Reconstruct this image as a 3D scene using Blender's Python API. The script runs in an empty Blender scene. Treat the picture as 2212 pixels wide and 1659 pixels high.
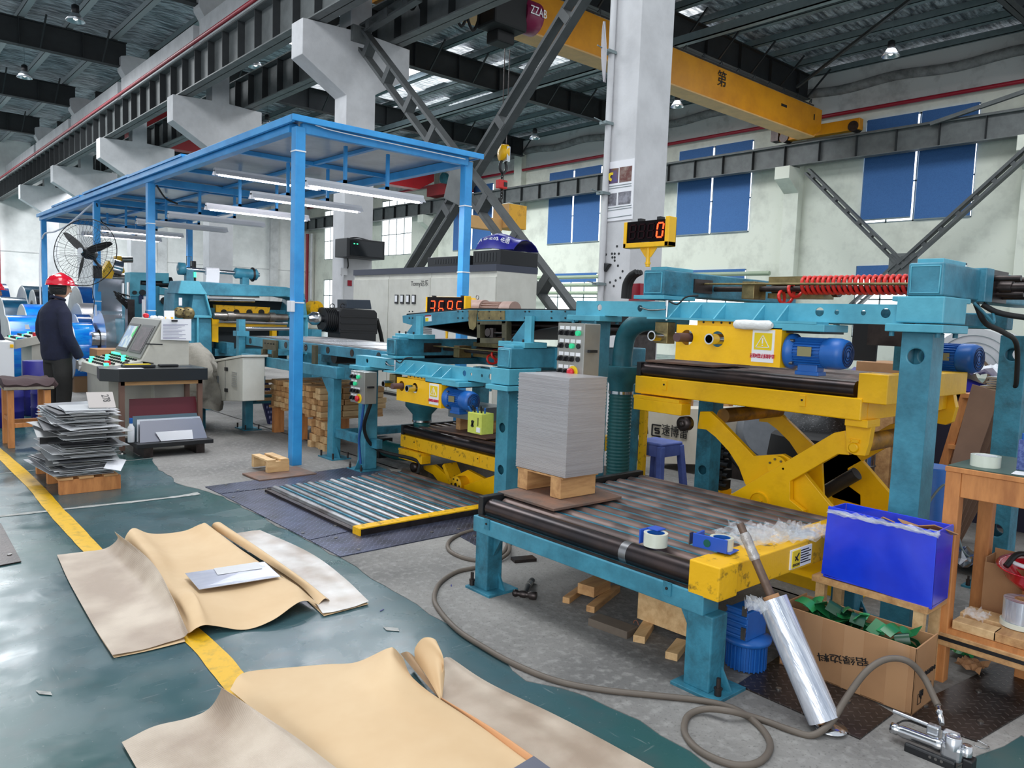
import bpy, bmesh, math, random
from mathutils import Vector, Matrix
random.seed(7)
S = bpy.context.scene
COL = S.collection
PI = math.pi
# ---------------------------------------------------------------- camera
F, CX, CY, H = 1656.13, 1106.0, 829.5, 1.45
RT = Vector((0.75222475, -0.6579224, 0.03600057))
DN = Vector((-0.03073093, -0.0896082, -0.99550288))
FW = Vector((0.65818959, 0.74773557, -0.08762407))
CAMP = Vector((0, 0, H))
cam = bpy.data.cameras.new('camera'); camo = bpy.data.objects.new('camera', cam); COL.objects.link(camo)
cam.sensor_fit = 'HORIZONTAL'; cam.sensor_width = 36; cam.lens = F / 2212 * 36; cam.clip_start = .05; cam.clip_end = 300
camo.matrix_world = Matrix(((RT.x, -DN.x, -FW.x, 0), (RT.y, -DN.y, -FW.y, 0), (RT.z, -DN.z, -FW.z, H), (0, 0, 0, 1)))
S.camera = camo
# ---------------------------------------------------------------- world, lights, exposure
S.view_settings.view_transform = 'Standard'; S.view_settings.look = 'None'
S.view_settings.gamma = 1; S.view_settings.exposure = 0.18; S.view_settings.use_curve_mapping = False
W = bpy.data.worlds.new('sky'); S.world = W; W.use_nodes = True
bg = W.node_tree.nodes['Background']; bg.inputs[0].default_value = (.86, .93, 1, 1); bg.inputs[1].default_value = .8
def light(name, kind, loc, energy, size=1.0, target=None, color=(1, 1, 1), sizey=None, spot=2.0):
    d = bpy.data.lights.new(name, kind); d.energy = energy; d.color = color
    o = bpy.data.objects.new(name, d); COL.objects.link(o); o.location = loc
    if kind == 'AREA':
        d.size = size
        if sizey: d.shape = 'RECTANGLE'; d.size_y = sizey
    elif kind == 'SPOT': d.spot_size = spot; d.spot_blend = .8; d.shadow_soft_size = size
    else: d.shadow_soft_size = size
    if target is not None:
        o.rotation_euler = (Vector(target) - Vector(loc)).to_track_quat('-Z', 'Y').to_euler()
    return o
# unseen area lights added under the roof to brighten the hall and far walls
for x, y, e in ((2.5, 4, 420), (13, 6, 260), (14, 21, 560), (20, 30, 1500), (22, 19, 480), (2, 14, 620), (3, 30, 1100), (13, 44, 2500), (22, 7, 420), (0, 48, 2400)):
    light('hall_fill_light', 'AREA', (x, y, 9.6), e, 3.0, (x, y, 0), (.93, .97, 1), 7)
light('rear_fill_light', 'AREA', (-6, -1.5, 3.4), 330, 6, (8, 10, 1.4), (.95, .98, 1), 5)  # unseen area light added behind the camera as soft fill

# ---------------------------------------------------------------- unprojection helpers (metres)
def ray(px, py): return FW + RT * ((px - CX) / F) + DN * ((py - CY) / F)
def UX(px, py, X): q = ray(px, py); return CAMP + q * (X / q.x)
def UY(px, py, Y): q = ray(px, py); return CAMP + q * (Y / q.y)
def UZ(px, py, Z=0.0): q = ray(px, py); return CAMP + q * ((Z - H) / q.z)
def V(*a): return Vector(a)
# ---------------------------------------------------------------- materials
def s2l(c):
    return tuple(((v / 255) / 12.92 if v / 255 <= .04045 else ((v / 255 + .055) / 1.055) ** 2.4) for v in c)
MATS = {}
def mat(name, col, rough=.5, metal=0, col2=None, scale=6, amt=.5, bump=0, bscale=40, emit=0, alpha=1, trans=0, spec=.5, detail=4, stretch=None, thr=None, coat=0):
    if name in MATS: return MATS[name]
    m = bpy.data.materials.new(name); m.use_nodes = True; nt = m.node_tree; N = nt.nodes; L = nt.links
    b = N['Principled BSDF']; c = s2l(col) + (1,)
    b.inputs['Base Color'].default_value = c; b.inputs['Roughness'].default_value = rough; b.inputs['Metallic'].default_value = metal
    b.inputs['Specular IOR Level'].default_value = spec
    if coat: b.inputs['Coat Weight'].default_value = coat; b.inputs['Coat Roughness'].default_value = .15
    if trans: b.inputs['Transmission Weight'].default_value = trans; b.inputs['IOR'].default_value = 1.15
    if alpha < 1: b.inputs['Alpha'].default_value = alpha
    if emit: b.inputs['Emission Color'].default_value = c; b.inputs['Emission Strength'].default_value = emit
    if col2 or bump:
        tc = N.new('ShaderNodeTexCoord'); mp = N.new('ShaderNodeMapping'); L.new(tc.outputs['Object'], mp.inputs[0])
        if stretch: mp.inputs['Scale'].default_value = stretch
    if col2:
        n = N.new('ShaderNodeTexNoise'); n.inputs['Scale'].default_value = scale; n.inputs['Detail'].default_value = detail; n.inputs['Roughness'].default_value = .65
        L.new(mp.outputs[0], n.inputs['Vector'])
        r = N.new('ShaderNodeMapRange'); lo, hi = thr or (.38, .68)
        r.inputs[1].default_value = lo; r.inputs[2].default_value = hi; r.inputs[4].default_value = amt
        L.new(n.outputs['Fac'], r.inputs[0])
        mx = N.new('ShaderNodeMix'); mx.data_type = 'RGBA'; mx.inputs[6].default_value = c; mx.inputs[7].default_value = s2l(col2) + (1,)
        L.new(r.outputs[0], mx.inputs[0]); L.new(mx.outputs[2], b.inputs['Base Color'])
        if emit: L.new(mx.outputs[2], b.inputs['Emission Color'])
    if bump:
        n2 = N.new('ShaderNodeTexNoise'); n2.inputs['Scale'].default_value = bscale; n2.inputs['Detail'].default_value = 3
        L.new(mp.outputs[0], n2.inputs['Vector'])
        bp = N.new('ShaderNodeBump'); bp.inputs['Strength'].default_value = bump; bp.inputs['Distance'].default_value = .02
        L.new(n2.outputs['Fac'], bp.inputs['Height']); L.new(bp.outputs[0], b.inputs['Normal'])
    MATS[name] = m
    return m
class NG:
    """tiny node-math helper"""
    def __init__(s, m): s.nt = m.node_tree; s.b = s.nt.nodes['Principled BSDF']
    def n(s, t, **k):
        o = s.nt.nodes.new(t)
        for a, v in k.items(): setattr(o, a, v)
        return o
    def l(s, a, b): s.nt.links.new(a, b)
    def m(s, op, a, b=None, c=None):
        o = s.n('ShaderNodeMath', operation=op)
        for i, v in enumerate((a, b, c)):
            if v is None: continue
            if isinstance(v, (int, float)): o.inputs[i].default_value = v
            else: s.l(v, o.inputs[i])
        return o.outputs[0]
    def xyz(s, kind='Object'):
        t = s.n('ShaderNodeTexCoord'); x = s.n('ShaderNodeSeparateXYZ'); s.l(t.outputs[kind], x.inputs[0]); return x.outputs
    def noise(s, scale, detail=4, vec=None):
        o = s.n('ShaderNodeTexNoise'); o.inputs['Scale'].default_value = scale; o.inputs['Detail'].default_value = detail
        if vec is None:
            t = s.n('ShaderNodeTexCoord'); vec = t.outputs['Object']
        s.l(vec, o.inputs['Vector']); return o.outputs['Fac']
    def rng(s, v, a, b, c=0, d=1):
        o = s.n('ShaderNodeMapRange'); s.l(v, o.inputs[0])
        for i, q in zip((1, 2, 3, 4), (a, b, c, d)): o.inputs[i].default_value = q
        return o.outputs[0]
    def mix(s, f, a, b):
        o = s.n('ShaderNodeMix', data_type='RGBA')
        if isinstance(f, (int, float)): o.inputs[0].default_value = f
        else: s.l(f, o.inputs[0])
        for i, v in ((6, a), (7, b)):
            if isinstance(v, tuple): o.inputs[i].default_value = s2l(v) + (1,)
            else: s.l(v, o.inputs[i])
        return o.outputs[2]
    def bump(s, h, st=.5, dist=.01):
        o = s.n('ShaderNodeBump'); o.inputs['Strength'].default_value = st; o.inputs['Distance'].default_value = dist
        s.l(h, o.inputs['Height']); s.l(o.outputs[0], s.b.inputs['Normal'])
# ---------------------------------------------------------------- mesh builder
def frame(d, up=None):
    d = Vector(d).normalized(); up = Vector(up) if up is not None else (V(0, 0, 1) if abs(d.z) < .95 else V(0, 1, 0))
    x = up.cross(d).normalized(); y = d.cross(x).normalized(); return x, y, d
class MB:
    def __init__(s): s.v = []; s.f = []; s.sm = []
    def add(s, vs, fs, smooth=False):
        o = len(s.v); s.v += [Vector(v) for v in vs]; s.f += [tuple(i + o for i in f) for f in fs]; s.sm += [smooth] * len(fs); return s
    def box(s, x0, x1, y0, y1, z0, z1, M=None):
        vs = [V(x, y, z) for z in (z0, z1) for x, y in ((x0, y0), (x1, y0), (x1, y1), (x0, y1))]
        if M is not None: vs = [M @ v for v in vs]
        return s.add(vs, [(3, 2, 1, 0), (4, 5, 6, 7), (0, 1, 5, 4), (1, 2, 6, 5), (2, 3, 7, 6), (3, 0, 4, 7)])
    def cbox(s, c, sx, sy, sz, rz=0, rx=0, ry=0):
        M = Matrix.Translation(Vector(c)) @ Matrix.Rotation(rz, 4, 'Z') @ Matrix.Rotation(ry, 4, 'Y') @ Matrix.Rotation(rx, 4, 'X')
        return s.box(-sx / 2, sx / 2, -sy / 2, sy / 2, -sz / 2, sz / 2, M)
    def bar(s, a, b, w, h, up=None):
        """rectangular bar from a to b, w across, h along up"""
        a = Vector(a); b = Vector(b); x, y, d = frame(b - a, up)
        vs = [p + x * (w / 2 * i) + y * (h / 2 * j) for p in (a, b) for i, j in ((-1, -1), (1, -1), (1, 1), (-1, 1))]
        return s.add(vs, [(3, 2, 1, 0), (4, 5, 6, 7), (0, 1, 5, 4), (1, 2, 6, 5), (2, 3, 7, 6), (3, 0, 4, 7)])
    def cyl(s, a, b, r, n=20, r2=None, caps=True):
        a = Vector(a); b = Vector(b); x, y, d = frame(b - a); r2 = r if r2 is None else r2
        vs = [p + (x * math.cos(2 * PI * k / n) + y * math.sin(2 * PI * k / n)) * q for p, q in ((a, r), (b, r2)) for k in range(n)]
        s.add(vs, [(k, (k + 1) % n, n + (k + 1) % n, n + k) for k in range(n)], True)
        if caps: s.add(vs[:n], [tuple(reversed(range(n)))]); s.add(vs[n:], [tuple(range(n))])
        return s
    def pipe(s, a, b, ro, ri, n=28):
        """hollow cylinder"""
        a = Vector(a); b = Vector(b); x, y, d = frame(b - a)
        R = [[p + (x * math.cos(2 * PI * k / n) + y * math.sin(2 * PI * k / n)) * q for k in range(n)] for p, q in ((a, ri), (a, ro), (b, ro), (b, ri))]
        vs = sum(R, []);
        for i in range(4):
            j = (i + 1) % 4
            s.add(R[i] + R[j], [(k, (k + 1) % n, n + (k + 1) % n, n + k) for k in range(n)], i in (1, 3))
        return s
    def lathe(s, prof, c, d, n=24, closed=False):
        """prof: (radius, height) pairs along axis d from c"""
        c = Vector(c); x, y, z = frame(d); vs = []
        for r, h in prof: vs += [c + z * h + (x * math.cos(2 * PI * k / n) + y * math.sin(2 * PI * k / n)) * r for k in range(n)]
        fs = [(i * n + k, i * n + (k + 1) % n, (i + 1) * n + (k + 1) % n, (i + 1) * n + k) for i in range(len(prof) - 1) for k in range(n)]
        s.add(vs, fs, True)
        if not closed:
            s.add(vs[:n], [tuple(reversed(range(n)))]); s.add(vs[-n:], [tuple(range(n))])
        return s
    def tube(s, pts, r, n=10, closed=False):
        pts = [Vector(p) for p in pts]; m = len(pts); vs = []; px = None
        for i, p in enumerate(pts):
            if closed: d = pts[(i + 1) % m] - pts[i - 1]
            else: d = pts[min(i + 1, m - 1)] - pts[max(i - 1, 0)]
            d.normalize()
            if px is None: x, y, _ = frame(d)
            else:
                x = (px - d * px.dot(d)); x = x.normalized() if x.length > 1e-6 else frame(d)[0]; y = d.cross(x)
            px = x; rr = r[i] if isinstance(r, (list, tuple)) else r
            vs += [p + (x * math.cos(2 * PI * k / n) + y * math.sin(2 * PI * k / n)) * rr for k in range(n)]
        e = m if closed else m - 1
        s.add(vs, [(i * n + k, i * n + (k + 1) % n, ((i + 1) % m) * n + (k + 1) % n, ((i + 1) % m) * n + k) for i in range(e) for k in range(n)], True)
        if not closed: s.add(vs[:n], [tuple(reversed(range(n)))]); s.add(vs[-n:], [tuple(range(n))])
        return s
    def prism(s, pts, d):
        """planar polygon pts (3d) extruded by vector d"""
        pts = [Vector(p) for p in pts]; d = Vector(d); n = len(pts)
        s.add(pts + [p + d for p in pts], [tuple(reversed(range(n))), tuple(range(n, 2 * n))] + [(k, (k + 1) % n, n + (k + 1) % n, n + k) for k in range(n)])
        return s
    def grid(s, rows, thick=0, smooth=True):
        """rows: list of lists of points; optional thickness downwards along normal"""
        a = len(rows); b = len(rows[0]); top = [Vector(p) for r_ in rows for p in r_]
        fs = [(i * b + j, i * b + j + 1, (i + 1) * b + j + 1, (i + 1) * b + j) for i in range(a - 1) for j in range(b - 1)]
        s.add(top, fs, smooth)
        if thick:
            nrm = [V(0, 0, 0) for _ in top]
            for f in fs:
                nn = (top[f[1]] - top[f[0]]).cross(top[f[2]] - top[f[0]])
                for i in f: nrm[i] = nrm[i] + nn
            bot = [p - n_.normalized() * thick for p, n_ in zip(top, nrm)]
            s.add(bot, [tuple(reversed(f)) for f in fs], smooth)
            ed = [i * b for i in range(a)] + [(a - 1) * b + j for j in range(1, b)] + [i * b + b - 1 for i in range(a - 2, -1, -1)] + list(range(b - 2, 0, -1))
            n = len(ed); s.add([top[i] for i in ed] + [bot[i] for i in ed], [(k, (k + 1) % n, n + (k + 1) % n, n + k) for k in range(n)])
        return s
    def xf(s, M, start=0):
        for i in range(start, len(s.v)): s.v[i] = M @ s.v[i]
        return s
    def mesh(s, name):
        me = bpy.data.meshes.new(name); me.from_pydata([tuple(v) for v in s.v], [], s.f); me.polygons.foreach_set('use_smooth', s.sm); me.update()
        return me
KIDS = {}
PM = {}
def fixn(me):
    bm = bmesh.new(); bm.from_mesh(me); bmesh.ops.recalc_face_normals(bm, faces=bm.faces); bm.to_mesh(me); bm.free()
SPLIT = dict(cross_rail='cross_rail', black_switches='switch', hanger='hanger', switch_knobs='switch_knob', switch_labels='switch_label', anchor_bolt='anchor_bolt', cap_bolts='cap_bolt', flange_bolts='flange_bolt', rail_bolts='rail_bolt', bracket_bolts='bracket_bolt', tab_bolts='tab_bolt', pivot_bolts='pivot_bolt', disc_bolts='disc_bolt', hub_bolts='hub_bolt', rollers='roller', hinges='hinge', lifting_eye='lifting_eye', green_buttons='green_button', switches='switch', wheels='wheel', cylinder_plates='cylinder_plate', tray_feet='tray_foot', end_socket='end_socket', roof_battens='roof_batten', loose_roof_sheet='loose_roof_sheet', cable_tie='cable_tie', foot_gusset='foot_gusset', leg_gusset='leg_gusset', upright_rib='upright_rib', knobs='knob', screen_bezel='screen_bezel', plate_holes='plate_hole', beam_holes='beam_hole', knee_brace='knee_brace', body_rib='body_rib', top_lug='top_lug', status_light='status_light', eyes='eye', small_hoses='small_hose', hoses='hose', pneumatic_cylinders='pneumatic_cylinder', lube_pipes='lube_pipe', ropes='rope', slot_bracket='slot_bracket', girder_marks='girder_mark', box_marks='box_mark', cable_carriers='cable_carrier', roof_edge='roof_edge', gap_strips='gap_strip', shaft_bolts='shaft_bolt', inner_frame='inner_frame', bearing_bracket='bearing_bracket', photo_brown='photograph', skirt='skirt', unlit_segment='unlit_segment', carton_print='carton_print')
def islands(mb):
    p = list(range(len(mb.v)))
    def f(a):
        while p[a] != a: p[a] = p[p[a]]; a = p[a]
        return a
    key = {}
    for i, v in enumerate(mb.v):
        k = (round(v.x, 5), round(v.y, 5), round(v.z, 5)); p[f(i)] = f(key.setdefault(k, i))
    for fc in mb.f:
        for a in fc[1:]: p[f(a)] = f(fc[0])
    out = {}
    for j, fc in enumerate(mb.f): out.setdefault(f(fc[0]), []).append(j)
    return list(out.values())
def part(name, mb, m, parent=None, world=True, bevel=0, label=None, sub=0, bseg=2, fix=True):
    """one mesh object; parent None = a top-level object"""
    if parent is not None and name in SPLIT:
        nm = SPLIT[name]; isl = islands(mb)
        if 1 < len(isl) <= 100:
            r = None
            for fs in isl:
                mp = {}; q = MB()
                for j in fs:
                    for a in mb.f[j]: mp.setdefault(a, len(mp))
                q.v = [mb.v[a] for a in mp]; q.f = [tuple(mp[a] for a in mb.f[j]) for j in fs]; q.sm = [mb.sm[j] for j in fs]
                r = part(nm + '\0', q, m, parent, world, bevel, label, sub, bseg, fix)
            return r
        name = nm
    name = name.rstrip('\0')
    me = mb.mesh(name)
    if fix: fixn(me)
    for q in (m if isinstance(m, (list, tuple)) else [m]): me.materials.append(q)
    o = bpy.data.objects.new(name, me)
    if parent is not None and not isinstance(parent, bpy.types.Object): raise ValueError
    COL.objects.link(o)
    if parent is not None:
        o.parent = parent; KIDS.setdefault(parent.name, []).append(o)
        if world: o.matrix_parent_inverse = PM.get(parent.name, Matrix.Identity(4)).inverted()
    PM[o.name] = Matrix.Identity(4) if (world or parent is None) else PM.get(parent.name, Matrix.Identity(4))
    if bevel:
        b = o.modifiers.new('b', 'BEVEL'); b.width = bevel; b.segments = bseg; b.limit_method = 'ANGLE'; b.angle_limit = math.radians(40)
    if sub:
        b = o.modifiers.new('s', 'SUBSURF'); b.levels = b.render_levels = sub
    if label: o['label'] = label
    return o
def thing(name, label, cat, loc=(0, 0, 0), rz=0, group=None):
    o = bpy.data.objects.new(name, None); COL.objects.link(o); o.empty_display_size = .1
    o.location = loc; o.rotation_euler = (0, 0, rz); o['label'] = label; o['category'] = cat
    if group: o['group'] = group
    PM[o.name] = Matrix.Translation(Vector(loc)) @ Matrix.Rotation(rz, 4, 'Z')
    return o
def tag(o, label, cat, group=None, kind=None):
    o['label'] = label; o['category'] = cat
    if group: o['group'] = group
    if kind: o['kind'] = kind
    return o
def struct(name, mb, m, parent=None, **k):
    o = part(name, mb, m, parent, **k)
    if parent is None: o['kind'] = 'structure'
    return o
def dup(root, M, label=None, group=None, name=None):
    """copy a thing with its parts and sub-parts; M = new world matrix of the root"""
    def rec(o, par):
        c = o.copy(); COL.objects.link(c)
        if par is not None: c.parent = par; KIDS.setdefault(par.name, []).append(c)
        for k in KIDS.get(o.name, []): rec(k, c)
        return c
    r = rec(root, None)
    r.matrix_world = M; r.location = M.to_translation(); r.rotation_euler = M.to_euler()
    if label: r['label'] = label
    if group: r['group'] = group
    PM[r.name] = M.copy()
    return r
def TR(x, y, z, rz=0, rx=0, ry=0): return Matrix.Translation((x, y, z)) @ Matrix.Rotation(rz, 4, 'Z') @ Matrix.Rotation(rx, 4, 'X') @ Matrix.Rotation(ry, 4, 'Y')
def boolcut(o, cutters):
    """subtract MB cutters from object o (baked)"""
    if isinstance(cutters, list):
        for c_ in cutters: boolcut(o, c_)
        return o
    me = cutters.mesh('cut'); fixn(me); c = bpy.data.objects.new('cut', me); COL.objects.link(c)
    md = o.modifiers.new('x', 'BOOLEAN'); md.operation = 'DIFFERENCE'; md.object = c; md.solver = 'EXACT'; md.use_self = True
    pm = o.matrix_parent_inverse.copy(); par = o.parent; o.parent = None
    dg = bpy.context.evaluated_depsgraph_get(); dg.update()
    nm = bpy.data.meshes.new_from_object(o.evaluated_get(dg)); o.modifiers.clear(); o.data = nm
    if par: o.parent = par; o.matrix_parent_inverse = pm
    bpy.data.objects.remove(c)
    return o
def text(s, loc, size, m, parent, nx, up, name='lettering', ext=.002, align='CENTER', sx=1):
    """raised lettering as mesh; nx = outward normal, up = text up"""
    cu = bpy.data.curves.new('t', 'FONT'); cu.body = s; cu.size = size; cu.extrude = ext; cu.align_x = align; cu.align_y = 'CENTER'
    t = bpy.data.objects.new('t', cu); COL.objects.link(t)
    dg = bpy.context.evaluated_depsgraph_get(); dg.update()
    me = bpy.data.meshes.new_from_object(t.evaluated_get(dg)); bpy.data.objects.remove(t)
    n = Vector(nx).normalized(); u = Vector(up).normalized(); x = u.cross(n).normalized(); u = n.cross(x)
    M = Matrix.Translation(Vector(loc)) @ Matrix((x * sx, u, n)).transposed().to_4x4()
    me.transform(M); me.materials.clear(); me.materials.append(m)
    o = bpy.data.objects.new(name, me); COL.objects.link(o)
    if parent is not None:
        o.parent = parent; o.matrix_parent_inverse = PM.get(parent.name, Matrix.Identity(4)).inverted(); KIDS.setdefault(parent.name, []).append(o)
    PM[o.name] = Matrix.Identity(4)
    return o
def smooth_path(pts, n=8):
    """Catmull-Rom through pts"""
    P = [Vector(p) for p in pts]; P = [P[0] * 2 - P[1]] + P + [P[-1] * 2 - P[-2]]; out = []
    for i in range(1, len(P) - 2):
        a, b, c, d = P[i - 1:i + 3]
        for k in range(n):
            t = k / n
            out.append(.5 * ((2 * b) + (c - a) * t + (2 * a - 5 * b + 4 * c - d) * t * t + (3 * b - a - 3 * c + d) * t ** 3))
    out.append(P[-2]); return out
# ---------------------------------------------------------------- common materials
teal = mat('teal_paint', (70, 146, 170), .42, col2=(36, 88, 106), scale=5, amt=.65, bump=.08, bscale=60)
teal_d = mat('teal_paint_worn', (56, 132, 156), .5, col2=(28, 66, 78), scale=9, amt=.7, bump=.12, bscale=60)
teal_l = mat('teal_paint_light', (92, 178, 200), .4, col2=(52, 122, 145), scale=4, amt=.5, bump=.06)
cblue = mat('canopy_blue', (62, 160, 226), .35, col2=(34, 118, 186), scale=3, amt=.5)
yel = mat('yellow_paint', (248, 190, 2), .38, col2=(206, 146, 4), scale=7, amt=.4, thr=(.5, .75), bump=.06)
yel_w = mat('yellow_paint_worn', (238, 182, 10), .5, col2=(66, 50, 22), scale=16, amt=.8, thr=(.56, .68), bump=.1)
steel = mat('bare_steel', (150, 148, 145), .32, .9, col2=(95, 92, 90), scale=14, amt=.6)
chrome = mat('polished_steel', (205, 207, 210), .18, 1)
dkst = mat('oily_steel', (78, 70, 68), .38, .75, col2=(48, 42, 42), scale=10, amt=.7)
blk = mat('black_plastic', (26, 27, 30), .45)
blk_s = mat('black_rubber', (22, 22, 23), .7)
grey_st = mat('grey_steel_paint', (104, 108, 108), .55, col2=(76, 79, 80), scale=3, amt=.6)
dk_st = mat('dark_roof_steel', (46, 49, 51), .6, col2=(34, 36, 38), scale=3, amt=.6)
lg_st = mat('pale_steel_paint', (124, 138, 140), .5, col2=(96, 108, 110), scale=3, amt=.5)
colw = mat('column_white', (206, 206, 208), .7, col2=(176, 176, 178), scale=1.6, amt=.6, bump=.08, bscale=30)
wallw = mat('wall_cream', (222, 225, 212), .8, col2=(176, 178, 168), scale=.9, amt=.7, bump=.12, bscale=20, thr=(.48, .75))
wallg = mat('wall_upper', (206, 207, 205), .85, col2=(120, 120, 118), scale=1.1, amt=.6, bump=.12, bscale=20, thr=(.52, .75))
redp = mat('red_pipe_paint', (150, 18, 40), .4)
wood = mat('pine_wood', (206, 160, 108), .6, col2=(150, 102, 62), scale=3.2, amt=.75, stretch=(1, 6, 6), bump=.1)
wood_o = mat('orange_wood', (206, 138, 80), .55, col2=(156, 94, 50), scale=3.5, amt=.7, stretch=(5, 5, 1), bump=.08)
wood_p = mat('pale_wood', (224, 188, 138), .6, col2=(180, 136, 88), scale=3.5, amt=.7, stretch=(1, 6, 6), bump=.08)
card = mat('cardboard', (176, 132, 92), .75, col2=(146, 104, 70), scale=4, amt=.5)
white = mat('white_paper', (232, 232, 236), .6)
offw = mat('offwhite_enamel', (206, 205, 196), .5, col2=(180, 178, 168), scale=3, amt=.5)
mblue = mat('motor_blue', (32, 100, 180), .4, col2=(22, 76, 150), scale=8, amt=.5)
navy = mat('navy_blue', (26, 24, 120), .5)
redhose = mat('red_hose', (218, 48, 40), .35)
brass = mat('dull_brass', (150, 134, 92), .4, .7, col2=(84, 76, 56), scale=12, amt=.7)
alum = mat('aluminium_sheet', (196, 199, 204), .25, .85)
glow = mat('tube_glow', (250, 248, 255), .5, emit=14)
wlight = mat('window_daylight', (250, 252, 255), .5, emit=2.2)
redglow = mat('led_red', (255, 60, 22), .4, emit=4)
gglow = mat('green_lamp', (60, 235, 150), .4, emit=2.2)
gbut = mat('green_button', (40, 190, 130), .35, emit=.35)
rbut = mat('red_button', (205, 30, 45), .35)
ybut = mat('yellow_ring', (235, 205, 40), .4)
# floor paint
def floor_mat():
    m = mat('green_floor_paint', (60, 98, 98), .3); g = NG(m)
    a = g.noise(.55, 5); b_ = g.noise(7, 5); c = g.noise(60, 3)
    c1 = g.mix(g.rng(a, .42, .62), (62, 90, 96), (44, 84, 82))
    c2 = g.mix(g.m('MULTIPLY', g.rng(b_, .5, .75), .5), c1, (72, 82, 84))
    # fine pale scratches and specks
    t = g.n('ShaderNodeTexCoord'); mp = g.n('ShaderNodeMapping'); mp.inputs['Scale'].default_value = (1.2, 14, 1); mp.inputs['Rotation'].default_value = (0, 0, .7)
    g.l(t.outputs['Object'], mp.inputs[0]); sc = g.noise(3.2, 6, mp.outputs[0]); mp2 = g.n('ShaderNodeMapping'); mp2.inputs['Scale'].default_value = (14, 1.4, 1); mp2.inputs['Rotation'].default_value = (0, 0, .35)
    g.l(t.outputs['Object'], mp2.inputs[0]); sd = g.noise(3, 6, mp2.outputs[0])
    s = g.m('MAXIMUM', g.rng(sc, .66, .74), g.rng(sd, .67, .75)); sp = g.rng(c, .69, .74)
    c3 = g.mix(g.m('MULTIPLY', g.m('MAXIMUM', s, sp), .45), c2, (150, 156, 154))
    g.l(c3, g.b.inputs['Base Color']); g.l(g.rng(g.noise(3, 4), .3, .7, .15, .4), g.b.inputs['Roughness']); g.bump(g.noise(4, 5), .12, .02)
    return m
def concrete_mat():
    m = mat('bare_concrete', (128, 126, 123), .8); g = NG(m)
    a = g.noise(.8, 5); b_ = g.noise(26, 6); c = g.noise(90, 3)
    c1 = g.mix(g.rng(a, .4, .62), (144, 141, 137), (104, 102, 100))
    c2 = g.mix(g.m('MULTIPLY', g.rng(b_, .5, .7), .5), c1, (160, 158, 154))
    c3 = g.mix(g.m('MULTIPLY', g.rng(c, .58, .7), .5), c2, (82, 80, 77))
    g.l(c3, g.b.inputs['Base Color']); g.bump(b_, .5, .01)
    return m
def plate_mat(name='checker_plate', base=(88, 93, 116), hi=(142, 148, 172)):
    m = mat(name, base, .38, .7); g = NG(m); x, y, z = g.xyz()
    P_ = .045
    def dia(ux, uy, sgn):
        a = g.m('SUBTRACT', g.m('FRACT', ux), .5); b = g.m('SUBTRACT', g.m('FRACT', uy), .5)
        p = g.m('ADD', g.m('MULTIPLY', a, 1.0), g.m('MULTIPLY', b, sgn)); q = g.m('SUBTRACT', g.m('MULTIPLY', a, 1.0), g.m('MULTIPLY', b, sgn))
        e = g.m('ADD', g.m('MULTIPLY', g.m('MULTIPLY', p, p), 7), g.m('MULTIPLY', g.m('MULTIPLY', q, q), 90))
        return g.rng(e, 1.1, .6)
    ux = g.m('DIVIDE', x, P_); uy = g.m('DIVIDE', y, P_)
    h = g.m('MAXIMUM', dia(ux, uy, 1), dia(g.m('ADD', ux, .5), g.m('ADD', uy, .5), -1))
    n = g.noise(6, 4); c = g.mix(g.m('MULTIPLY', h, .7), g.mix(g.rng(n, .35, .7), base, tuple(int(v * .62) for v in base)), hi)
    g.l(c, g.b.inputs['Base Color']); g.bump(h, .8, .004)
    return m
def foil_mat():
    m = mat('roof_foil', (104, 110, 116), .35, .25); g = NG(m); x, y, z = g.xyz()
    a = g.m('ABSOLUTE', g.m('SUBTRACT', g.m('FRACT', g.m('MULTIPLY', g.m('ADD', x, y), 2.2)), .5)); b = g.m('ABSOLUTE', g.m('SUBTRACT', g.m('FRACT', g.m('MULTIPLY', g.m('SUBTRACT', x, y), 2.2)), .5))
    wire = g.rng(g.m('MINIMUM', a, b), .0, .06, 1, 0)
    t = g.n('ShaderNodeTexCoord'); mp = g.n('ShaderNodeMapping'); mp.inputs['Scale'].default_value = (1, 5, 1); g.l(t.outputs['Object'], mp.inputs[0])
    n = g.noise(1.6, 6, mp.outputs[0]); c = g.mix(g.rng(n, .36, .62), (104, 110, 118), (225, 230, 236)); c = g.mix(g.m('MULTIPLY', wire, .45), c, (30, 32, 34))
    g.l(c, g.b.inputs['Base Color']); g.bump(n, 1.0, .35)
    return m
fgreen = floor_mat(); fconc = concrete_mat(); fplate = plate_mat(); fplate_b = plate_mat('brown_checker_plate', (78, 70, 68), (112, 102, 98)); foil = foil_mat(); brc = mat('brace_grey', (84, 87, 88), .55, col2=(62, 65, 66), scale=4, amt=.6)
fyel = mat('floor_line_yellow', (226, 176, 20), .5, col2=(150, 120, 40), scale=18, amt=.6, thr=(.5, .7))
fwhite = mat('floor_joint_filler', (176, 176, 172), .8, col2=(120, 120, 118), scale=20, amt=.6)

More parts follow.
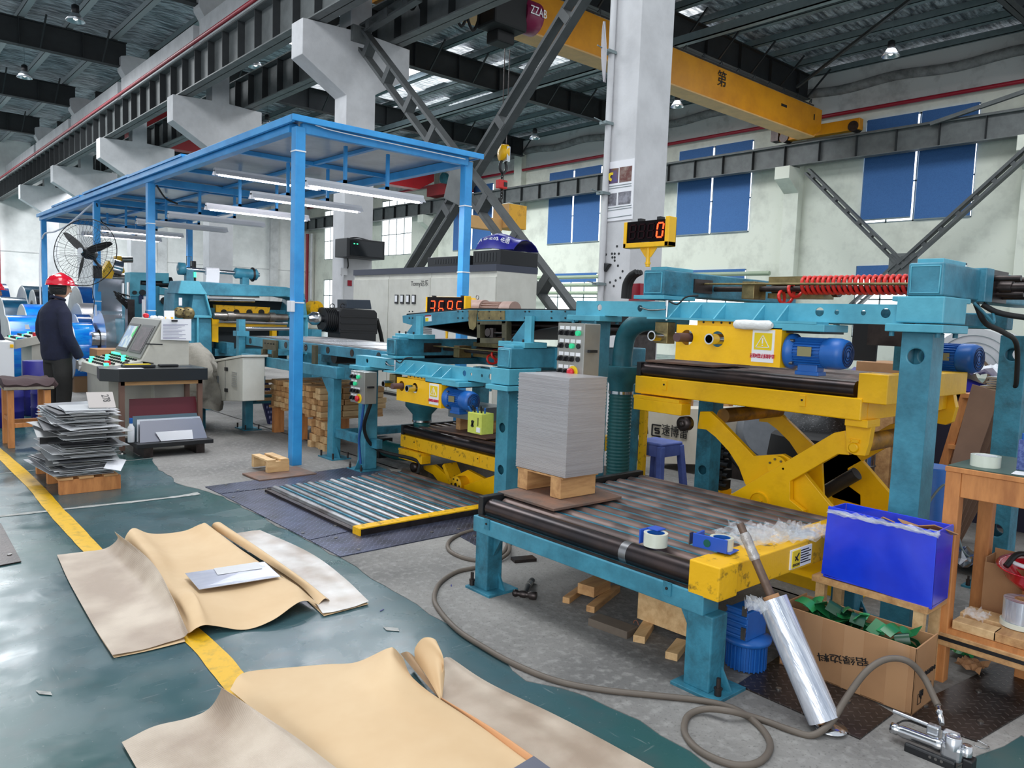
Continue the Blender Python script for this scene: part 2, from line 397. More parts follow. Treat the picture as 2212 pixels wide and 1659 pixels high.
# ---------------------------------------------------------------- building
XC, XW = 8.16, 27.8                       # column row and far wall
CYS = [6.93 + 7.93 * k for k in range(6)]  # near faces of the columns
YE = 56.0
PIT = (3.88, 5.7, 4.45, 5.95)
f = MB()
x0, x1, y0, y1 = -9, XW + .3, -7, YE + .3; a, b, c, d = PIT
for r in ((x0, a, y0, y1), (b, x1, y0, y1), (a, b, y0, c), (a, b, d, y1)):
    f.add([(r[0], r[2], 0), (r[1], r[2], 0), (r[1], r[3], 0), (r[0], r[3], 0)], [(0, 1, 2, 3)])
struct('floor', f, fgreen, fix=False)
p = MB(); z = -.95
p.add([(a, c, 0), (b, c, 0), (b, d, 0), (a, d, 0), (a, c, z), (b, c, z), (b, d, z), (a, d, z)], [(0, 1, 5, 4), (1, 2, 6, 5), (2, 3, 7, 6), (3, 0, 4, 7), (4, 5, 6, 7)])
struct('trim_1', p, fconc, fix=False)
def jag(pts, amp=.02, step=.12):
    out = []
    for i in range(len(pts) - 1):
        u, v = pts[i], pts[i + 1]; n = max(1, int((v - u).length / step))
        for k in range(n): q = u.lerp(v, k / n); out.append(q + V(random.uniform(-amp, amp), random.uniform(-amp, amp), 0))
    out.append(pts[-1]); return out
def flat(pts, z, d=.004):
    m = MB(); pts = [V(q[0], q[1], z) for q in pts]; m.prism(pts, (0, 0, -d)); return m
# bare concrete beside the machines
bd = [UZ(*q) for q in ((300, 984), (330, 990), (345, 1015), (385, 1045), (425, 1056), (470, 1068), (735, 1206), (765, 1225), (880, 1290), (960, 1345), (1050, 1400), (1140, 1470), (1270, 1500), (1380, 1562), (1480, 1620), (1540, 1662))]
bd = jag(bd, .018, .1)
edge = [V(2.5, 20, 0)] + bd + [V(1.35, .55, 0), V(1.6, .4, 0)] + jag([UZ(2070, 1662), UZ(2212, 1588), V(2.3, -.8, 0)], .015)
tail = [V(2.4, -4, 0), V(3.87, -4, 0)]
poly = edge + tail + [V(3.87, 20, 0)]
struct('trim_2', flat(poly, .003), fconc)
struct('trim_3', flat([V(3.85, -4, 0), V(12, -4, 0), V(12, 4.45, 0), V(3.85, 4.45, 0)], .003), fconc)
struct('trim_4', flat([V(5.7, 4.45, 0), V(12, 4.45, 0), V(12, 20, 0), V(5.7, 20, 0)], .003), fconc)
struct('trim_5', flat([V(3.85, 5.95, 0), V(5.7, 5.95, 0), V(5.7, 20, 0), V(3.85, 20, 0)], .003), fconc)
# yellow lane line and pale joint
cl = smooth_path([UZ(*q) for q in ((-60, 930), (5, 985), (72, 1048), (115, 1098), (160, 1146), (212, 1200), (330, 1300), (440, 1395), (505, 1470), (620, 1600))], 6)
m = MB(); rows = []
for i, q in enumerate(cl):
    d_ = (cl[min(i + 1, len(cl) - 1)] - cl[max(i - 1, 0)]).normalized(); n = V(-d_.y, d_.x, 0) * (.052 + random.uniform(-.003, .003))
    rows.append([V(q.x, q.y, .003) - n, V(q.x, q.y, .003) + n])
m.grid(rows); struct('trim_6', m, fyel)
m = MB(); rows = []
cl = smooth_path([UZ(*q) for q in ((-80, 1126), (0, 1116), (160, 1098), (300, 1083), (385, 1073), (430, 1066))], 6)
for i, q in enumerate(cl):
    w_ = .022 + random.uniform(-.005, .008) + .03 * max(0, (i - 24) / 10); rows.append([V(q.x, q.y - w_, .0025), V(q.x, q.y + w_, .0025)])
m.grid(rows); struct('trim_7', m, fwhite)
m = MB(); a_, b_ = UZ(-60, 1030), UZ(330, 990); n = V(0, .008, 0); m.add([a_ - n + V(0, 0, .0025), b_ - n + V(0, 0, .0025), b_ + n + V(0, 0, .0025), a_ + n + V(0, 0, .0025)], [(0, 1, 2, 3)]); struct('trim_8', m, fwhite)
# checker plates round the floor roller bed and under the boxes
k = 1
def plate(px, m, label, z=.009):
    pts = [UZ(q[0], q[1], z) for q in px]; o = part('checker_plate', MB().prism(pts, (0, 0, -.006)), m, bevel=.001); tag(o, label, 'floor plate')
    c_ = sum(pts, V(0, 0, 0)) / len(pts)
    for q in pts: q2 = q.lerp(c_, .16 / max(.2, (c_ - q).length)); part('bolt_head', MB().cyl(q2 + V(0, 0, -.001), q2 + V(0, 0, .005), .012, 8), steel, o)
plate([(443, 1051), (800, 1003), (850, 1020), (475, 1066)], fplate, 'narrow checker plate strip behind the floor-level roller bed')
plate([(477, 1067), (566, 1057), (760, 1146), (668, 1166)], fplate, 'blue-grey checker plate along the left edge of the floor roller bed')
plate([(670, 1167), (762, 1147), (1040, 1097), (1040, 1141), (985, 1152), (735, 1202)], fplate, 'blue-grey checker plate in front of the yellow edge of the floor roller bed')
plate([(985, 1153), (1040, 1143), (1085, 1165), (1030, 1178)], fplate, 'dark checker plate partly under the near roller table leg')
plate([(-90, 1135), (2, 1130), (46, 1212), (-60, 1232)], fplate_b, 'dark checker plate cut off by the left edge of the photo')
plate([(1592, 1478), (1700, 1405), (1930, 1540), (1858, 1595)], fplate_b, 'brown checker plate under the film roll and the cardboard box')
plate([(1932, 1538), (2040, 1490), (2215, 1405), (2330, 1470), (2110, 1600)], fplate_b, 'brown checker plate behind the strapping tool')

# columns with corbels
def column(x0, yn, w=.7, dep=.5, arm=1.0):
    m = MB()
    prof = [(x0, 0), (x0 + w, 0), (x0 + w, 6.1), (x0 + w + arm * .85, 6.62), (x0 + w + arm * .85, 7.25), (x0 + w - .12, 7.3), (x0 + w - .12, 9.75), (x0 + w + .3, 10.0), (x0 + w + .3, 10.3),
            (x0 - .02, 10.3), (x0 - .28, 10.22), (x0 - .28, 9.78), (x0 + .08, 9.2), (x0 + .08, 7.3), (x0 - arm, 7.25), (x0 - arm, 6.55), (x0, 5.95)]
    prof = prof[::-1]
    m.prism([V(x, yn, z) for x, z in prof], (0, dep, 0)); return m
for i, yn in enumerate(CYS):
    o = struct('column', column(XC, yn), colw, bevel=.012)
    tag(o, ('white concrete column with posters and a black lamp, nearest the camera', 'white Y-shaped concrete column carrying the black wall cabinet', 'white Y-shaped column right of the blue canopy roof middle, third from the camera',
            'white Y-shaped column fourth from the camera', 'white Y-shaped column fifth from the camera', 'white Y-shaped column farthest from the camera')[i], 'column', 'concrete columns of the middle row')
    o['kind'] = 'structure'
# column footing strip pipe down the near column
m = MB(); m.tube([V(XC - .06, CYS[0] + .45, z_ * .55) for z_ in range(0, 18)], .045, 8); m.tube([V(XC - .06, CYS[0] + .45, 9.3), V(XC - .06, CYS[0] + .45, 10)], .045, 8)
o = part('drain_pipe', m, colw); tag(o, 'thin white drain pipe on the left side of the nearest column', 'pipe')
for z_ in (1.95, 3.2, 4.15, 5.1):
    q = MB(); q.cbox((XC - .1, CYS[0] + .45, z_), .16, .12, .04); q.cyl(V(XC - .1, CYS[0] + .45, z_), V(XC - .38, CYS[0] + .42, z_ + .02), .008, 6); part('pipe_clamp', q, lg_st, o)
# concrete tie beam above the columns
m = MB()
for i in range(7):
    ya = (CYS[i - 1] + .5) if i else -2; yb = CYS[i] if i < 6 else YE
    m.box(XC - .28, XC + .08, ya, yb, 8.8, 9.42)
struct('trim_9', m, colw)
# crane runways: I girders with stiffeners
def runway(x, y0, y1, z0, z1, w, face, name, m_, step=.98, lab=''):
    m = MB(); m.box(x - w / 2, x + w / 2, y0, y1, z0, z0 + .03); m.box(x - w / 2, x + w / 2, y0, y1, z1 - .03, z1); m.box(x - .01, x + .01, y0, y1, z0, z1); m.box(x - .03, x + .03, y0, y1, z1, z1 + .08)
    o = part(name, m, m_); tag(o, lab, 'crane rail beam')
    s_ = MB(); n = int((y1 - y0) / step)
    for k in range(n + 1):
        y = y0 + .02 + k * step
        for q in (-1, 1): s_.box(x + q * .012, x + q * w / 2 * .95, y - .008, y + .008, z0 + .03, z1 - .03)
    part('stiffener', s_, dk_st, o); return o
runway(XC - .66, -2, YE, 7.28, 8.22, .38, -1, 'crane_runway_beam', grey_st, lab='grey crane runway girder with stiffeners on the left corbels of the columns')
runway(XC + .7 + .5, -2, YE, 7.28, 8.22, .38, 1, 'crane_runway_beam', grey_st, lab='grey crane runway girder on the right corbels of the columns')
runway(XW - .75, -2, YE, 7.42, 8.2, .34, 1, 'crane_runway_beam', grey_st, 1.35, 'grey crane runway girder along the far wall in front of the blue blinds')
# walls
m = MB(); m.box(XW, XW + .3, -4, YE, 0, 9.3); wallf = struct('wall_right', m, wallw)
WIN = [(9.3 + 8.14 * k, 12.95 + 8.14 * k) for k in range(-1, 6)]
cut = MB()
for a_, b_ in WIN: cut.box(XW - .2, XW + .5, a_, b_, 5.2, 8.85); cut.box(XW - .2, XW + .5, a_, b_, 1.15, 3.72)
boolcut(wallf, cut)
struct('trim_10', MB().box(XW - .02, XW + .3, -4, YE, 9.3, 10.9), wallg)
m = MB(); m.tube([V(XW - .12, y_, 10.15 + .06 * math.sin(y_ * 1.7)) for y_ in [-3 + .5 * i for i in range(118)]], .17, 7)
tag(part('duct_roll', m, mat('insulation_roll', (150, 150, 148), .8, col2=(80, 80, 80), scale=3, amt=.7, bump=.5, bscale=8)), 'sagging grey insulation roll along the top of the far wall', 'insulation')
m = MB()
for i in range(7):
    yc = 15.5 + 7.93 * (i - 2)
    m.box(XW - .35, XW, yc - .3, yc + .3, 0, 10.2); m.prism([V(XW - .35, yc - .3, 6.5), V(XW - .35, yc - .3, 7.4), V(XW - 1.1, yc - .3, 7.4), V(XW - 1.1, yc - .3, 6.95)], (0, .6, 0))
struct('trim_11', m, wallw, bevel=.01)
struct('wall_back', MB().box(-12, XW, YE, YE + .3, 0, 11), mat('wall_end', (236, 236, 234), .8, col2=(190, 190, 188), scale=.6, amt=.6, bump=.1, bscale=20))
m = MB()
for xx in (-4, 0, 3.6, 12.5, 16.5, 20.5, 24.5): m.box(xx, xx + .6, YE - .3, YE, 0, 10.4)
m.box(-12, XW, YE - .03, YE, 4.3, 4.36)
struct('trim_12', m, mat('end_pilaster', (206, 206, 206), .8, col2=(160, 160, 160), scale=1.5, amt=.6))
# windows with blinds
blind = mat('blue_blind', (62, 110, 170), .7, col2=(40, 80, 134), scale=30, amt=.4, bump=.35, bscale=90)
n = 0
for k, (a_, b_) in enumerate(WIN):
    mid = (a_ + b_) / 2; n += 1
    fr = MB(); z0, z1 = 5.2, 8.85
    fr.box(XW + .02, XW + .06, a_, b_, z0, z0 + .05); fr.box(XW + .02, XW + .06, a_, b_, z1 - .05, z1)
    for t in range(5): y_ = a_ + (b_ - a_) * t / 4; fr.box(XW + .02, XW + .06, y_ - .025, y_ + .025, z0, z1)
    fr.box(XW + .02, XW + .06, a_, b_, 6.55, 6.6); fr.box(XW + .02, XW + .06, a_, b_, 7.75, 7.8)
    o = struct('window_%d' % n, fr, lg_st); o['kind'] = 'structure'
    g_ = MB(); g_.box(XW + .1, XW + .11, a_, b_, z0, z1); part('pane', g_, wlight, o)
    if k <= 4:
        for s_ in (0, 1):
            bl = MB(); ya = (a_ + .03) if s_ == 0 else mid + .06; yb = (mid - .06) if s_ == 0 else b_ - .05
            zb = z0 + .06 + (.1 if (s_ == 1 and k == 1) else 0)
            bl.add([(XW - .04, ya, z1), (XW - .04, yb, z1), (XW - .04, yb, zb), (XW - .04, ya, zb + (.0))], [(0, 1, 2, 3)]); bl.add([(XW - .045, ya, z1), (XW - .045, yb, z1), (XW - .045, yb, zb), (XW - .045, ya, zb)], [(0, 1, 2, 3)])
            q = part('roller_blind', bl, blind); tag(q, 'blue roller blind, %s of its pair, wall window %s from the right' % (('right', 'left')[s_], ('zero', 'one', 'two', 'three', 'four')[k]), 'blind', 'blue roller blinds on the far wall')
            part('bottom_rail', MB().box(XW - .06, XW - .03, ya, yb, zb - .05, zb), lg_st, q)
    n += 1
    fr = MB(); z0, z1 = 1.15, 3.72
    fr.box(XW + .02, XW + .06, a_, b_, z0, z0 + .05); fr.box(XW + .02, XW + .06, a_, b_, z1 - .06, z1)
    for t in range(5): y_ = a_ + (b_ - a_) * t / 4; fr.box(XW + .02, XW + .06, y_ - .025, y_ + .025, z0, z1)
    fr.box(XW + .02, XW + .06, a_, b_, 2.5, 2.55)
    o = struct('window_%d' % n, fr, lg_st)
    g_ = MB(); g_.box(XW + .1, XW + .11, a_, b_, z0, z1); part('pane', g_, wlight, o)
    if k in (1, 2, 3):
        q = part('roller_blind', MB().box(XW - .05, XW - .04, a_ + .03, b_ - .05, z1 - .45, z1), blind); tag(q, 'rolled-up blue blind at the top of the low window %s from the right' % ('', 'one', 'two', 'three')[k], 'blind', 'blue roller blinds on the far wall')
# roof: rafters, purlins, foil
def rafter(y, xa, xb, lab):
    m = MB(); z0, z1 = 9.88, 10.75
    m.box(xa, xb, y - .15, y + .15, z0, z0 + .03); m.box(xa, xb, y - .15, y + .15, z1 - .03, z1); m.box(xa, xb, y - .01, y + .01, z0, z1)
    x = xa + .6
    while x < xb: m.box(x - .01, x + .01, y - .13, y + .13, z0, z1); x += 1.9
    o = part('roof_beam', m, dk_st); tag(o, lab, 'roof beam', 'dark steel roof beams')
    s_ = MB(); x = xa + 1.2
    while x < xb:
        s_.bar(V(x, y - .12, z0 + .02), V(x + .05, y - .95, 10.78), .05, .05); s_.bar(V(x, y + .12, z0 + .02), V(x + .05, y + .95, 10.78), .05, .05); x += 1.9
    part('knee_brace', s_, dk_st, o)
for i, yn in enumerate(CYS):
    rafter(yn + .25, XC + .75, XW - .36, 'dark steel roof beam over the right-hand bay, %s from the camera' % ('first', 'second', 'third', 'fourth', 'fifth', 'sixth')[i])
    rafter(yn + .25, -11, XC - .05, 'dark steel roof beam over the left-hand aisle, %s from the camera' % ('first', 'second', 'third', 'fourth', 'fifth', 'sixth')[i])
for j, (xa, xb, w_) in enumerate(((-11, XC, 'left-hand aisle'), (XC + .9, XW, 'right-hand bay'))):
    n_ = int((xb - xa) / 1.42)
    for k in range(n_ + 1):
        x = xa + .25 + k * 1.42
        m = MB(); m.box(x - .1, x + .1, -3, YE, 10.78, 10.8); m.box(x - .1, x - .09, -3, YE, 10.78, 10.99)
        o = part('purlin', m, mat('purlin_pale', (168, 174, 176), .5) if j == 0 else lg_st); tag(o, 'long steel purlin under the foil roof of the %s' % w_, 'purlin', 'purlins of the %s' % w_)
def roofmesh(xa, xb, ya, yb, m_):
    m = MB(); nx = int((xb - xa) / .35); ny = int((yb - ya) / .8); rows = []
    for i in range(nx + 1):
        rows.append([V(xa + (xb - xa) * i / nx, ya + (yb - ya) * j / ny, 11.06 - .05 * abs(math.sin((xa + (xb - xa) * i / nx) * PI / 1.42)) + random.uniform(-.02, .02)) for j in range(ny + 1)])
    m.grid(rows); return m
struct('ceiling', roofmesh(-11, XW + .3, 5.0, YE + .3, foil), foil, fix=False)
glint = mat('foil_glint_glow', (150, 156, 162), .4, col2=(244, 248, 252), scale=2.5, amt=1, thr=(.42, .6), stretch=(1, 5, 1), emit=.9)
roof_glow_m = mat('roof_glow_panel', (236, 244, 255), .5, emit=5)
for k_, (xa_, ya_, yb_) in enumerate(((9.55, 24.0, 27.5), (12.4, 23.6, 27.0), (13.85, 24.5, 29.5), (17.0, 26, 29.5), (-2.6, 38, 40.5), (1.6, 46, 49))):
    o = struct('window_%d' % (n + 1 + k_), MB().box(xa_, xa_ + .55, ya_, yb_, 10.93, 10.95), roof_glow_m)  # added glowing panels, not windows; they give the floor its bright reflection
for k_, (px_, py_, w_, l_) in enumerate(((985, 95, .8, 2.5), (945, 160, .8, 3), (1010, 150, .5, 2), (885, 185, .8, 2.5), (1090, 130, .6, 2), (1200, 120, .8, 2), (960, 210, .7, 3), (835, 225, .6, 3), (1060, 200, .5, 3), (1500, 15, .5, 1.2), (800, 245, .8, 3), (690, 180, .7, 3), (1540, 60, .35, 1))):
    q = UZ(px_, py_, 10.92); struct('window_%d' % (n + 10 + k_), MB().box(q.x, q.x + w_, q.y, q.y + l_, 10.92, 10.94), glint)  # glowing patches added for glints on the roof foil, not windows
# long pale strut under the right-hand roof
a_ = 19.0
m = MB(); m.box(a_ - .12, a_ + .12, -2, YE, 9.6, 9.63); m.box(a_ - .12, a_ - .09, -2, YE, 9.6, 9.85); m.box(a_ + .09, a_ + .12, -2, YE, 9.6, 9.85)
tag(part('cable_tray', m, lg_st), 'long pale grey strut running under the roof beams of the right bay', 'strut')
for x_, y0_, y1_ in ((24.4, 12.3, 16.8), ):
    m = MB(); m.bar(V(25.6, 14.5, 9.84), V(20.6, 8.6, 9.84), .08, .08); tag(part('wind_brace', m, dk_st), 'thin diagonal brace under the roof at the upper right', 'brace')
# red sprinkler pipes
def pipe_run(pts, r, m_, lab, cat='pipe'):
    o = part('sprinkler_pipe' if m_ is redp else 'wall_pipe', MB().tube(pts, r, 10), m_); tag(o, lab, cat); return o
pipe_run([V(XC - .98, -2, 8.26), V(XC - .98, YE - .1, 8.26)], .05, redp, 'long red pipe along the crane girder on the left of the columns')
pipe_run([V(XC - .9, -2, 8.3), V(XC - .9, YE - .1, 8.3)], .025, colw, 'thin white conduit beside the long red pipe on the left girder')
pipe_run([V(XW - .25, -2, 9.2), V(XW - .25, YE - .1, 9.2)], .07, redp, 'long red pipe high on the far wall above the blue blinds')
pipe_run([V(7.35, YE - .6, 8.1), V(7.35, YE - .6, .02)], .09, redp, 'red standpipe against the end wall at the far left')
pipe_run([V(6.3, YE - .5, 9), V(6.3, YE - .5, .02)], .12, colw, 'white downpipe against the end wall beside the red standpipe')
q = UX(663, 600, XW - .5); pipe_run([V(q.x, q.y, 7.2), V(q.x, q.y, .01)], .12, redp, 'red standpipe in the far corner behind the black motor')
q = UX(672, 600, XW - .4); pipe_run([V(q.x, q.y, 7.2), V(q.x, q.y, 2.2)], .09, colw, 'white downpipe beside the red standpipe in the far corner')
for k in range(3):
    m_ = mat('pale_green_pipe', (150, 165, 140), .5)
    pipe_run([V(XW - 1, 15.8, 3.45 - .38 * k), V(XW - 1, 47, 3.45 - .38 * k)], .09, m_, 'pale green service pipe crossing the low windows, %s of three' % ('highest', 'middle', 'lowest')[k])
# lattice braces in the column plane
def lattice(a, b, lab, w=.4, n=9, m_=None, off=(0, 0, 0), t=.12, name='lattice_brace'):
    m_ = m_ or brc; a = Vector(a); b = Vector(b); d = (b - a).normalized(); nx = V(1, 0, 0) if abs(d.x) < .5 else V(0, 1, 0); s_ = d.cross(nx).normalized()
    o = thing(name, lab, 'brace', tuple(a if a.z < b.z else b))
    for q in (-1, 1): part('channel', MB().bar(a + s_ * (w / 2 * q), b + s_ * (w / 2 * q), t * 1.5, t * .5, nx.cross(d)), m_, o)
    for k in range(n):
        p_ = a.lerp(b, (k + .5) / n); part('batten_plate', MB().bar(p_ - s_ * (w * .56), p_ + s_ * (w * .56), .14, .2, nx), m_, o)
    return o
xb = XC + .35
A1 = UX(778, 78, xb); A2 = UX(1235, 690, xb); B1 = UX(1250, 0, xb + .45); B2 = UX(893, 580, xb + .45)
B1 = B1 + (B1 - B2) * .12; A2 = A2 + (A2 - A1) * .15; B2 = B2 + (B2 - B1) * .2
A2 = A1 + (A2 - A1) * min((A1.z - .1) / (A1.z - A2.z), (A1.y - 7.75) / (A1.y - A2.y)); B2 = B1 + (B2 - B1) * min((B1.z - .1) / (B1.z - B2.z), (14.5 - B1.y) / (B2.y - B1.y))
lattice(A1, A2, 'dark lattice brace falling from the second column to the foot of the nearest column', w=.34)
lattice(B1, B2, 'dark lattice brace rising to the right between the second and nearest columns', w=.26, n=4)
tag(part('gusset_plate', MB().cbox(UX(990, 390, xb - .12), .03, .6, .8, 0, .35), grey_st, bevel=.01), 'grey gusset plate where the two lattice braces cross', 'plate')
lattice(A1 + V(0, -.1, .1), UX(905, -10, xb), 'short dark brace rising from the corbel of the second column', w=.16, n=3, t=.1)
tag(part('gusset_box', MB().cbox(UX(777, 74, xb - .1) + V(0, .12, 0), .34, .3, .32), grey_st), 'dark steel box bolted to the corbel of the second column', 'bracket')
xw = XW - 1.0
lattice(UX(1745, 370, xw), UX(1952, 575, xw), 'lattice brace on the far wall falling to the right past the blinds', w=.16, n=8, t=.15)
lattice(UX(2300, 255, xw), UX(1945, 575, xw), 'lattice brace on the far wall falling to the left at the right edge', w=.2, n=9, t=.18)
lattice(UX(1957, 560, xw), UX(1800, 700, xw), 'lattice brace on the far wall continuing down to the left behind the coil hose', w=.2, n=5, t=.16)
tag(part('gusset_plate', MB().cbox(UX(1950, 570, xw - .05), .05, .9, .7), grey_st), 'gusset plate where the far-wall braces meet', 'plate')
m = MB(); m.bar(UX(2230, 192, xw), UX(2010, 268, xw), .12, .12); tag(part('wind_brace', m, grey_st), 'slim diagonal tie above the far-wall crane girder', 'brace')
# ================================================================ blue canopy over the line
CXF, CXB, CY0, CY1, CZ = 3.08, 5.16, 6.56, 18.1, 3.155
can = thing('canopy', 'sky-blue steel canopy with sheet roof standing over the machine line', 'canopy', (CXF, CY0, 0))
pw = .095
for x, y, zt in ((CXF + .03, CY0, 3.07), (CXF + .03, 10.92, 3.07), (CXF + .03, 13.75, 3.07), (CXF + .03, 17.95, 3.07), (CXB - .12, CY0 + .03, 3.07), (CXB - .12, 15.2, 3.07), (CXB - .12, 17.6, 3.07)):
    part('post', MB().box(x, x + pw, y, y + pw, 0, zt), cblue, can, bevel=.006)
for x in (CXF + .02, CXB - .11): part('beam', MB().box(x, x + .09, CY0 + (.12 if x < 4 else .1), CY1, 3.03, 3.115), cblue, can, bevel=.004)
for y in (CY0 + .01, 10.93, 13.76, CY1 - .1): part('cross_beam', MB().box(CXF + .1, CXB - .1, y, y + .06, 3.02, 3.11), cblue, can, bevel=.004)
m = MB()
for k in range(1, 7): y = CY0 + k * 1.64; m.box(CXF + .1, CXB - .05, y, y + .05, 3.07, 3.115)
for x in (4.1,): m.box(x, x + .05, CY0, CY1, 3.08, 3.115)
part('roof_battens', m, cblue, can)
part('roof_sheet', MB().box(CXF - .01, CXB + .03, CY0 - .03, CY1, 3.118, 3.135), mat('zinc_sheet', (176, 178, 184), .3, .55, col2=(128, 130, 138), scale=2.5, amt=.7, bump=.25, bscale=3), can)
m = MB(); m.box(CXF - .03, CXF + .0, CY0 - .04, CY1, 3.09, 3.155); m.box(CXB + .03, CXB + .05, CY0 - .04, CY1, 3.11, 3.15); m.box(CXF - .03, CXB + .05, CY0 - .06, CY0 - .03, 3.1, 3.155)
part('roof_edge', m, cblue, can, bevel=.003)
m = MB()
for y0, y1, z in ((9.4, 11.6, 3.16), (11.6, 14.2, 3.17), (14.4, 16.6, 3.16)): m.box(CXF - .04, CXF + .25, y0, y1, z, z + .03)
part('loose_roof_sheet', m, cblue, can)
tie = mat('white_tie', (235, 235, 238), .5)
m = MB()
for x, y, z in ((CXF + .03, CY0, 2.85), (CXF + .03, CY0, 1.5), (CXB - .12, CY0 + .03, 2.6), (CXB - .12, CY0 + .03, 1.9), (CXF + .03, 10.92, 2.5), (CXF + .03, 10.92, 1.35), (CXF + .03, 13.75, 1.45)):
    m.box(x - .004, x + pw + .004, y - .004, y + pw + .004, z, z + .012)
part('cable_tie', m, tie, can)
sw = part('switch_box', MB().box(CXF - .005, CXF + .03, CY0 - .02, CY0 + .075, 1.42, 1.52), white, can, bevel=.004)
part('flex_cable', MB().tube(smooth_path([V(CXF + .06, 13.7, 3.05), V(CXF + .1, 14.6, 2.98), V(CXF + .05, 15.6, 2.8), V(CXF + .05, 16.8, 2.74), V(CXF + .05, 17.9, 2.72), V(CXF - .01, 17.93, 2.2), V(CXF - .01, 17.93, 1.2)], 5), .016, 8), white, can)
part('flex_cable', MB().tube(smooth_path([V(CXF + .06, 13.7, 3.0), V(CXF + .2, 14.0, 2.75), V(CXF + .3, 13.6, 2.66)], 5), .01, 6), blk_s, can)
part('flex_cable', MB().tube(smooth_path([V(CXF + .12, 10.85, 3.0), V(CXF + .22, 10.8, 2.84), V(CXF + .4, 10.9, 2.8)], 5), .012, 6), blk_s, can)
part('zip_cable', MB().tube(smooth_path([V(CXF + .2, CY0 - .03, 3.1), V(CXF + .5, CY0 - .035, 3.08), V(CXF + 1.9, CY0 - .035, 3.07)], 4), .005, 6), tie, can)
part('paper_tag', MB().box(CXF + .02, CXF + .026, 13.62, 13.74, 1.22, 1.4), white, can)
part('paper_tag', MB().box(CXF + .0, CXF + .006, 10.98, 11.1, 1.18, 1.5), white, can)
# hanging tube lamps
def tube_lamp(x, y, z, L=1.36, on=True, lab='', drop=.42, base=0):
    o = thing('tube_lamp', lab, 'lamp', (x + L / 2, y, z), group='tube lamps under the canopy')
    m = MB(); m.box(x, x + L, y - .025, y + .025, z + .02, z + .055); m.prism([V(x, y - .07, z - .02), V(x, y - .025, z + .03), V(x, y + .025, z + .03), V(x, y + .07, z - .02), V(x, y + .066, z - .022), V(x, y + .022, z + .02), V(x, y - .022, z + .02), V(x, y - .066, z - .022)], (L, 0, 0))
    part('reflector', m, white, o)
    part('tube', MB().cyl(V(x + .05, y, z - .012), V(x + L - .05, y, z - .012), .021, 10), glow if on else white, o)
    e = MB(); e.box(x + .01, x + .05, y - .02, y + .02, z - .03, z + .02); e.box(x + L - .05, x + L - .01, y - .02, y + .02, z - .03, z + .02); part('end_socket', e, white, o)
    if drop:
        h = MB()
        for xx in (x + L * .3, x + L * .66): h.box(xx, xx + .03, y - .02, y + .01, z + .06, z + drop); h.box(xx, xx + .03, y - .02, y + .6, z + .06, z + .09)
        part('hanger', h, cblue, o)
    return o
TL = [(3.42, 7.0, 'first'), (3.42, 8.3, 'second'), (3.45, 9.75, 'third'), (3.42, 11.1, 'fourth'), (3.4, 12.5, 'fifth'), (3.3, 14.3, 'sixth'), (3.35, 15.7, 'seventh')]
for i, (x, y, w_) in enumerate(TL):
    on = i not in (3, 4)
    tube_lamp(x, y, 2.655, on=on, lab='%s fluorescent tube lamp under the blue canopy, %s from the camera' % ('lit white' if on else 'unlit', w_))
    if on: light('tube_light', 'AREA', (x + .68, y, 2.62), 16, 1.2, (x + .68, y, 0), (.96, .97, 1), .08)
tube_lamp(3.35, 9.2, 3.0, lab='lit tube lamp tucked close under the canopy roof', drop=0)
# wall fan on the third post
fan = thing('wall_fan', 'large black caged fan bolted to a blue canopy post above the helmeted worker', 'fan', (3.1, 13.7, 2.2))
fc = UX(184, 545, 2.78); nrm = (CAMP - fc); nrm = V(-.72, -.66, .12).normalized(); ux, uy, _ = frame(nrm)
R = .5
def onf(a, r, h): return fc + (ux * math.cos(a) + uy * math.sin(a)) * r + nrm * h
m = MB()
for k in range(40):
    a = 2 * PI * k / 40; m.tube([onf(a, r_, h_) for r_, h_ in ((.09, .1), (.25, .1), (.4, .075), (R, 0), (.42, -.075), (.25, -.11), (.12, -.12))], .0018, 4)
for r_, h_, t in ((R, 0, .007), (.4, .076, .003), (.25, .1, .003), (.46, .05, .002)): m.tube([onf(2 * PI * k / 48, r_, h_) for k in range(48)], t, 6, True)
part('cage', m, blk, fan)
m = MB()
for k in range(3):
    a0 = PI / 2 * 0 + 2 * PI * k / 3 + .35; rows = []
    for i in range(7):
        r_ = .06 + .38 * i / 6; w_ = (.03, .042, .046, .044, .038, .03, .012)[i]
        rows.append([onf(a0, r_, .01) + (ux * -math.sin(a0) + uy * math.cos(a0)) * (w_ * s_) + nrm * (.03 * s_) for s_ in (-1, -.3, .3, 1)])
    m.grid(rows, .004)
part('blades', m, blk_s, fan)
m = MB(); m.lathe([(.02, -.2), (.08, -.18), (.09, -.06), (.075, 0), (.05, .02), (.04, .06)], fc, nrm, 20); part('motor_housing', m, blk, fan)
part('hub_badge', MB().cyl(fc + nrm * .1, fc + nrm * .115, .045, 20), chrome, fan)
m = MB(); m.tube(smooth_path([fc - nrm * .14, fc - nrm * .18 + V(.05, 0, -.12), V(3.2, 13.74, 2.0), V(3.13, 13.7, 1.9)], 5), .022, 8); m.box(3.08, 3.2, 13.68, 13.75, 1.82, 2.02); part('bracket', m, blk, fan)
part('power_cord', MB().tube(smooth_path([V(3.1, 13.68, 1.9), V(3.06, 13.66, 1.6), V(3.08, 13.66, 1.45), V(3.06, 13.66, 1.25)], 6), .006, 6), blk_s, fan)
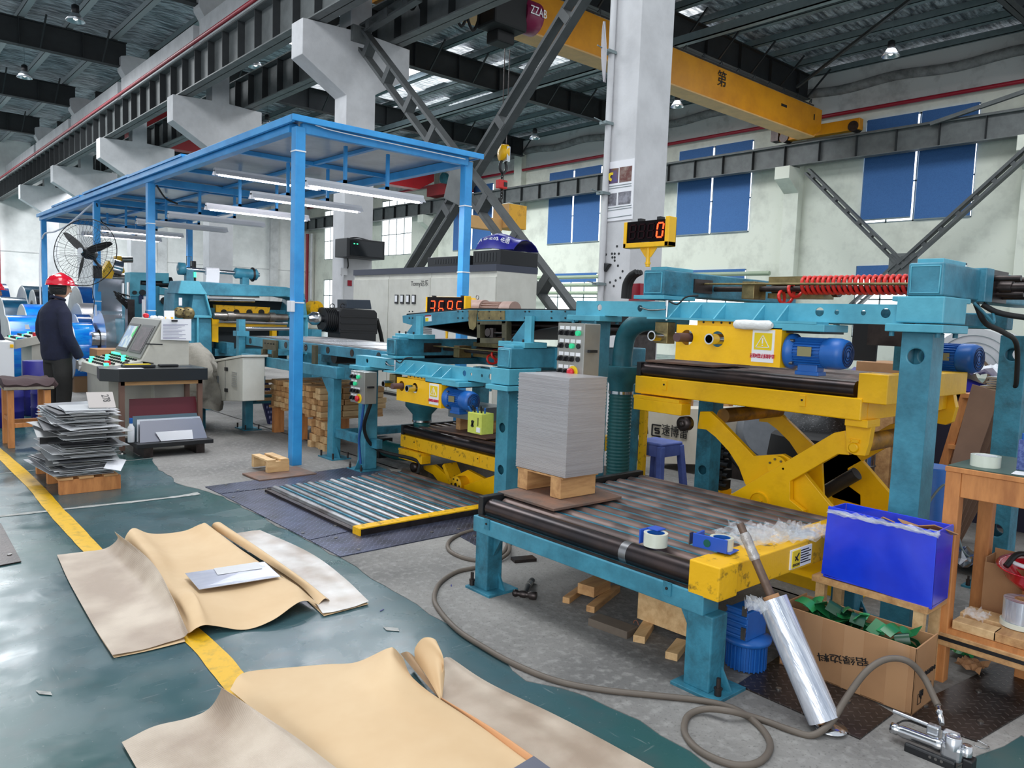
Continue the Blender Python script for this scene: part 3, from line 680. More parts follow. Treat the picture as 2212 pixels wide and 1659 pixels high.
# ================================================================ stacker units (teal gantries)
warn_y = mat('warning_yellow', (236, 205, 20), .5); label_w = mat('label_white', (236, 236, 238), .5); ink = mat('black_ink', (22, 22, 24), .6); redink = mat('red_ink', (205, 40, 75), .5)
nameplate = mat('brass_plate', (150, 142, 105), .35, .6)
def motor(o, c, d, r=.07, L=.26, m_=mblue, foot=True, fl=1.25, parent_label=None):
    """finned electric motor: flange at c, axis d"""
    c = Vector(c); d = Vector(d).normalized(); x, y, _ = frame(d)
    part('motor_flange', MB().lathe([(r * .5, -.03), (r * fl, -.02), (r * fl, .0), (r * .95, .02)], c, d, 28), m_, o)
    b = MB(); b.cyl(c + d * .01, c + d * (L * .62), r * .88, 28)
    for k in range(28):
        a = 2 * PI * k / 28; q = (x * math.cos(a) + y * math.sin(a)); b.bar(c + d * .02 + q * r * .92, c + d * (L * .6) + q * r * .92, r * .05, r * .2, q)
    part('motor_body', b, m_, o)
    cap = part('fan_cover', MB().lathe([(r * .98, L * .6), (r * 1.05, L * .64), (r * 1.05, L * .88), (r * .92, L), (r * .1, L + .003)], c, d, 28), m_, o)
    g = MB()
    for q in (.25, .45, .65, .8): g.tube([c + d * (L + .004) + (x * math.cos(2 * PI * k / 24) + y * math.sin(2 * PI * k / 24)) * r * q for k in range(24)], .0022, 5, True)
    part('grille', g, mat('dark_blue_grille', (14, 34, 78), .5) if m_ is mblue else blk, cap)
    bt = MB()
    for k in range(4): a = PI / 4 + k * PI / 2; q = (x * math.cos(a) + y * math.sin(a)) * r * 1.08; bt.cyl(c + q + d * .0, c + q + d * .022, .009, 6)
    part('flange_bolts', bt, steel, o)
    if foot:
        f_ = MB(); z = V(0, 0, -1); mid = c + d * L * .33; f_.cbox(mid + z * (r * 1.08), .07, .1, .05); f_.cbox(mid + z * (r * 1.42), .08, .12, .02); part('terminal_box', f_, m_, o, bevel=.004)
        side = V(-1, 0, 0); part('rating_plate', MB().cbox(mid + side * r * 1.03 + V(0, 0, .005), .004, .07, .045), nameplate, o)
def warning_label(o, X, y0, y1, z0, z1, big=True):
    q = part('warning_label', MB().box(X - .004, X, y0, y1, z0, z1), label_w, o, label='white label with a yellow warning triangle and red writing')
    w = y1 - y0; h = z1 - z0; yc = (y0 + y1) / 2
    part('yellow_square', MB().box(X - .006, X - .003, y0 + w * .1, y1 - w * .1, z0 + h * .38, z1 - h * .1), warn_y, q)
    a, b, c = V(X - .008, yc, z1 - h * .17), V(X - .008, yc - w * .3, z0 + h * .46), V(X - .008, yc + w * .3, z0 + h * .46); t = MB()
    for u, v in ((a, b), (b, c), (c, a)): t.bar(u, v, .003, .003)
    t.bar(V(X - .008, yc, z1 - h * .27), V(X - .008, yc, z0 + h * .57), .006, .005); t.cbox((X - .008, yc, z0 + h * .52), .003, .006, .006)
    part('warning_triangle', t, label_w, q)
    text('\u8fd0\u8f6c\u65f6\u7981\u6b62\u62c6\u5378\u62a4\u7f69', (X - .006, yc, z0 + h * .18), w * .2, redink, q, (-1, 0, 0), (0, 0, 1), sx=.62)
def coil_hose(o, x, y0, y1, z, r=.05, turns=24, loops=True):
    pts = []; n = turns * 14
    for k in range(n + 1): a = 2 * PI * k / 14; pts.append(V(x + r * math.cos(a), y1 + (y0 - y1) * k / n, z + r * math.sin(a)))
    if loops:
        e = []
        for k in range(34): a = 2 * PI * k / 16; e.append(V(x + .055 * math.cos(a), y1 + .02 + .0035 * (34 - k) + .0, z - .09 + .045 * math.sin(a) + .0025 * (k)))
        pts = e + pts
    part('air_hose_coil', MB().tube(pts, .0095, 7), redhose, o, label='red spiral air hose')
def control_box(o, X, y0, y1, z0, z1, dep, rows, name='control_box', lab=None):
    """stainless push-button box, front face towards -X"""
    b = part('control_box', MB().box(X, X + dep, y0, y1, z0, z1), mat('box_steel', (168, 166, 160), .35, .6, col2=(140, 138, 132), scale=4, amt=.5), o, bevel=.004)
    w = y1 - y0; h = z1 - z0; kn = MB(); lb = MB(); wh = MB(); n = len(rows)
    for i, row in enumerate(rows):
        z = z1 - h * (i + .75) / (n + .45)
        for j, c in enumerate(row):
            y = y1 - w * (.17 + .21 * j)
            lb.box(X - .003, X, y - w * .08, y + w * .08, z + h * .055, z + h * .115)
            if c == 'k': kn.cyl(V(X, y, z), V(X - .012, y, z), w * .075, 12); kn.cbox((X - .02, y, z), .02, w * .04, w * .13, rx=.5)
            elif c == 'g': part('green_button', MB().cyl(V(X, y, z), V(X - .018, y, z), w * .07, 12), gbut, b)
            elif c == 'b': kn.cyl(V(X, y, z), V(X - .006, y, z), w * .07, 12)
            elif c == 'w': wh.cbox((X - .012, y, z + .004), .02, w * .1, w * .12)
            elif c == 'e':
                part('emergency_ring', MB().cyl(V(X, y - w * .05, z), V(X - .004, y - w * .05, z), w * .17, 20), ybut, b)
                part('emergency_stop', MB().lathe([(w * .06, 0), (w * .06, .015), (w * .11, .018), (w * .11, .03), (w * .04, .034)], V(X, y - w * .05, z), V(-1, 0, 0), 18), rbut, b)
    part('switch_knobs', kn, blk, b); part('switch_labels', lb, label_w, b)
    if wh.v: part('white_switch', wh, label_w, b)
    part('latch', MB().cbox((X + dep * .45, y0 - .012, (z0 + z1) / 2 + .01), .06, .02, .015), blk, b)
    return b
def led_display(o_name, lab, X, y0, y1, z0, z1, digits, post_to, dep=.07):
    o = thing(o_name, lab, 'display', (X, (y0 + y1) / 2, post_to))
    t = .028; w = y1 - y0
    m = MB(); m.box(X, X + dep, y0, y0 + t, z0, z1 + .01); m.box(X, X + dep, y1 - t * .8, y1, z0, z1 - .004); m.box(X, X + dep, y0, y1, z0, z0 + t); m.box(X + dep - .008, X + dep, y0, y1, z0, z1)
    part('housing', m, yel, o, bevel=.003)
    part('screen', MB().box(X + .006, X + .045, y0 + t, y1 - t * .8, z0 + t, z1 - .004), mat('led_screen', (12, 6, 9), .5, spec=.1), o)
    part('lens_strip', MB().box(X + .002, X + .006, (y0 + y1) / 2 - .03, (y0 + y1) / 2 + .03, z0 + t * .7, z0 + t * 1.15), blk, o)
    zc = (z0 + t + z1) / 2; hd = (z1 - z0 - t) * .62; wd = hd * .52; SEG = {'0': 'abcdef', '3': 'abgcd', '6': 'acdefg', '9': 'abcdfg', '8': 'abcdefg'}
    n = len(digits); off = MB()
    for i, ch in enumerate(digits):
        yc = y1 - t - (w - 2 * t) * (i + .62) / (n + .15); mm = MB(); s = wd / 2; q = hd / 2; tt = .008
        P_ = {'a': ((s, q), (-s, q)), 'g': ((s, 0), (-s, 0)), 'd': ((s, -q), (-s, -q)), 'f': ((s, q), (s, 0)), 'e': ((s, 0), (s, -q)), 'b': ((-s, q), (-s, 0)), 'c': ((-s, 0), (-s, -q))}
        for k_, ((a, b), (c, d)) in P_.items():
            tgt = mm if (ch != ' ' and k_ in SEG[ch]) else off
            A = V(X + .002, yc + a - .1 * b, zc + b); B = V(X + .002, yc + c - .1 * d, zc + d); A, B = A.lerp(B, .1), A.lerp(B, .9); tgt.bar(A, B, tt, .004, V(1, 0, 0))
        if mm.v: part('lit_digit', mm, redglow, o)
    part('unlit_segment', off, mat('led_off', (34, 10, 16), .6, spec=.1), o)
    yc = (y0 + y1) / 2; m = MB(); m.cyl(V(X + .035, yc, post_to), V(X + .035, yc, z0 + .01), .013, 14); m.prism([V(X + .033, yc - .065, z0), V(X + .033, yc + .065, z0), V(X + .033, yc + .02, z0 - .055), V(X + .033, yc - .02, z0 - .055)], (.005, 0, 0)); m.cyl(V(X + .035, yc, z0 - .085), V(X + .035, yc, z0 - .095), .017, 14)
    part('post', m, yel, o)
    m = MB(); m.box(X + .01, X + .05, y0 + .07, y0 + .095, z1 - .004, z1 + .014); m.box(X + .01, X + .05, y1 - .12, y1 - .095, z1 - .004, z1 + .012); part('top_lug', m, blk, o)
    return o
def unit(dy, dz, which, foot_left=True):
    """teal gantry: reference coordinates are those of the near unit"""
    o = thing('stacker_gantry', 'teal steel stacking gantry %s' % which, 'gantry', (3.6, 2.4 + dy, 0))
    z = lambda v: v + dz
    y = lambda v: v + dy
    B = lambda *a: MB().box(a[0], a[1], y(a[2]), y(a[3]), z(a[4]), z(a[5]))
    # beams along Y with holes
    bm_ = part('front_beam', B(3.54, 3.655, 1.42, 3.43, 1.475, 1.565), teal_l, o, bevel=.008)
    ci = B(3.545, 3.7, 1.43, 3.42, 1.48, 1.56); c = MB()
    for yy, r in ((3.23, .02), (2.91, .02), (1.81, .022), (1.725, .012), (1.6, .012), (1.5, .022)): c.cyl(V(3.5, y(yy), z(1.525)), V(3.62, y(yy), z(1.525)), r, 18)
    bm_.modifiers.clear(); boolcut(bm_, [ci, c])
    part('rear_beam', B(4.86, 4.97, 1.4, 3.43, 1.475, 1.565), teal_d, o, bevel=.006)
    part('flange_plate', B(3.42, 3.54, 1.76, 2.76, 1.465, 1.476), teal_l, o)
    for yy in (2.62, 2.48, 2.33, 2.1, 1.97): part('gusset', MB().prism([V(3.54, y(yy), z(1.476)), V(3.44, y(yy), z(1.476)), V(3.54, y(yy), z(1.555))], (0, .008, 0)), teal_l, o)
    part('hanger_block', B(3.42, 3.66, 1.72, 2.15, 1.43, 1.465), teal_l, o, bevel=.004)
    part('hanger_plate', B(3.46, 3.7, 1.76, 2.1, 1.42, 1.43), blk, o)
    # cap blocks, posts
    for yy, nm in ((1.36, 'r'), (3.32, 'l')):
        if nm == 'r':
            part('cap_block', B(3.49, 3.75, yy - .12, yy + .075, 1.485, 1.6), teal_l, o, bevel=.006)
            part('cap_flange', B(3.47, 3.76, yy - .13, yy + .11, 1.445, 1.48), teal_l, o, bevel=.004)
        else: part('cap_flange', B(3.49, 3.7, yy - .14, yy + .14, 1.44, 1.475), teal_l, o, bevel=.004)
        bt = MB()
        for a in (3.5, 3.7):
            for b in (-.1, .09): bt.cyl(V(a, y(yy + b), z(1.425)), V(a, y(yy + b), z(1.447)), .011, 6)
        part('cap_bolts', bt, teal_d, o)
    for x0, yy in ((3.545, 1.36), (3.545, 3.32), (4.86, 1.36), (4.86, 3.32)):
        p = part('post', MB().box(x0, x0 + .135, y(yy) - .065, y(yy) + .065, .012, z(1.445)), teal if x0 < 4 else teal_d, o, bevel=.014, bseg=3)
        if dy == 0 or yy < 2:
            cc = MB(); ci = MB().box(x0 + .012, x0 + .123, y(yy) - .053, y(yy) + .053, .05, z(1.4))
            for zz in (1.34, .35 - dz) if dy == 0 else (1.34 - .17, .35 - dz): cc.cyl(V(x0 - .1, y(yy), z(zz)), V(x0 + .3, y(yy), z(zz)), .035, 24)
            p.modifiers.clear(); boolcut(p, [ci, cc])
            b = p.modifiers.new('b', 'BEVEL'); b.width = .008; b.segments = 2; b.limit_method = 'ANGLE'; b.angle_limit = math.radians(60)
        part('base_plate', MB().box(x0 - .07, x0 + .2, y(yy) - .13, y(yy) + .13, 0, .014), teal_d, o)
        g_ = MB(); g_.prism([V(x0 + .06, y(yy) + .065, .014), V(x0 + .06, y(yy) + .125, .014), V(x0 + .06, y(yy) + .065, .14)], (.01, 0, 0)); g_.prism([V(x0, y(yy), .014), V(x0 - .06, y(yy), .014), V(x0, y(yy), .14)], (0, .01, 0)); part('foot_gusset', g_, teal_d, o)
        g_ = MB()
        for a, b in ((-.05, .1), (-.05, -.1), (.17, .1)): g_.cyl(V(x0 + a, y(yy) + b, .01), V(x0 + a, y(yy) + b, .05), .012, 8); g_.cyl(V(x0 + a, y(yy) + b, .05), V(x0 + a, y(yy) + b, .07), .006, 6)
        part('anchor_bolt', g_, dkst, o)
    # box beams along X
    for k, (ya, yb) in enumerate(((2.73, 2.88), (1.262, 1.41))):
        part('cross_box', B(3.52, 5.0, ya, yb, 1.6, 1.745), teal if k else teal_d, o, bevel=.01, bseg=3)
        part('cross_box_pad', B(3.5, 3.8, ya - .02, yb + .05, 1.578, 1.6), teal_l, o, bevel=.003)
        part('cross_box_cap', B(3.56, 3.82, ya + .02, yb - .02, 1.745, 1.765), teal_l, o, bevel=.003)
        part('end_weld_frame', MB().tube([V(3.518, y(ya + .015), z(1.615)), V(3.518, y(yb - .015), z(1.615)), V(3.518, y(yb - .015), z(1.73)), V(3.518, y(ya + .015), z(1.73))], .004, 6, True), teal_l, o)
    part('collar_plate', B(3.95, 4.05, 1.235, 1.41, 1.595, 1.75), teal, o, bevel=.004)
    part('grease_stain_plate', B(3.8, 3.98, 2.72, 2.735, 1.63, 1.71), dkst, o)
    # screw, cylinder, slide block
    part('guide_rod', MB().cyl(V(3.9, y(2.73), z(1.685)), V(3.98, y(1.41), z(1.68)), .007, 10), brass, o)
    part('screw_shaft', MB().cyl(V(4.02, y(2.73), z(1.66)), V(4.02, y(1.41), z(1.66)), .016, 12), dkst, o)
    part('slide_block', B(3.95, 4.08, 2.42, 2.5, 1.6, 1.7), brass, o, bevel=.003)
    m = MB(); m.box(4.1, 4.22, y(2.08), y(2.42), z(1.61), z(1.64)); m.box(4.1, 4.22, y(2.08), y(2.42), z(1.7), z(1.735)); part('cylinder_plates', m, brass, o)
    m = MB(); m.cyl(V(4.16, y(2.42), z(1.67)), V(4.16, y(2.05), z(1.67)), .032, 18); m.cyl(V(4.16, y(2.05), z(1.67)), V(4.16, y(2.02), z(1.67)), .05, 18); part('air_cylinder', m, dkst, o)
    coil_hose(o, 4.02, y(1.42), y(2.16 if dy == 0 else 1.95), z(1.68), r=.045, turns=25 if dy == 0 else 17)
    for q in range(1): pass
    # yellow roll-guard box with tubes
    yb_ = part('guard_box', B(3.42, 3.53, 1.93, 2.55, 1.25, 1.44), yel, o)
    c = MB(); ci = MB().box(3.425, 3.56, y(1.935), y(2.545), z(1.255), z(1.435))
    for yy in (2.48, 2.29): c.cyl(V(3.4, y(yy), z(1.372)), V(3.44, y(yy), z(1.372)), .041, 28)
    boolcut(yb_, [ci, c])
    part('guard_tab', B(3.45, 3.458, 2.2, 2.44, 1.44, 1.47), yel, o)
    m = MB()
    for yy in (2.24, 2.29, 2.34, 2.4): m.cyl(V(3.447, y(yy), z(1.457)), V(3.45, y(yy), z(1.457)), .006, 8)
    part('tab_bolts', m, blk, o)
    warning_label(o, 3.42, y(1.965), y(2.085), z(1.27), z(1.43))
    part('core_tube', MB().pipe(V(3.345, y(2.29), z(1.372)), V(3.8, y(2.29), z(1.372)), .028, .021), chrome, o)
    part('core_tube', MB().pipe(V(3.37, y(2.68), z(1.372)), V(3.9, y(2.68), z(1.372)), .028, .021), chrome, o)
    part('brown_roller', MB().cyl(V(3.33, y(2.48), z(1.372)), V(3.9, y(2.48), z(1.372)), .024, 20), mat('brown_rubber', (92, 66, 66), .6), o)
    part('tube_bracket', B(3.46, 3.53, 2.64, 2.73, 1.33, 1.45), brass, o, bevel=.004)
    motor(o, (3.5, y(1.9), z(1.33)), (0, -1, 0))
    m = MB(); m.cyl(V(3.47, y(2.66), z(1.46)), V(3.47, y(2.66), z(1.56)), .007, 8); m.cyl(V(3.47, y(2.66), z(1.54)), V(3.47, y(2.66), z(1.57)), .011, 8); part('sensor', m, chrome, o)
    part('sensor_cable', MB().tube(smooth_path([V(3.47, y(2.66), z(1.57)), V(3.48, y(2.6), z(1.55)), V(3.5, y(2.56), z(1.59)), V(3.53, y(2.5), z(1.6))], 5), .005, 6), blk_s, o)
    part('sensor_cable', MB().tube(smooth_path([V(3.53, y(2.9), z(1.53)), V(3.5, y(2.8), z(1.515)), V(3.48, y(2.68), z(1.52))], 5), .005, 6), steel, o)
    # rear mechanism seen through the frame
    m = MB(); m.box(3.75, 4.8, y(1.5), y(1.62), z(1.49), z(1.55)); m.box(3.75, 4.8, y(3.1), y(3.2), z(1.49), z(1.55)); part('cross_rail', m, teal_d, o)
    part('squaring_plate', B(4.5, 4.52, 1.75, 2.0, 1.36, 1.5), dkst, o)
    return o
u2 = unit(0, 0, 'nearest the camera, taller and carrying the display that reads 0')
u1 = unit(2.76, -.515, 'further back, lower and standing before the white cabinets')
control_box(u2, 3.1, 2.93, 3.14, 1.1, 1.425, .13, ['kkkg', 'kggb'.replace('gg', 'bg'), 'kkwb'[:2] + 'kb', 'kke'])
control_box(u1, 3.36, 5.72, 5.96, .655, .93, .12, ['kkg', 'kg', 'kkk', 'kke'])
m = MB(); m.tube(smooth_path([V(3.44, 5.86, .66), V(3.44, 5.9, .45), V(3.48, 6.0, .3), V(3.5, 6.0, .08)], 6), .012, 8); part('control_cable', m, mat('blue_cable', (30, 80, 150), .4), u1)
m = MB(); m.tube(smooth_path([V(3.5, 5.84, .66), V(3.5, 5.95, .4), V(3.66, 5.98, .2), V(3.9, 5.7, .12), V(3.85, 5.6, .02)], 6), .016, 8); part('control_cable', m, blk_s, u1)
led_display('counter_display', 'yellow-framed LED counter showing 0 on a post atop the near gantry', 3.5, 2.7, 3.03, 1.875, 2.03, '   0', 1.765)
led_display('counter_display', 'yellow-framed LED counter showing 3696 behind the raised belt conveyor', 4.62, 5.98, 6.66, 1.36, 1.625, '3699'[:3] + '6', .0 if False else .77)
# blue motor and bolts at the right frame edge
m = MB()
for a, b in ((4.1, 1.71), (4.16, 1.64), (4.24, 1.71), (4.24, 1.63)): m.cyl(V(a, 1.25, b), V(a, 1.14, b), .014, 10)
m.cyl(V(4.17, 1.25, 1.67), V(4.17, 1.02, 1.67), .024, 14); m.cyl(V(4.17, 1.24, 1.67), V(4.17, 1.19, 1.67), .036, 6)
m.box(4.06, 4.3, 1.25, 1.28, 1.6, 1.75); part('shaft_bolts', m, dkst, u2)
part('gearbox_plate', MB().box(4.08, 4.3, .98, 1.03, 1.56, 1.78), mblue, u2, bevel=.01)
part('hose_bundle', MB().tube(smooth_path([V(4.0, 1.26, 1.585), V(4.02, 1.2, 1.55), V(4.05, 1.1, 1.53), V(4.1, .95, 1.52), V(4.1, .7, 1.51)], 6), .013, 8), blk_s, u2)
part('hose_bundle', MB().tube(smooth_path([V(3.95, 1.27, 1.585), V(4.0, 1.24, 1.5), V(4.3, 1.25, 1.46), V(4.7, 1.3, 1.4), V(4.83, 1.32, 1.2), V(4.9, 1.35, 1.15)], 6), .013, 8), blk_s, u2)
part('hose_bundle', MB().tube(smooth_path([V(3.92, 1.27, 1.59), V(3.95, 1.22, 1.53), V(3.98, 1.2, 1.5), V(4.02, 1.22, 1.55), V(4.05, 1.26, 1.59)], 6), .007, 8), teal_d, u2)
# ================================================================ roller beds, lift tables, conveyors
rol_b = mat('brown_roller_steel', (124, 104, 98), .42, .35, col2=(78, 66, 64), scale=4, amt=.85, thr=(.46, .56), detail=1); rol_d = mat('black_roller_steel', (60, 56, 58), .3, .8, col2=(92, 76, 72), scale=3.5, amt=.7)
rol_s = mat('shiny_roller_steel', (150, 150, 152), .3, .8, col2=(96, 84, 80), scale=4, amt=.7, thr=(.45, .65))
def rollers(o, X0, X1, n, y0, y1, zc, r, ms, first=None, gaps=teal_d):
    st = (X1 - X0) / (n - 1)
    for k in range(n):
        m_ = ms(k); part('roller', MB().cyl(V(X0 + st * k, y0, zc), V(X0 + st * k, y1, zc), r if (k or not first) else first, 18), m_, o)
    g_ = MB()
    for k in range(n - 1): x = X0 + st * (k + .5); g_.box(x - .009, x + .009, y0, y1, zc - .02, zc + r * .72)
    part('gap_strips', g_, gaps, o)
# floor-level roller bed
fb = thing('roller_bed', 'floor-level roller bed with a worn yellow front edge in front of the far gantry', 'roller bed', (3.1, 4.9, 0))
rollers(fb, 2.55, 3.74, 13, 4.33, 5.68, .02, .036, lambda k: rol_s if k < 8 else rol_b)
part('edge_bar', MB().box(2.48, 3.78, 4.245, 4.33, .0, .05), dkst, fb); part('edge_top', MB().box(2.482, 3.78, 4.243, 4.327, .05, .058), yel_w, fb, label='yellow painted top of the edge bar')
part('end_cap', MB().box(2.475, 2.485, 4.24, 4.33, .0, .056), yel_w, fb)
part('side_channel', MB().box(2.475, 2.51, 4.33, 5.7, .004, .03), dkst, fb); part('back_channel', MB().box(2.5, 3.8, 5.68, 5.71, .004, .035), dkst, fb)
part('bed_plate', MB().box(2.5, 3.8, 4.3, 5.69, .004, .012), teal_d, fb)
# raised near roller table
nt = thing('roller_table', 'raised teal roller table with brown rollers and a yellow end box, nearest the camera', 'roller table', (3.2, 2.4, 0))
rollers(nt, 2.575, 3.8, 13, 1.74, 3.05, .437, .042, lambda k: rol_d if k == 0 else rol_b, first=.05)
part('front_beam', MB().box(2.49, 2.6, 1.66, 3.1, .315, .4), teal, nt, bevel=.005)
part('front_lip', MB().box(2.5, 2.515, 1.72, 3.07, .395, .408), dkst, nt)
part('rear_beam', MB().box(3.74, 3.84, 1.66, 3.1, .315, .4), teal_d, nt, bevel=.005)
part('left_beam', MB().box(2.55, 3.8, 3.03, 3.1, .315, .4), teal_d, nt); part('inner_beam', MB().box(2.55, 3.8, 1.8, 1.9, .32, .38), teal_d, nt)
part('left_bearing_plate', MB().box(2.52, 3.84, 3.06, 3.1, .4, .5), blk, nt, bevel=.004)
part('end_box', MB().box(2.49, 2.62, 1.595, 1.735, .39, .525), yel_w, nt, bevel=.005, label='yellow worn end box')
part('side_bar', MB().box(2.62, 3.88, 1.6, 1.735, .4, .52), yel_w, nt, bevel=.005, label='yellow worn side bar')
part('bearing_plate', MB().box(2.62, 3.84, 1.735, 1.745, .4, .49), teal_d, nt)
q = part('safety_label', MB().box(3.02, 3.2, 1.594, 1.6, .415, .5), label_w, nt, label='white safety label with a yellow pictogram')
part('pictogram', MB().box(3.03, 3.095, 1.59, 1.596, .42, .495), warn_y, q)
m = MB()
for k in range(5): m.pipe(V(3.038 + k * .012, 1.589, .433), V(3.038 + k * .012, 1.591, .433), .006, .003, 10)
m.bar(V(3.05, 1.589, .47), V(3.075, 1.589, .45), .006, .003, V(0, 1, 0)); m.bar(V(3.05, 1.589, .452), V(3.08, 1.589, .482), .005, .003, V(0, 1, 0))
for k in range(6): m.box(3.105, 3.19 - .02 * (k % 2), 1.592, 1.594, .43 + k * .011, .434 + k * .011)
part('label_print', m, ink, q)
for x, y, w in ((2.5, 3.035, .1), (2.5, 1.68, .12), (3.72, 3.035, .1), (3.72, 1.68, .12)):
    part('leg', MB().box(x, x + .105, y - w / 2, y + w / 2, .014, .32), teal_d, nt, bevel=.006)
    part('foot_plate', MB().box(x - .03, x + .17, y - w / 2 - .06, y + w / 2 + .04, 0, .016), teal_d, nt, bevel=.002)
    s_ = -1 if y > 2 else 1
    g_ = MB(); g_.prism([V(x + .04, y + s_ * w / 2, .32), V(x + .04, y + s_ * (w / 2 + .07), .32), V(x + .04, y + s_ * w / 2, .2)], (.02, 0, 0)); g_.prism([V(x + .08, y - w / 2 - .005, .014), V(x + .08, y - w / 2 - .05, .014), V(x + .08, y - w / 2, .1)], (.01, 0, 0)); part('leg_gusset', g_, teal_d, nt)
    b = MB(); bx, by = (x + .0, y + w / 2 + .02) if y > 2 else (x + .02, y - w / 2 - .03)
    b.cyl(V(bx, by, .014), V(bx, by, .04), .014, 8); b.cyl(V(bx, by, .04), V(bx, by, .048), .017, 6); b.cyl(V(bx, by, .048), V(bx, by, .085), .009, 8); part('anchor_bolt', b, dkst, nt)
for y in (2.98, 1.83): m = MB(); m.box(2.483, 2.49, y - .02, y + .02, .35, .405); part('fixing_lug', m, teal_d, nt); part('lug_bolt', MB().cyl(V(2.484, y, .38), V(2.478, y, .38), .006, 8), blk, nt)
part('bright_band', MB().cyl(V(2.575, 2.09, .437), V(2.575, 2.13, .437), .0505, 18), rol_s, nt)
m = MB()
for x, z in ((2.75, .15), (2.75, .08)): pass
# vertical blue drive motor under the yellow end
dm = thing('gear_motor', 'upright blue gear motor with ribbed base under the yellow end of the near table', 'motor', (2.85, 1.5, 0))
c = UZ(1612, 1455, 0); c = V(2.86, 1.68, 0)
m = MB(); m.cyl(c + V(0, 0, .01), c + V(0, 0, .12), .075, 24)
for k in range(26): a = 2 * PI * k / 26; q = V(math.cos(a), math.sin(a), 0); m.bar(c + q * .078 + V(0, 0, .01), c + q * .078 + V(0, 0, .115), .005, .014, q)
part('ribbed_base', m, mblue, dm); part('cap', MB().lathe([(.095, .12), (.1, .125), (.1, .14), (.06, .15)], c, V(0, 0, 1), 24), mblue, dm)
m = MB(); m.box(c.x - .09, c.x + .06, c.y - .05, c.y + .05, .15, .27)
for k in range(5): m.box(c.x - .1, c.x - .088, c.y - .05, c.y + .05, .16 + k * .028, .17 + k * .028)
part('gearbox', m, mblue, dm, bevel=.004)
m = MB(); m.box(c.x - .105, c.x - .1, c.y - .05, c.y - .03, .16, .21); m.box(c.x - .105, c.x - .1, c.y - .05, c.y - .03, .26, .3); part('slot_bracket', m, steel, dm)
# ---- scissor lifts
def arm(o, pts_px, X, t=.035, name='scissor_arm', m_=yel):
    return part(name, MB().prism([UX(px, py, X) for px, py in pts_px], (t, 0, 0)), m_, o, bevel=.003)
def lift(dy, zt, lab, kind):
    o = thing('lift_table', lab, 'lift table', (4.5, 2.5 + dy, 0 if kind == 2 else -.95)); y = lambda v: v + dy
    rollers(o, 3.98, 5.05, 11, y(1.8), y(3.2), zt - .05, .042, lambda k: rol_d if k == 0 else rol_b, first=.046, gaps=yel_w)
    ym = yel if kind == 2 else yel_w
    part('front_beam', MB().box(3.93, 4.01, y(1.75), y(3.24), zt - .205, zt - .09), ym, o, bevel=.006)
    part('rear_beam', MB().box(5.02, 5.1, y(1.75), y(3.24), zt - .205, zt - .09), ym, o, bevel=.006)
    for yy in (1.75, 3.16, 2.4): part('side_beam', MB().box(4.01, 5.02, y(yy), y(yy) + .08, zt - .205, zt - .1), ym, o)
    part('lower_box', MB().box(3.9, 4.0, y(2.84), y(3.22), zt - .31, zt - .235), ym, o, bevel=.004); part('lower_box_cap', MB().box(3.9, 4.03, y(2.86), y(3.225), zt - .235, zt - .215), ym, o)
    part('bearing_plate', MB().box(3.93, 5.1, y(3.2), y(3.235), zt - .09, zt + .0), blk, o, bevel=.004)
    part('end_box', MB().box(3.94, 4.1, y(1.63), y(1.78), zt - .11, zt + .04), ym, o, bevel=.004); part('side_bar', MB().box(4.1, 5.1, y(1.65), y(1.78), zt - .1, zt + .03), ym, o, bevel=.004)
    for yy in (3.0, 2.07): part('fixing_lug', MB().box(3.924, 3.93, y(yy) - .018, y(yy) + .018, zt - .165, zt - .105), ym, o, bevel=.002); part('lug_bolt', MB().cyl(V(3.924, y(yy), zt - .13), V(3.919, y(yy), zt - .13), .006, 8), blk, o)
    return o
L2 = lift(0, 1.185, 'raised yellow scissor lift table behind the near roller table', 2)
X_ = 4.06
A1 = [(1512, 889), (1533, 889), (1556, 910), (1628, 985), (1690, 981), (1715, 995), (1800, 1100), (1800, 1150), (1640, 1100), (1608, 1043), (1596, 1010), (1574, 975), (1545, 944), (1525, 928), (1506, 926)]
A2 = [(1575, 1070), (1801, 935), (1826, 930), (1834, 983), (1809, 981), (1706, 1040), (1706, 1080), (1735, 1103), (1735, 1150), (1575, 1150)]
arm(L2, A1, X_ + .03, .035); arm(L2, A2, X_ - .02, .04)
def shift(P_, X0, X1):  # the rear pair: same outline, further back
    return [tuple(V(X1, *(UX(px, py, X0))[1:])) for px, py in P_]
for P_ in (A1, A2): part('scissor_arm', MB().prism([V(*q) for q in shift(P_, X_, 4.78)], (.035, 0, 0)), yel, L2, bevel=.003)
m = MB()
w = UX(1488, 914, 4.0); part('guide_wheel', MB().lathe([(.02, -.02), (.046, -.015), (.046, .04), (.02, .045)], w - V(.05, 0, 0), V(1, 0, 0), 24), dkst, L2); part('wheel_hub', MB().lathe([(.018, 0), (.022, .01), (.008, .012)], w - V(.07, 0, 0), V(-1, 0, 0), 6), dkst, L2)
t0 = UX(1562, 898, X_ + .06); m.cyl(t0, V(4.78, t0.y, t0.z), .045, 20); part('cross_tube', m, mat('yellow_tube_dirty', (190, 132, 18), .5, col2=(70, 52, 30), scale=5, amt=.8, thr=(.4, .6)), L2)
t1 = UX(1848, 960, X_); part('cross_tube', MB().cyl(V(4.05, t1.y, t1.z), V(4.95, t1.y, t1.z), .05, 20), MATS['yellow_tube_dirty'], L2)
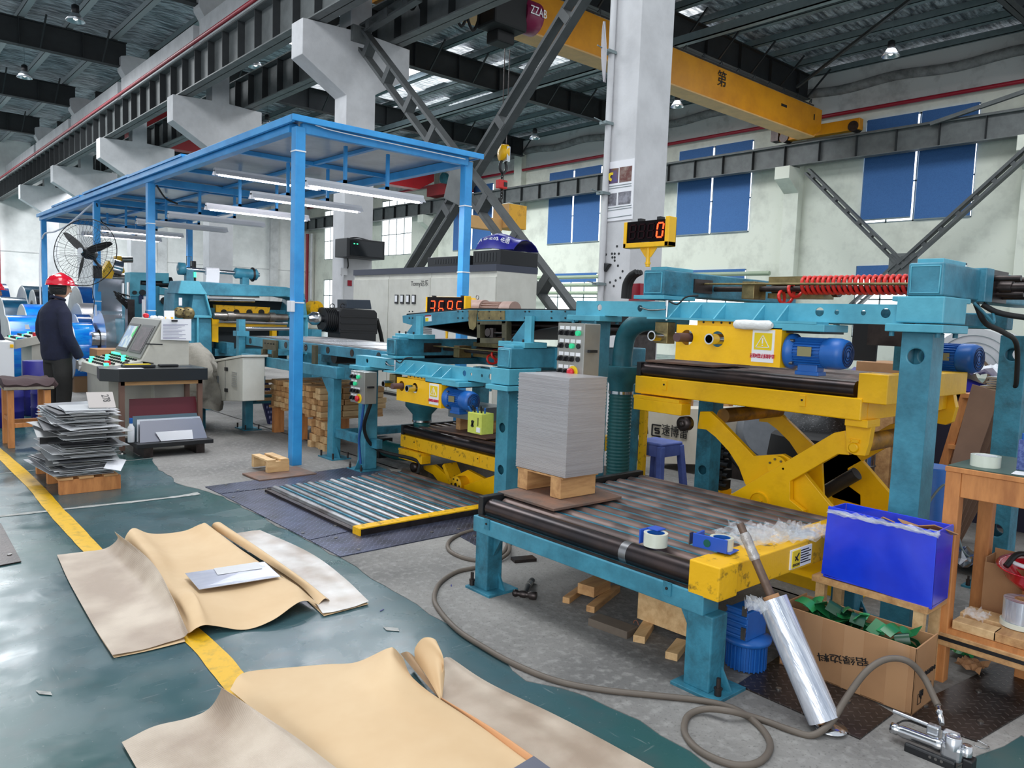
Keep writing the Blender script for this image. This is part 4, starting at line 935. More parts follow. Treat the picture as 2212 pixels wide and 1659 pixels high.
br = MB(); p0 = [(1826, 915), (1884, 915), (1876, 960), (1868, 985), (1846, 983), (1828, 975)]; br.prism([UX(a, b, 4.0) for a, b in p0], (.05, 0, 0)); br.box(3.95, 4.1, 1.72, 1.84, .945, .985); part('hinge_bracket', br, yel, L2, bevel=.003)
pn = UX(1845, 967, 4.0); part('hinge_pin', MB().lathe([(.026, 0), (.026, .012), (.02, .014)], pn, V(-1, 0, 0), 20), yel, L2)
b = MB(); b.cbox(pn + V(-.006, 0, .036), .01, .055, .018); b.cyl(pn + V(-.01, .02, .036), pn + V(-.018, .02, .036), .007, 8); b.cyl(pn + V(-.01, -.02, .036), pn + V(-.018, -.02, .036), .007, 8); part('pin_keeper', b, yel, L2)
pc = UX(1680, 1008, X_); part('pivot_plate', MB().cyl(pc + V(.02, 0, 0), pc + V(-.01, 0, 0), .062, 28), yel, L2); b = MB()
for a in (.4, 1.3, 2.2, 3.2): q = pc + V(-.012, math.cos(a) * .045, math.sin(a) * .045); b.cyl(q, q + V(-.008, 0, 0), .007, 6)
part('pivot_bolts', b, brass, L2)
pd = UX(1640, 1085, X_ - .02); part('pivot_ring', MB().pipe(pd, pd + V(-.012, 0, 0), .062, .056), yel, L2); part('pivot_nut', MB().cbox(pd + V(-.004, 0, .01), .012, .03, .03, rx=.6), yel, L2)
pr = UX(1735, 1065, 4.4); part('ram_housing', MB().lathe([(.1, 0), (.1, .3), (.06, .32)], V(4.3, pr.y, .36), V(1, 0, 0), 28), yel, L2)
part('web_plate', MB().prism([UX(a, b, 4.35) for a, b in ((1712, 1045), (1775, 1000), (1780, 1105), (1700, 1100))], (.02, 0, 0)), yel, L2)
part('base_frame', MB().box(4.0, 4.95, 1.75, 2.85, 0.0, .07), yel, L2, bevel=.004)
part('hydraulic_ram', MB().cyl(V(4.5, 2.6, .12), V(4.5, 2.0, .6), .04, 18), blk, L2)
# folded side flap at the rear right
part('side_flap', MB().prism([UX(a, b, 5.1) for a, b in ((2008, 808), (2050, 806), (2065, 880), (2056, 912), (2042, 918), (2010, 912))], (.05, 0, 0)), yel, L2, bevel=.003)
L1 = lift(2.78, .405, 'lowered yellow scissor lift table sunk in its pit behind the floor roller bed', 1)
A3 = [(914, 1006), (937, 1004), (945, 1010), (971, 1034), (1010, 1015), (1058, 1040), (1058, 1090), (975, 1070), (950, 1045), (935, 1025), (915, 1014)]
arm(L1, A3, 4.08, .035); arm(L1, [(968, 1060), (1058, 1030), (1100, 1015), (1100, 1080), (1000, 1085)], 4.02, .035)
w = UX(904, 1008, 4.0); part('guide_wheel', MB().lathe([(.02, -.02), (.045, -.015), (.045, .04), (.02, .045)], w - V(.05, 0, 0), V(1, 0, 0), 24), dkst, L1)
h = UX(994, 1046, 4.03); part('hub_drum', MB().lathe([(.02, -.01), (.075, -.008), (.075, .0), (.07, .01), (.07, .25)], h - V(.04, 0, 0), V(1, 0, 0), 28), yel_w, L1); b = MB()
for k in range(6): a = k * PI / 3; q = h + V(-.05, math.cos(a) * .055, math.sin(a) * .055); b.cyl(q, q + V(-.008, 0, 0), .007, 6)
b.cyl(h - V(.052, 0, 0), h - V(.045, 0, 0), .018, 16); part('hub_bolts', b, blk, L1)
part('base_frame', MB().box(4.0, 5.0, 4.55, 5.7, -.95, -.85), yel, L1)
for yy in (4.7, 5.5): part('scissor_leg', MB().bar(V(4.12, yy, .1), V(4.12, 10.2 - yy, -.85), .04, .14, V(1, 0, 0)), yel_w, L1)
# ---- raised belt conveyor feeding the near gantry
belt = mat('black_belt', (24, 24, 26), .5, col2=(44, 44, 46), scale=4, amt=.5)
cv = thing('belt_conveyor', 'raised teal belt conveyor running above the far gantry to the near one', 'conveyor', (4.3, 4.6, 1.3))
Xa, Xb = 3.76, 4.86
def side(px, x, t=.03): return MB().prism([V(x, *(UX(a, b, Xa))[1:]) for a, b in px], (t, 0, 0))
for x in (Xa, Xb): part('side_rail', side([(869, 682), (880, 680), (1010, 669), (1150, 669.5), (1244, 671), (1243, 695), (1150, 694), (1010, 694), (905, 706), (880, 700), (870, 697)], x), teal if x < 4 else teal_d, cv, bevel=.003)
top = [UX(a, b, Xa) for a, b in ((872, 679), (1010, 667), (1244, 669.5))]; bot = [UX(a, b, Xa) for a, b in ((1244, 697), (1040, 731), (900, 702))]
loop = top + bot; m = MB(); out = [(q.y, q.z) for q in loop]
m.grid([[V(Xa + .03, y_, z_), V(Xb, y_, z_)] for y_, z_ in out + out[:1]], .006, False); part('belt', m, belt, cv)
for px in (1020, 1230): q = UX(px, 700 if px > 1200 else 718, Xa); part('end_roller', MB().cyl(V(Xa + .02, q.y, 1.38), V(Xb, q.y, 1.38), .04, 18), dkst, cv)
for px0, yb in ((912, 5.56), (1152, 4.12)):
    a = UX(px0, 683, Xa - .02); zt = 1.24
    part('support_bracket', MB().box(Xa - .035, Xa - .005, a.y - .0, a.y + .07, zt + .02, a.z), teal_l, cv); g_ = MB(); g_.prism([V(Xa - .02, a.y + .07, zt + .03), V(Xa - .02, a.y + .24, zt + .03), V(Xa - .02, a.y + .07, a.z - .02)], (.01, 0, 0)); part('bracket_gusset', g_, teal, cv)
    part('bracket_foot', MB().box(Xa - .12, Xa + .1, a.y - .03, a.y + .26, zt - .01, zt + .03), teal_l, cv, bevel=.003)
    b = MB()
    for s_ in (.02, .14, .24): b.cyl(V(Xa - .09, a.y + s_, zt + .03), V(Xa - .09, a.y + s_, zt + .05), .008, 8)
    part('bracket_bolts', b, blk, cv)
m = MB()
for px in (990, 1000, 1013, 1024, 1035, 1058, 1083, 1192, 1222, 1135, 1144, 885, 892): 
    for py in (673, 687): q = UX(px, py, Xa); m.cyl(q, q - V(.008, 0, 0), .006, 8)
part('rail_bolts', m, blk, cv)
part('joint_plate', MB().prism([UX(a, b, Xa - .006) for a, b in ((1032, 671), (1090, 671), (1090, 691), (1032, 691))], (.006, 0, 0)), brass, cv); part('joint_plate', MB().prism([UX(a, b, Xa - .01) for a, b in ((1012, 670), (1030, 670), (1028, 705), (1022, 713), (1014, 710), (1012, 700))], (.008, 0, 0)), brass, cv)
m = MB()
for a, b, c_, d_ in ((1030, 694, 1092, 701), (1030, 730, 1092, 741), (1030, 694, 1037, 741), (1084, 694, 1094, 741)): m.prism([UX(a, b, Xa - .01), UX(c_, b, Xa - .01), UX(c_, d_, Xa - .01), UX(a, d_, Xa - .01)], (.05, 0, 0))
part('takeup_frame', m, mat('olive_bracket', (104, 98, 76), .5, .5, col2=(64, 60, 48), scale=9, amt=.6), cv)
q = UX(1053, 718, Xa - .02); m = MB(); m.cyl(q, q + V(.06, 0, 0), .032, 18); m.cbox(q + V(.02, -.04, 0), .03, .04, .07); m.cyl(q + V(.02, -.03, 0), q + V(.02, -.16, 0), .008, 8); part('takeup_bearing', m, dkst, cv)
part('conveyor_label', MB().prism([UX(a, b, Xa - .004) for a, b in ((918, 681), (931, 680), (932, 694), (919, 695))], (.004, 0, 0)), label_w, cv, label='small white and red warning label')
part('label_yellow', MB().prism([UX(a, b, Xa - .006) for a, b in ((919, 687), (925, 686.5), (925, 694), (919, 694.5))], (.002, 0, 0)), warn_y, cv); part('label_red', MB().prism([UX(a, b, Xa - .006) for a, b in ((918, 681), (931, 680), (931, 683), (918, 684))], (.002, 0, 0)), redp, cv)
# pulley guard and motor behind the conveyor
pg = thing('pulley_motor', 'brown motor with a yellow horseshoe pulley guard on top of the raised conveyor', 'motor', (4.95, 5.3, 1.5))
c0 = UX(1003, 668, 4.9); m = MB(); m.lathe([(.12, 0), (.12, .12), (.06, .13)], c0, V(.25, -1, 0), 28); cguard = part('pulley_guard', m, yel, pg)
part('pulley', MB().cyl(c0 + V(-.01, .03, 0), c0 + V(0, -.01, 0), .055, 20), dkst, pg)
m = MB(); m.cyl(c0 + V(0, -.12, .0), c0 + V(.02, -.32, 0), .1, 24); part('motor_front', m, mat('brown_motor', (170, 140, 128), .5, col2=(120, 96, 88), scale=6, amt=.5), pg)
m = MB(); m.cyl(c0 + V(.02, -.32, 0), c0 + V(.04, -.6, 0), .07, 24)
for k in range(20): a = 2 * PI * k / 20; q = V(math.cos(a), 0, math.sin(a)); m.bar(c0 + V(.02, -.33, 0) + q * .075, c0 + V(.04, -.58, 0) + q * .075, .006, .02, q)
m.cyl(c0 + V(.04, -.6, 0), c0 + V(.05, -.74, 0), .09, 24); part('motor_rear', m, MATS['brown_motor'], pg)
part('lifting_eye', MB().tube([c0 + V(.01, -.2, .125) + V(0, math.cos(a) * .022, math.sin(a) * .022) for a in [2 * PI * k / 14 for k in range(14)]], .005, 6, True), steel, pg)
# ---- stack of aluminium sheets on the near table
Zr = .485
bd_ = [UZ(a, b, Zr + .015) for a, b in ((1075, 1062), (1196, 1100), (1343, 1073), (1228, 1036))]
bo = part('base_board', MB().prism([V(q.x, q.y, Zr + .003) for q in bd_], (0, 0, .014)), mat('brown_board', (100, 84, 76), .7, col2=(150, 104, 78), scale=5, amt=.6, bump=.2), bevel=.002); tag(bo, 'worn brown hardboard under the small pallet on the near roller table', 'board')
sp = thing('small_pallet', 'small wooden pallet carrying the tall aluminium sheet stack', 'pallet', (2.95, 2.95, Zr + .018))
sa, sb, sc_ = UZ(1114, 1007, .62), UZ(1221, 1034, .62), UZ(1302, 1022, .62); sd_ = sa + (sc_ - sb)
for t in (.08, .75): 
    q0 = sb.lerp(sa, t); q1 = sb.lerp(sa, t + .2); dd = (sc_ - sb) * .93
    o_ = part('pallet_block', MB().prism([V(q0.x, q0.y, Zr + .019), V(q1.x, q1.y, Zr + .019), V(q1.x + dd.x, q1.y + dd.y, Zr + .019), V(q0.x + dd.x, q0.y + dd.y, Zr + .019)], (0, 0, .106)), wood, sp, bevel=.002)
part('pallet_board', MB().prism([V(q.x, q.y, .61) for q in (sb.lerp(sa, .05), sb.lerp(sa, .98), sb.lerp(sa, .98) + (sc_ - sb) * .95, sb.lerp(sa, .05) + (sc_ - sb) * .95)], (0, 0, .009)), wood, sp)
def stack_mat(name, base, step, dark):
    m = mat(name, base, .38, .5); g = NG(m); x, y, z = g.xyz(); f_ = g.m('FRACT', g.m('DIVIDE', z, step)); n = g.noise(30, 2)
    t = g.n('ShaderNodeTexCoord'); mp = g.n('ShaderNodeMapping'); mp.inputs['Scale'].default_value = (3, 3, 220); g.l(t.outputs['Object'], mp.inputs[0]); ln = g.noise(1, 2, mp.outputs[0])
    up = g.rng(z, .87, .875); w = g.m('MULTIPLY', g.m('MULTIPLY', g.rng(f_, .1, .5, 1, 0), up), .6)
    c = g.mix(g.m('ADD', w, g.m('MULTIPLY', g.rng(ln, .4, .7), .25)), base, dark); g.l(c, g.b.inputs['Base Color']); return m
# real sheets: several hundred, so the stack is one mass
n_ = 150; m = MB(); zz = .622; h_ = (1.145 - .622) / n_
pl = [V(q.x, q.y, 0) for q in (sa, sb, sc_, sd_)]
for k in range(n_):
    dx, dy_ = random.uniform(-.0012, .0012), random.uniform(-.0012, .0012)
    if k > n_ * .62 and k % 5 == 0: dx -= .004
    m.prism([V(q.x + dx, q.y + dy_, zz + h_ * k) for q in pl], (0, 0, h_ * .86))
so = part('sheet_stack', m, mat('sheet_edges', (206, 202, 204), .34, .55, col2=(176, 168, 170), scale=3, amt=.5, stretch=(1, 1, 30))); tag(so, 'tall stack of cut aluminium sheets on the small pallet on the near table', 'sheet stack', kind='stuff')
# ================================================================ conveyor 1, press, motor, cabinets
def pb(o, name, px, Y, dep, m_, bevel=.004, **k):
    """plate: polygon given on the plane y=Y, with real depth along y"""
    return part(name, MB().prism([UY(a, b, Y) for a, b in px], (0, dep, 0)), m_, o, bevel=bevel, **k)
cf = thing('infeed_conveyor', 'low teal sheet conveyor on a long frame between the press and the far gantry', 'conveyor', (4.1, 7.7, 0))
for x in (3.58, 4.62):
    part('frame_beam', MB().box(x, x + .09, 6.62, 8.95, .79, .9), teal if x < 4 else teal_d, cf, bevel=.005)
    for y in (6.68, 8.8):
        part('leg', MB().box(x, x + .09, y, y + .11, .012, .79), teal, cf, bevel=.005); part('foot_plate', MB().box(x - .05, x + .16, y - .09, y + .2, 0, .014), teal_d, cf)
        g_ = MB(); g_.prism([V(x + .04, y, .014), V(x + .04, y - .07, .014), V(x + .04, y, .12)], (.01, 0, 0)) if y < 7 else g_.prism([V(x + .04, y + .11, .014), V(x + .04, y + .18, .014), V(x + .04, y + .11, .12)], (.01, 0, 0))
        s_ = 1 if y < 7 else -1; y_ = y + .11 if s_ > 0 else y; g_.prism([V(x + .03, y_, .79), V(x + .03, y_ + s_ * .2, .79), V(x + .03, y_, .58)], (.03, 0, 0)); part('leg_gusset', g_, teal, cf)
        b = MB()
        for a, c in ((-.03, -.07), (-.03, .17), (.13, -.07)): b.cyl(V(x + a, y + c, .014), V(x + a, y + c, .07), .01, 8)
        part('anchor_bolt', b, dkst, cf)
    part('rail', MB().box(x + .085, x + .11, 5.75, 9.05, 1.0, 1.1), teal, cf, bevel=.003)
part('tie_bar', MB().box(3.67, 4.62, 6.7, 6.76, .2, .28), teal_d, cf); part('tie_bar', MB().box(3.6, 3.66, 5.9, 6.7, .22, .3), teal_d, cf); part('tie_bar', MB().box(3.67, 4.62, 8.85, 8.9, .3, .4), teal_d, cf)
part('conveyor_belt', MB().box(3.69, 4.7, 5.8, 9.0, 1.09, 1.105), belt, cf)
m = MB()
for k in range(7): m.cyl(V(3.66, 6.0 + k * .48, 1.05), V(4.64, 6.0 + k * .48, 1.05), .035, 12)
part('rollers', m, dkst, cf)
m = MB(); m.box(3.63, 3.66, 8.1, 8.45, .98, 1.09); m.box(3.6, 3.66, 8.1, 8.14, .88, .98); m.box(3.6, 3.66, 8.38, 8.42, .88, .98); m.box(3.6, 3.66, 8.15, 8.4, .9, .93); part('bearing_bracket', m, MATS['olive_bracket'], cf)
m = MB(); m.box(3.6, 3.63, 7.1, 7.18, .86, 1.09); part('bearing_bracket', m, MATS['olive_bracket'], cf)
m = MB()
for y in (8.15, 8.22, 8.3, 8.38): m.cyl(V(3.63, y, 1.05), V(3.62, y, 1.05), .008, 8)
for y, z in ((7.35, 1.07), (7.42, 1.07), (7.35, 1.03), (7.42, 1.03)): m.cyl(V(3.62, y, z), V(3.61, y, z), .008, 8)
part('rail_bolts', m, blk, cf)
m = MB(); m.box(3.58, 3.66, 9.02, 9.1, .8, 1.3); m.box(3.55, 3.7, 9.0, 9.12, 1.1, 1.16); part('stop_post', m, teal, cf)
part('underside_roller', MB().cyl(V(3.7, 6.9, .98), V(4.6, 6.9, .98), .06, 18), blk, cf)
for k, (a, b, c, d) in enumerate(((3.78, 4.5, 5.9, 6.75), (3.78, 4.5, 6.85, 7.6), (3.8, 4.48, 7.7, 8.3), (3.78, 4.5, 8.4, 8.95))):
    q = part('aluminium_sheet', MB().box(a, b, c, d, 1.106, 1.109), alum); tag(q, 'aluminium sheet lying on the infeed conveyor, %s from the far gantry' % ('first', 'second', 'third', 'fourth')[k], 'metal sheet', 'sheets on the infeed conveyor')
# grey electric box with louvres
eb = thing('electric_box', 'small light grey electric box with louvres and black hinges beside the console', 'electric box', (3.4, 8.6, .35))
px = [(461, 786), (528, 768), (528, 862), (463, 867)]
body = [(3.3, 9.02), (3.3, 8.2)]
part('box_body', MB().prism([V(3.3, 9.0, .34), V(3.3, 8.2, .42), V(3.3, 8.2, .9), V(3.3, 8.95, .8)], (.25, 0, 0)), offw, eb, bevel=.006)
part('sloping_lid', MB().prism([V(3.28, 8.98, .8), V(3.28, 8.18, .905), V(3.28, 8.18, .93), V(3.28, 8.98, .825)], (.3, 0, 0)), offw, eb, bevel=.004)
m = MB()
for k in range(8): m.box(3.292, 3.3, 8.36, 8.5, .56 + k * .022, .57 + k * .022)
part('louvres', m, mat('louvre_grey', (160, 160, 156), .6), eb); m = MB(); m.box(3.28, 3.3, 8.62, 8.68, .72, .76); m.box(3.28, 3.3, 8.62, 8.68, .48, .52); part('hinges', m, blk, eb); part('door_handle', MB().box(3.28, 3.3, 8.9, 8.92, .55, .64), grey_st, eb)
part('door_seam', MB().box(3.297, 3.301, 8.695, 8.7, .38, .84), grey_st, eb); part('mount_bar', MB().box(3.5, 3.6, 8.3, 8.9, .6, .68), teal_d, eb)
# tarpaulin heap
tp = MB(); rows = []
for i in range(15):
    t = i / 14; r_ = []
    for j in range(19):
        a = 2 * PI * j / 18; w_ = .16 + .2 * math.sin(min(1, t * 1.5) * PI / 2) + .04 * math.sin(a * 5 + t * 7) + .03 * math.sin(a * 9 - t * 11)
        r_.append(V(3.1 + math.cos(a) * w_ * (.9), 9.35 + math.sin(a) * w_ * 1.7, .98 - .72 * t ** 1.2 + .03 * math.sin(a * 4 + 2)))
    rows.append(r_)
rows.insert(0, [V(3.1, 9.35, 1.0)] * 19); tp.grid(rows)
o = part('tarpaulin', tp, mat('grey_canvas', (138, 134, 124), .85, col2=(104, 100, 92), scale=6, amt=.6, bump=.4, bscale=14)); tag(o, 'crumpled grey tarpaulin hanging between the console and the electric box', 'tarpaulin')
part('covered_motor', MB().box(2.98, 3.22, 9.1, 9.6, 0, .9), teal_d, o)
# navy perforated strip leaning in the frame
ld = thing('perforated_strip', 'dark blue perforated strip leaning upright inside the conveyor frame', 'strip', (4.1, 9.25, 0))
part('strip', MB().prism([V(3.9, 9.2, .5), V(4.03, 9.2, .52), V(4.13, 9.1, 0), V(4.0, 9.1, 0)], (0, .05, 0)), mat('dark_blue', (40, 44, 92), .5), ld)
m = MB()
for k in range(8):
    t = k / 8 + .06; c_ = V(3.9, 9.19, .5).lerp(V(4.0, 9.09, 0), t)
    for j in range(3): m.box(c_.x + .02 + j * .035, c_.x + .04 + j * .035, c_.y - .006, c_.y, c_.z - .02, c_.z + .012)
part('slots', m, mat('pale_violet', (150, 150, 190), .5), ld)
# ---- wooden block pile under the conveyor
rnd = random.Random(3)
cnt = 0
pal = thing('wooden_pallet', 'old wooden pallet standing under the infeed conveyor and loaded with wooden blocks', 'pallet', (4.1, 8.1, 0))
m = MB()
for x in (3.78, 4.3):
    for y in (7.25, 7.85, 8.45): part('pallet_block', MB().box(x, x + .12, y, y + .07, 0, .3), wood_o, pal, bevel=.003)
for y in (7.25, 7.5, 7.8, 8.1, 8.42): part('pallet_board', MB().box(3.74, 4.5, y, y + .1, .3, .325), wood, pal, bevel=.002)
for lay in range(5):
    z = .327 + lay * .062
    for r_ in range(3):
        for c_ in range(10):
            if lay == 4 and c_ % 3 == 1: continue
            y = 7.24 + c_ * .128 + rnd.uniform(-.008, .008); x = 3.74 + r_ * .26 + rnd.uniform(-.02, .02); L = .24 + rnd.uniform(-.02, .03)
            cnt += 1
            q = part('wood_block', MB().box(x, x + L, y, y + .105 - (lay % 2) * .02, z, z + .058), rnd.choice((wood, wood, wood_p)), bevel=.003)
            tag(q, 'rough sawn wooden block in the pile under the infeed conveyor', 'wood block', 'wooden blocks piled under the infeed conveyor')
for k in range(16):
    y = 7.15 + (k % 4) * .1; z = (k // 4) * .075; q = part('wood_block', MB().box(3.7 + .02 * (k % 3), 3.86, y - .08, y, z, z + .07), rnd.choice((wood, wood_p)), bevel=.003)
    tag(q, 'square wooden block in the low column at the front right of the pile', 'wood block', 'square blocks at the right of the pile')
for k, (y, z, L) in enumerate(((8.75, .42, .35), (8.72, .5, .3), (8.74, .56, .36), (8.7, .35, .3))):
    q = part('wood_batten', MB().box(3.68, 3.72 + L, y, y + .05, z, z + .035), wood_p, bevel=.002); tag(q, 'thin pale batten sticking out at the left of the block pile', 'batten', 'battens sticking out of the block pile')
# ---- press
pr_ = thing('press', 'large teal press frame with yellow rolls inside and an unwinder on top', 'press', (4.5, 10.8, 0))
Yp = 10.7
pb(pr_, 'top_beam', [(392, 606), (432, 608), (618, 620), (650, 628), (662, 650), (618, 641), (432, 638), (385, 634)], Yp, .5, teal, bevel=.01)
pb(pr_, 'top_gusset', [(392, 606), (430, 607), (448, 636), (385, 634)], Yp - .04, .04, teal_l)
def upright(px0, px1, s):
    a, b = px0, px1
    pb(pr_, 'upright', [(a + 6 * s, 634), (b - 4 * s, 634), (b + 8 * s, 682), (b + 10 * s, 765), (a - 4 * s, 765), (a, 682)], Yp + .03, .5, teal, bevel=.008)
    pb(pr_, 'upright_flange', [(a - 4 * s, 680), (b + 10 * s, 682), (b + 10 * s, 687), (a - 4 * s, 686)], Yp - .02, .55, teal_l)
    m = MB(); m.bar(UY(b - 5 * s, 636, Yp), UY(b + 7 * s, 682, Yp), .02, .06, V(0, 1, 0)); m.bar(UY(b - 22 * s, 686, Yp), UY(b - 22 * s, 765, Yp), .02, .06, V(0, 1, 0)); part('upright_rib', m, teal_l, pr_)
upright(412, 448, 1)
upright(664, 640, -1)
part('left_side_plate', MB().prism([UY(a, b, Yp + .2) for a, b in ((378, 626), (412, 634), (412, 765), (374, 690))], (0, .45, 0)), teal, pr_, bevel=.006)
pb(pr_, 'lower_body', [(395, 765), (460, 765), (470, 905), (398, 905)], Yp, .4, teal_d)
part('flange_disc', MB().lathe([(.09, 0), (.09, .05), (.03, .055)], UY(405, 677, Yp - .02), V(-.3, -1, 0), 24), brass, pr_); part('flange_disc', MB().lathe([(.075, 0), (.075, .05), (.03, .055)], UY(388, 675, Yp - .05), V(-.3, -1, 0), 24), brass, pr_)
m = MB()
for px in (384, 401):
    for k in range(5): a = k * 2 * PI / 5; q = UY(px + 3, 676, Yp - .12) + V(math.cos(a) * .05, 0, math.sin(a) * .05); m.cyl(q, q + V(0, -.02, 0), .009, 6)
part('disc_bolts', m, dkst, pr_)
pb(pr_, 'yellow_beam', [(466, 658), (584, 664), (580, 686), (468, 684)], Yp + .25, .12, yel_w, bevel=.006)
m = MB()
for px in (484, 511, 539, 565): q = UY(px, 675, Yp + .24); m.cyl(q, q + V(0, .01, 0), .045, 20)
part('beam_holes', m, blk_s, pr_)
pb(pr_, 'yellow_frame', [(458, 688), (472, 688), (472, 740), (458, 738)], Yp + .1, .2, yel); pb(pr_, 'yellow_frame', [(472, 696), (620, 702), (620, 709), (472, 706)], Yp + .1, .1, yel)
pb(pr_, 'yellow_frame', [(588, 706), (598, 706), (598, 732), (588, 732)], Yp + .1, .1, yel)
a, b = UY(461, 682, Yp - .05), UY(620, 686, Yp - .05)
m = MB(); m.cyl(a, b, .05, 20); m.cyl(a.lerp(b, .17), a.lerp(b, .25), .068, 20); m.cyl(a.lerp(b, .74), a.lerp(b, .82), .068, 20); part('lower_roll', m, mat('worn_roll', (150, 146, 140), .3, .9, col2=(110, 96, 84), scale=6, amt=.7), pr_)
m = MB(); m.cyl(UY(472, 693, Yp + .05), UY(620, 698, Yp + .05), .03, 16); part('guide_roll', m, chrome, pr_)
m = MB(); m.cyl(UY(530, 710, Yp - .5), UY(625, 710, Yp - .5), .028, 16); part('outfeed_roll', m, chrome, pr_)
m = MB(); m.box(3.95, 5.2, Yp + .3, Yp + .4, 1.35, 1.42); m.box(3.95, 5.2, Yp + .1, Yp + .5, .75, .85); m.box(4.0, 4.1, Yp - .2, Yp + .3, .8, .95); part('inner_frame', m, teal_d, pr_)
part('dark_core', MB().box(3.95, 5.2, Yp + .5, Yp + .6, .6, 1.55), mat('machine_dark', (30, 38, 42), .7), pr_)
m = MB(); m.cyl(UY(452, 638, Yp + .1), UY(560, 642, Yp + .1), .012, 8); m.cyl(UY(452, 648, Yp + .1), UY(550, 650, Yp + .1), .02, 8); part('lube_pipes', m, chrome, pr_)
part('press_label', MB().prism([UY(x, y, Yp + .0) for x, y in ((386, 643), (393, 643), (393, 660), (386, 660))], (0, -.006, 0)), label_w, pr_, label='small white label with yellow and red marks')
# unwinder on top
un = thing('unwinder', 'chrome unwinding shaft with a hanging white paper roll on top of the press', 'unwinder', (4.3, 11.2, 1.85))
Yu = 11.1; a, b = UY(384, 580, Yu), UY(560, 594, Yu)
part('shaft', MB().cyl(a, b, .03, 18), chrome, un)
part('end_disc', MB().lathe([(.03, -.06), (.085, -.05), (.085, .03), (.03, .04)], a + V(.06, 0, 0), V(1, 0, .0), 24), teal, un); part('end_disc', MB().lathe([(.02, -.02), (.105, -.01), (.105, .005), (.03, .02)], b - V(.1, 0, 0), V(1, 0, 0), 24), dkst, un)
part('brake_drum', MB().lathe([(.06, 0), (.08, .02), (.075, .05), (.075, .3), (.085, .32), (.06, .34)], a.lerp(b, .68), (b - a), 24), teal, un)
for t in (.12, .8): q = a.lerp(b, t); part('stand', MB().box(q.x - .04, q.x + .06, Yu - .05, Yu + .05, 1.72, q.z - .05 if t > .5 else q.z), teal, un)
m = MB(); q = a.lerp(b, .12); m.tube([V(q.x - .02, Yu, q.z + .05), V(q.x - .02, Yu, q.z + .18), V(q.x + .04, Yu, q.z + .18), V(q.x + .04, Yu, q.z + .05)], .008, 6); part('handle', m, lg_st, un)
r0, r1 = a.lerp(b, .32), a.lerp(b, .48)
part('paper_roll', MB().cyl(r0, r1, .055, 20), white, un)
part('paper_tail', MB().grid([[V(r0.x, Yu - .055, r0.z), V(r1.x, Yu - .055, r0.z)], [V(r0.x - .01, Yu - .07, r0.z - .1), V(r1.x - .01, Yu - .07, r0.z - .1)], [V(r0.x - .04, Yu - .12, r0.z - .2), V(r1.x - .04, Yu - .12, r0.z - .2)]], .002), white, un)
# signal lamp
sl = thing('signal_lamp', 'black signal lamp with a lit green light behind the press', 'lamp', (4.3, 12.5, 1.7))
q = UY(417, 592, 12.4); m = MB(); m.cyl(V(q.x, q.y, q.z - .16), V(q.x, q.y, q.z - .05), .045, 16); m.cyl(V(q.x, q.y, q.z + .05), V(q.x, q.y, q.z + .2), .045, 16); m.cyl(V(q.x, q.y, .02), V(q.x, q.y, q.z - .15), .02, 8); part('lamp_body', m, blk, sl)
part('green_lens', MB().cyl(V(q.x, q.y, q.z - .05), V(q.x, q.y, q.z + .05), .047, 16), gglow, sl)
# straightener left of the press
st = thing('straightener', 'teal straightening machine with hoses and a square opening left of the press', 'machine', (3.7, 12.6, 0))
Ys = 12.6
pb(st, 'portal', [(281, 588), (365, 590), (365, 612), (353, 612), (353, 607), (303, 606), (303, 640), (281, 640)], Ys, .3, teal_l)
pb(st, 'roll_housing', [(283, 618), (300, 615), (345, 618), (345, 650), (395, 645), (396, 720), (268, 745), (268, 690), (283, 690)], Ys + .02, .5, teal, bevel=.008)
pb(st, 'housing_rib', [(345, 620), (395, 630), (395, 640), (345, 636)], Ys - .05, .5, teal_l)
m = MB()
for k, (x, y) in enumerate(((290, 632), (307, 632), (355, 650), (370, 660), (362, 680), (380, 690), (350, 690))): q = UY(x, y, Ys); m.cyl(q, q + V(0, -.04, 0), .03 + .015 * (k % 3), 12)
part('knobs', m, blk, st)
m = MB()
for k in range(7):
    q = UY(262 + k * 3, 640 + (k % 3) * 8, Ys - .15); e = UY(280 + k * 2, 665 + k * 4, Ys - .08); m.tube(smooth_path([q, q.lerp(e, .3) + V(-.15, -.05, .12), q.lerp(e, .7) + V(-.08, -.05, .05), e], 5), .009, 6)
part('hoses', m, blk_s, st)
m = MB(); m.cyl(UY(267, 612, Ys - .1), UY(267, 650, Ys - .1), .025, 10); m.cyl(UY(277, 610, Ys - .1), UY(277, 645, Ys - .1), .025, 10); part('pneumatic_cylinders', m, chrome, st)
m = MB(); m.box(UY(268, 700, Ys).x, UY(283, 700, Ys).x, Ys - .2, Ys - .05, .75, 1.5); part('valve_plate', m, dkst, st)
m = MB(); m.cyl(UY(305, 612, Ys + .1), UY(375, 615, Ys + .1), .05, 16); m.cyl(UY(365, 612, Ys + .05), UY(370, 612, Ys + .05), .1, 16); part('drive_roll', m, blk, st)
part('wall_papers', MB().prism([UY(a, b, Ys - .01) for a, b in ((310, 640), (322, 640), (322, 672), (310, 672))], (0, -.005, 0)), white, st); m = MB(); m.prism([UY(a, b, Ys - .01) for a, b in ((300, 638), (309, 638), (309, 655), (300, 655))], (0, -.005, 0)); part('folder', m, mat('dark_folder', (30, 40, 80), .5), st)
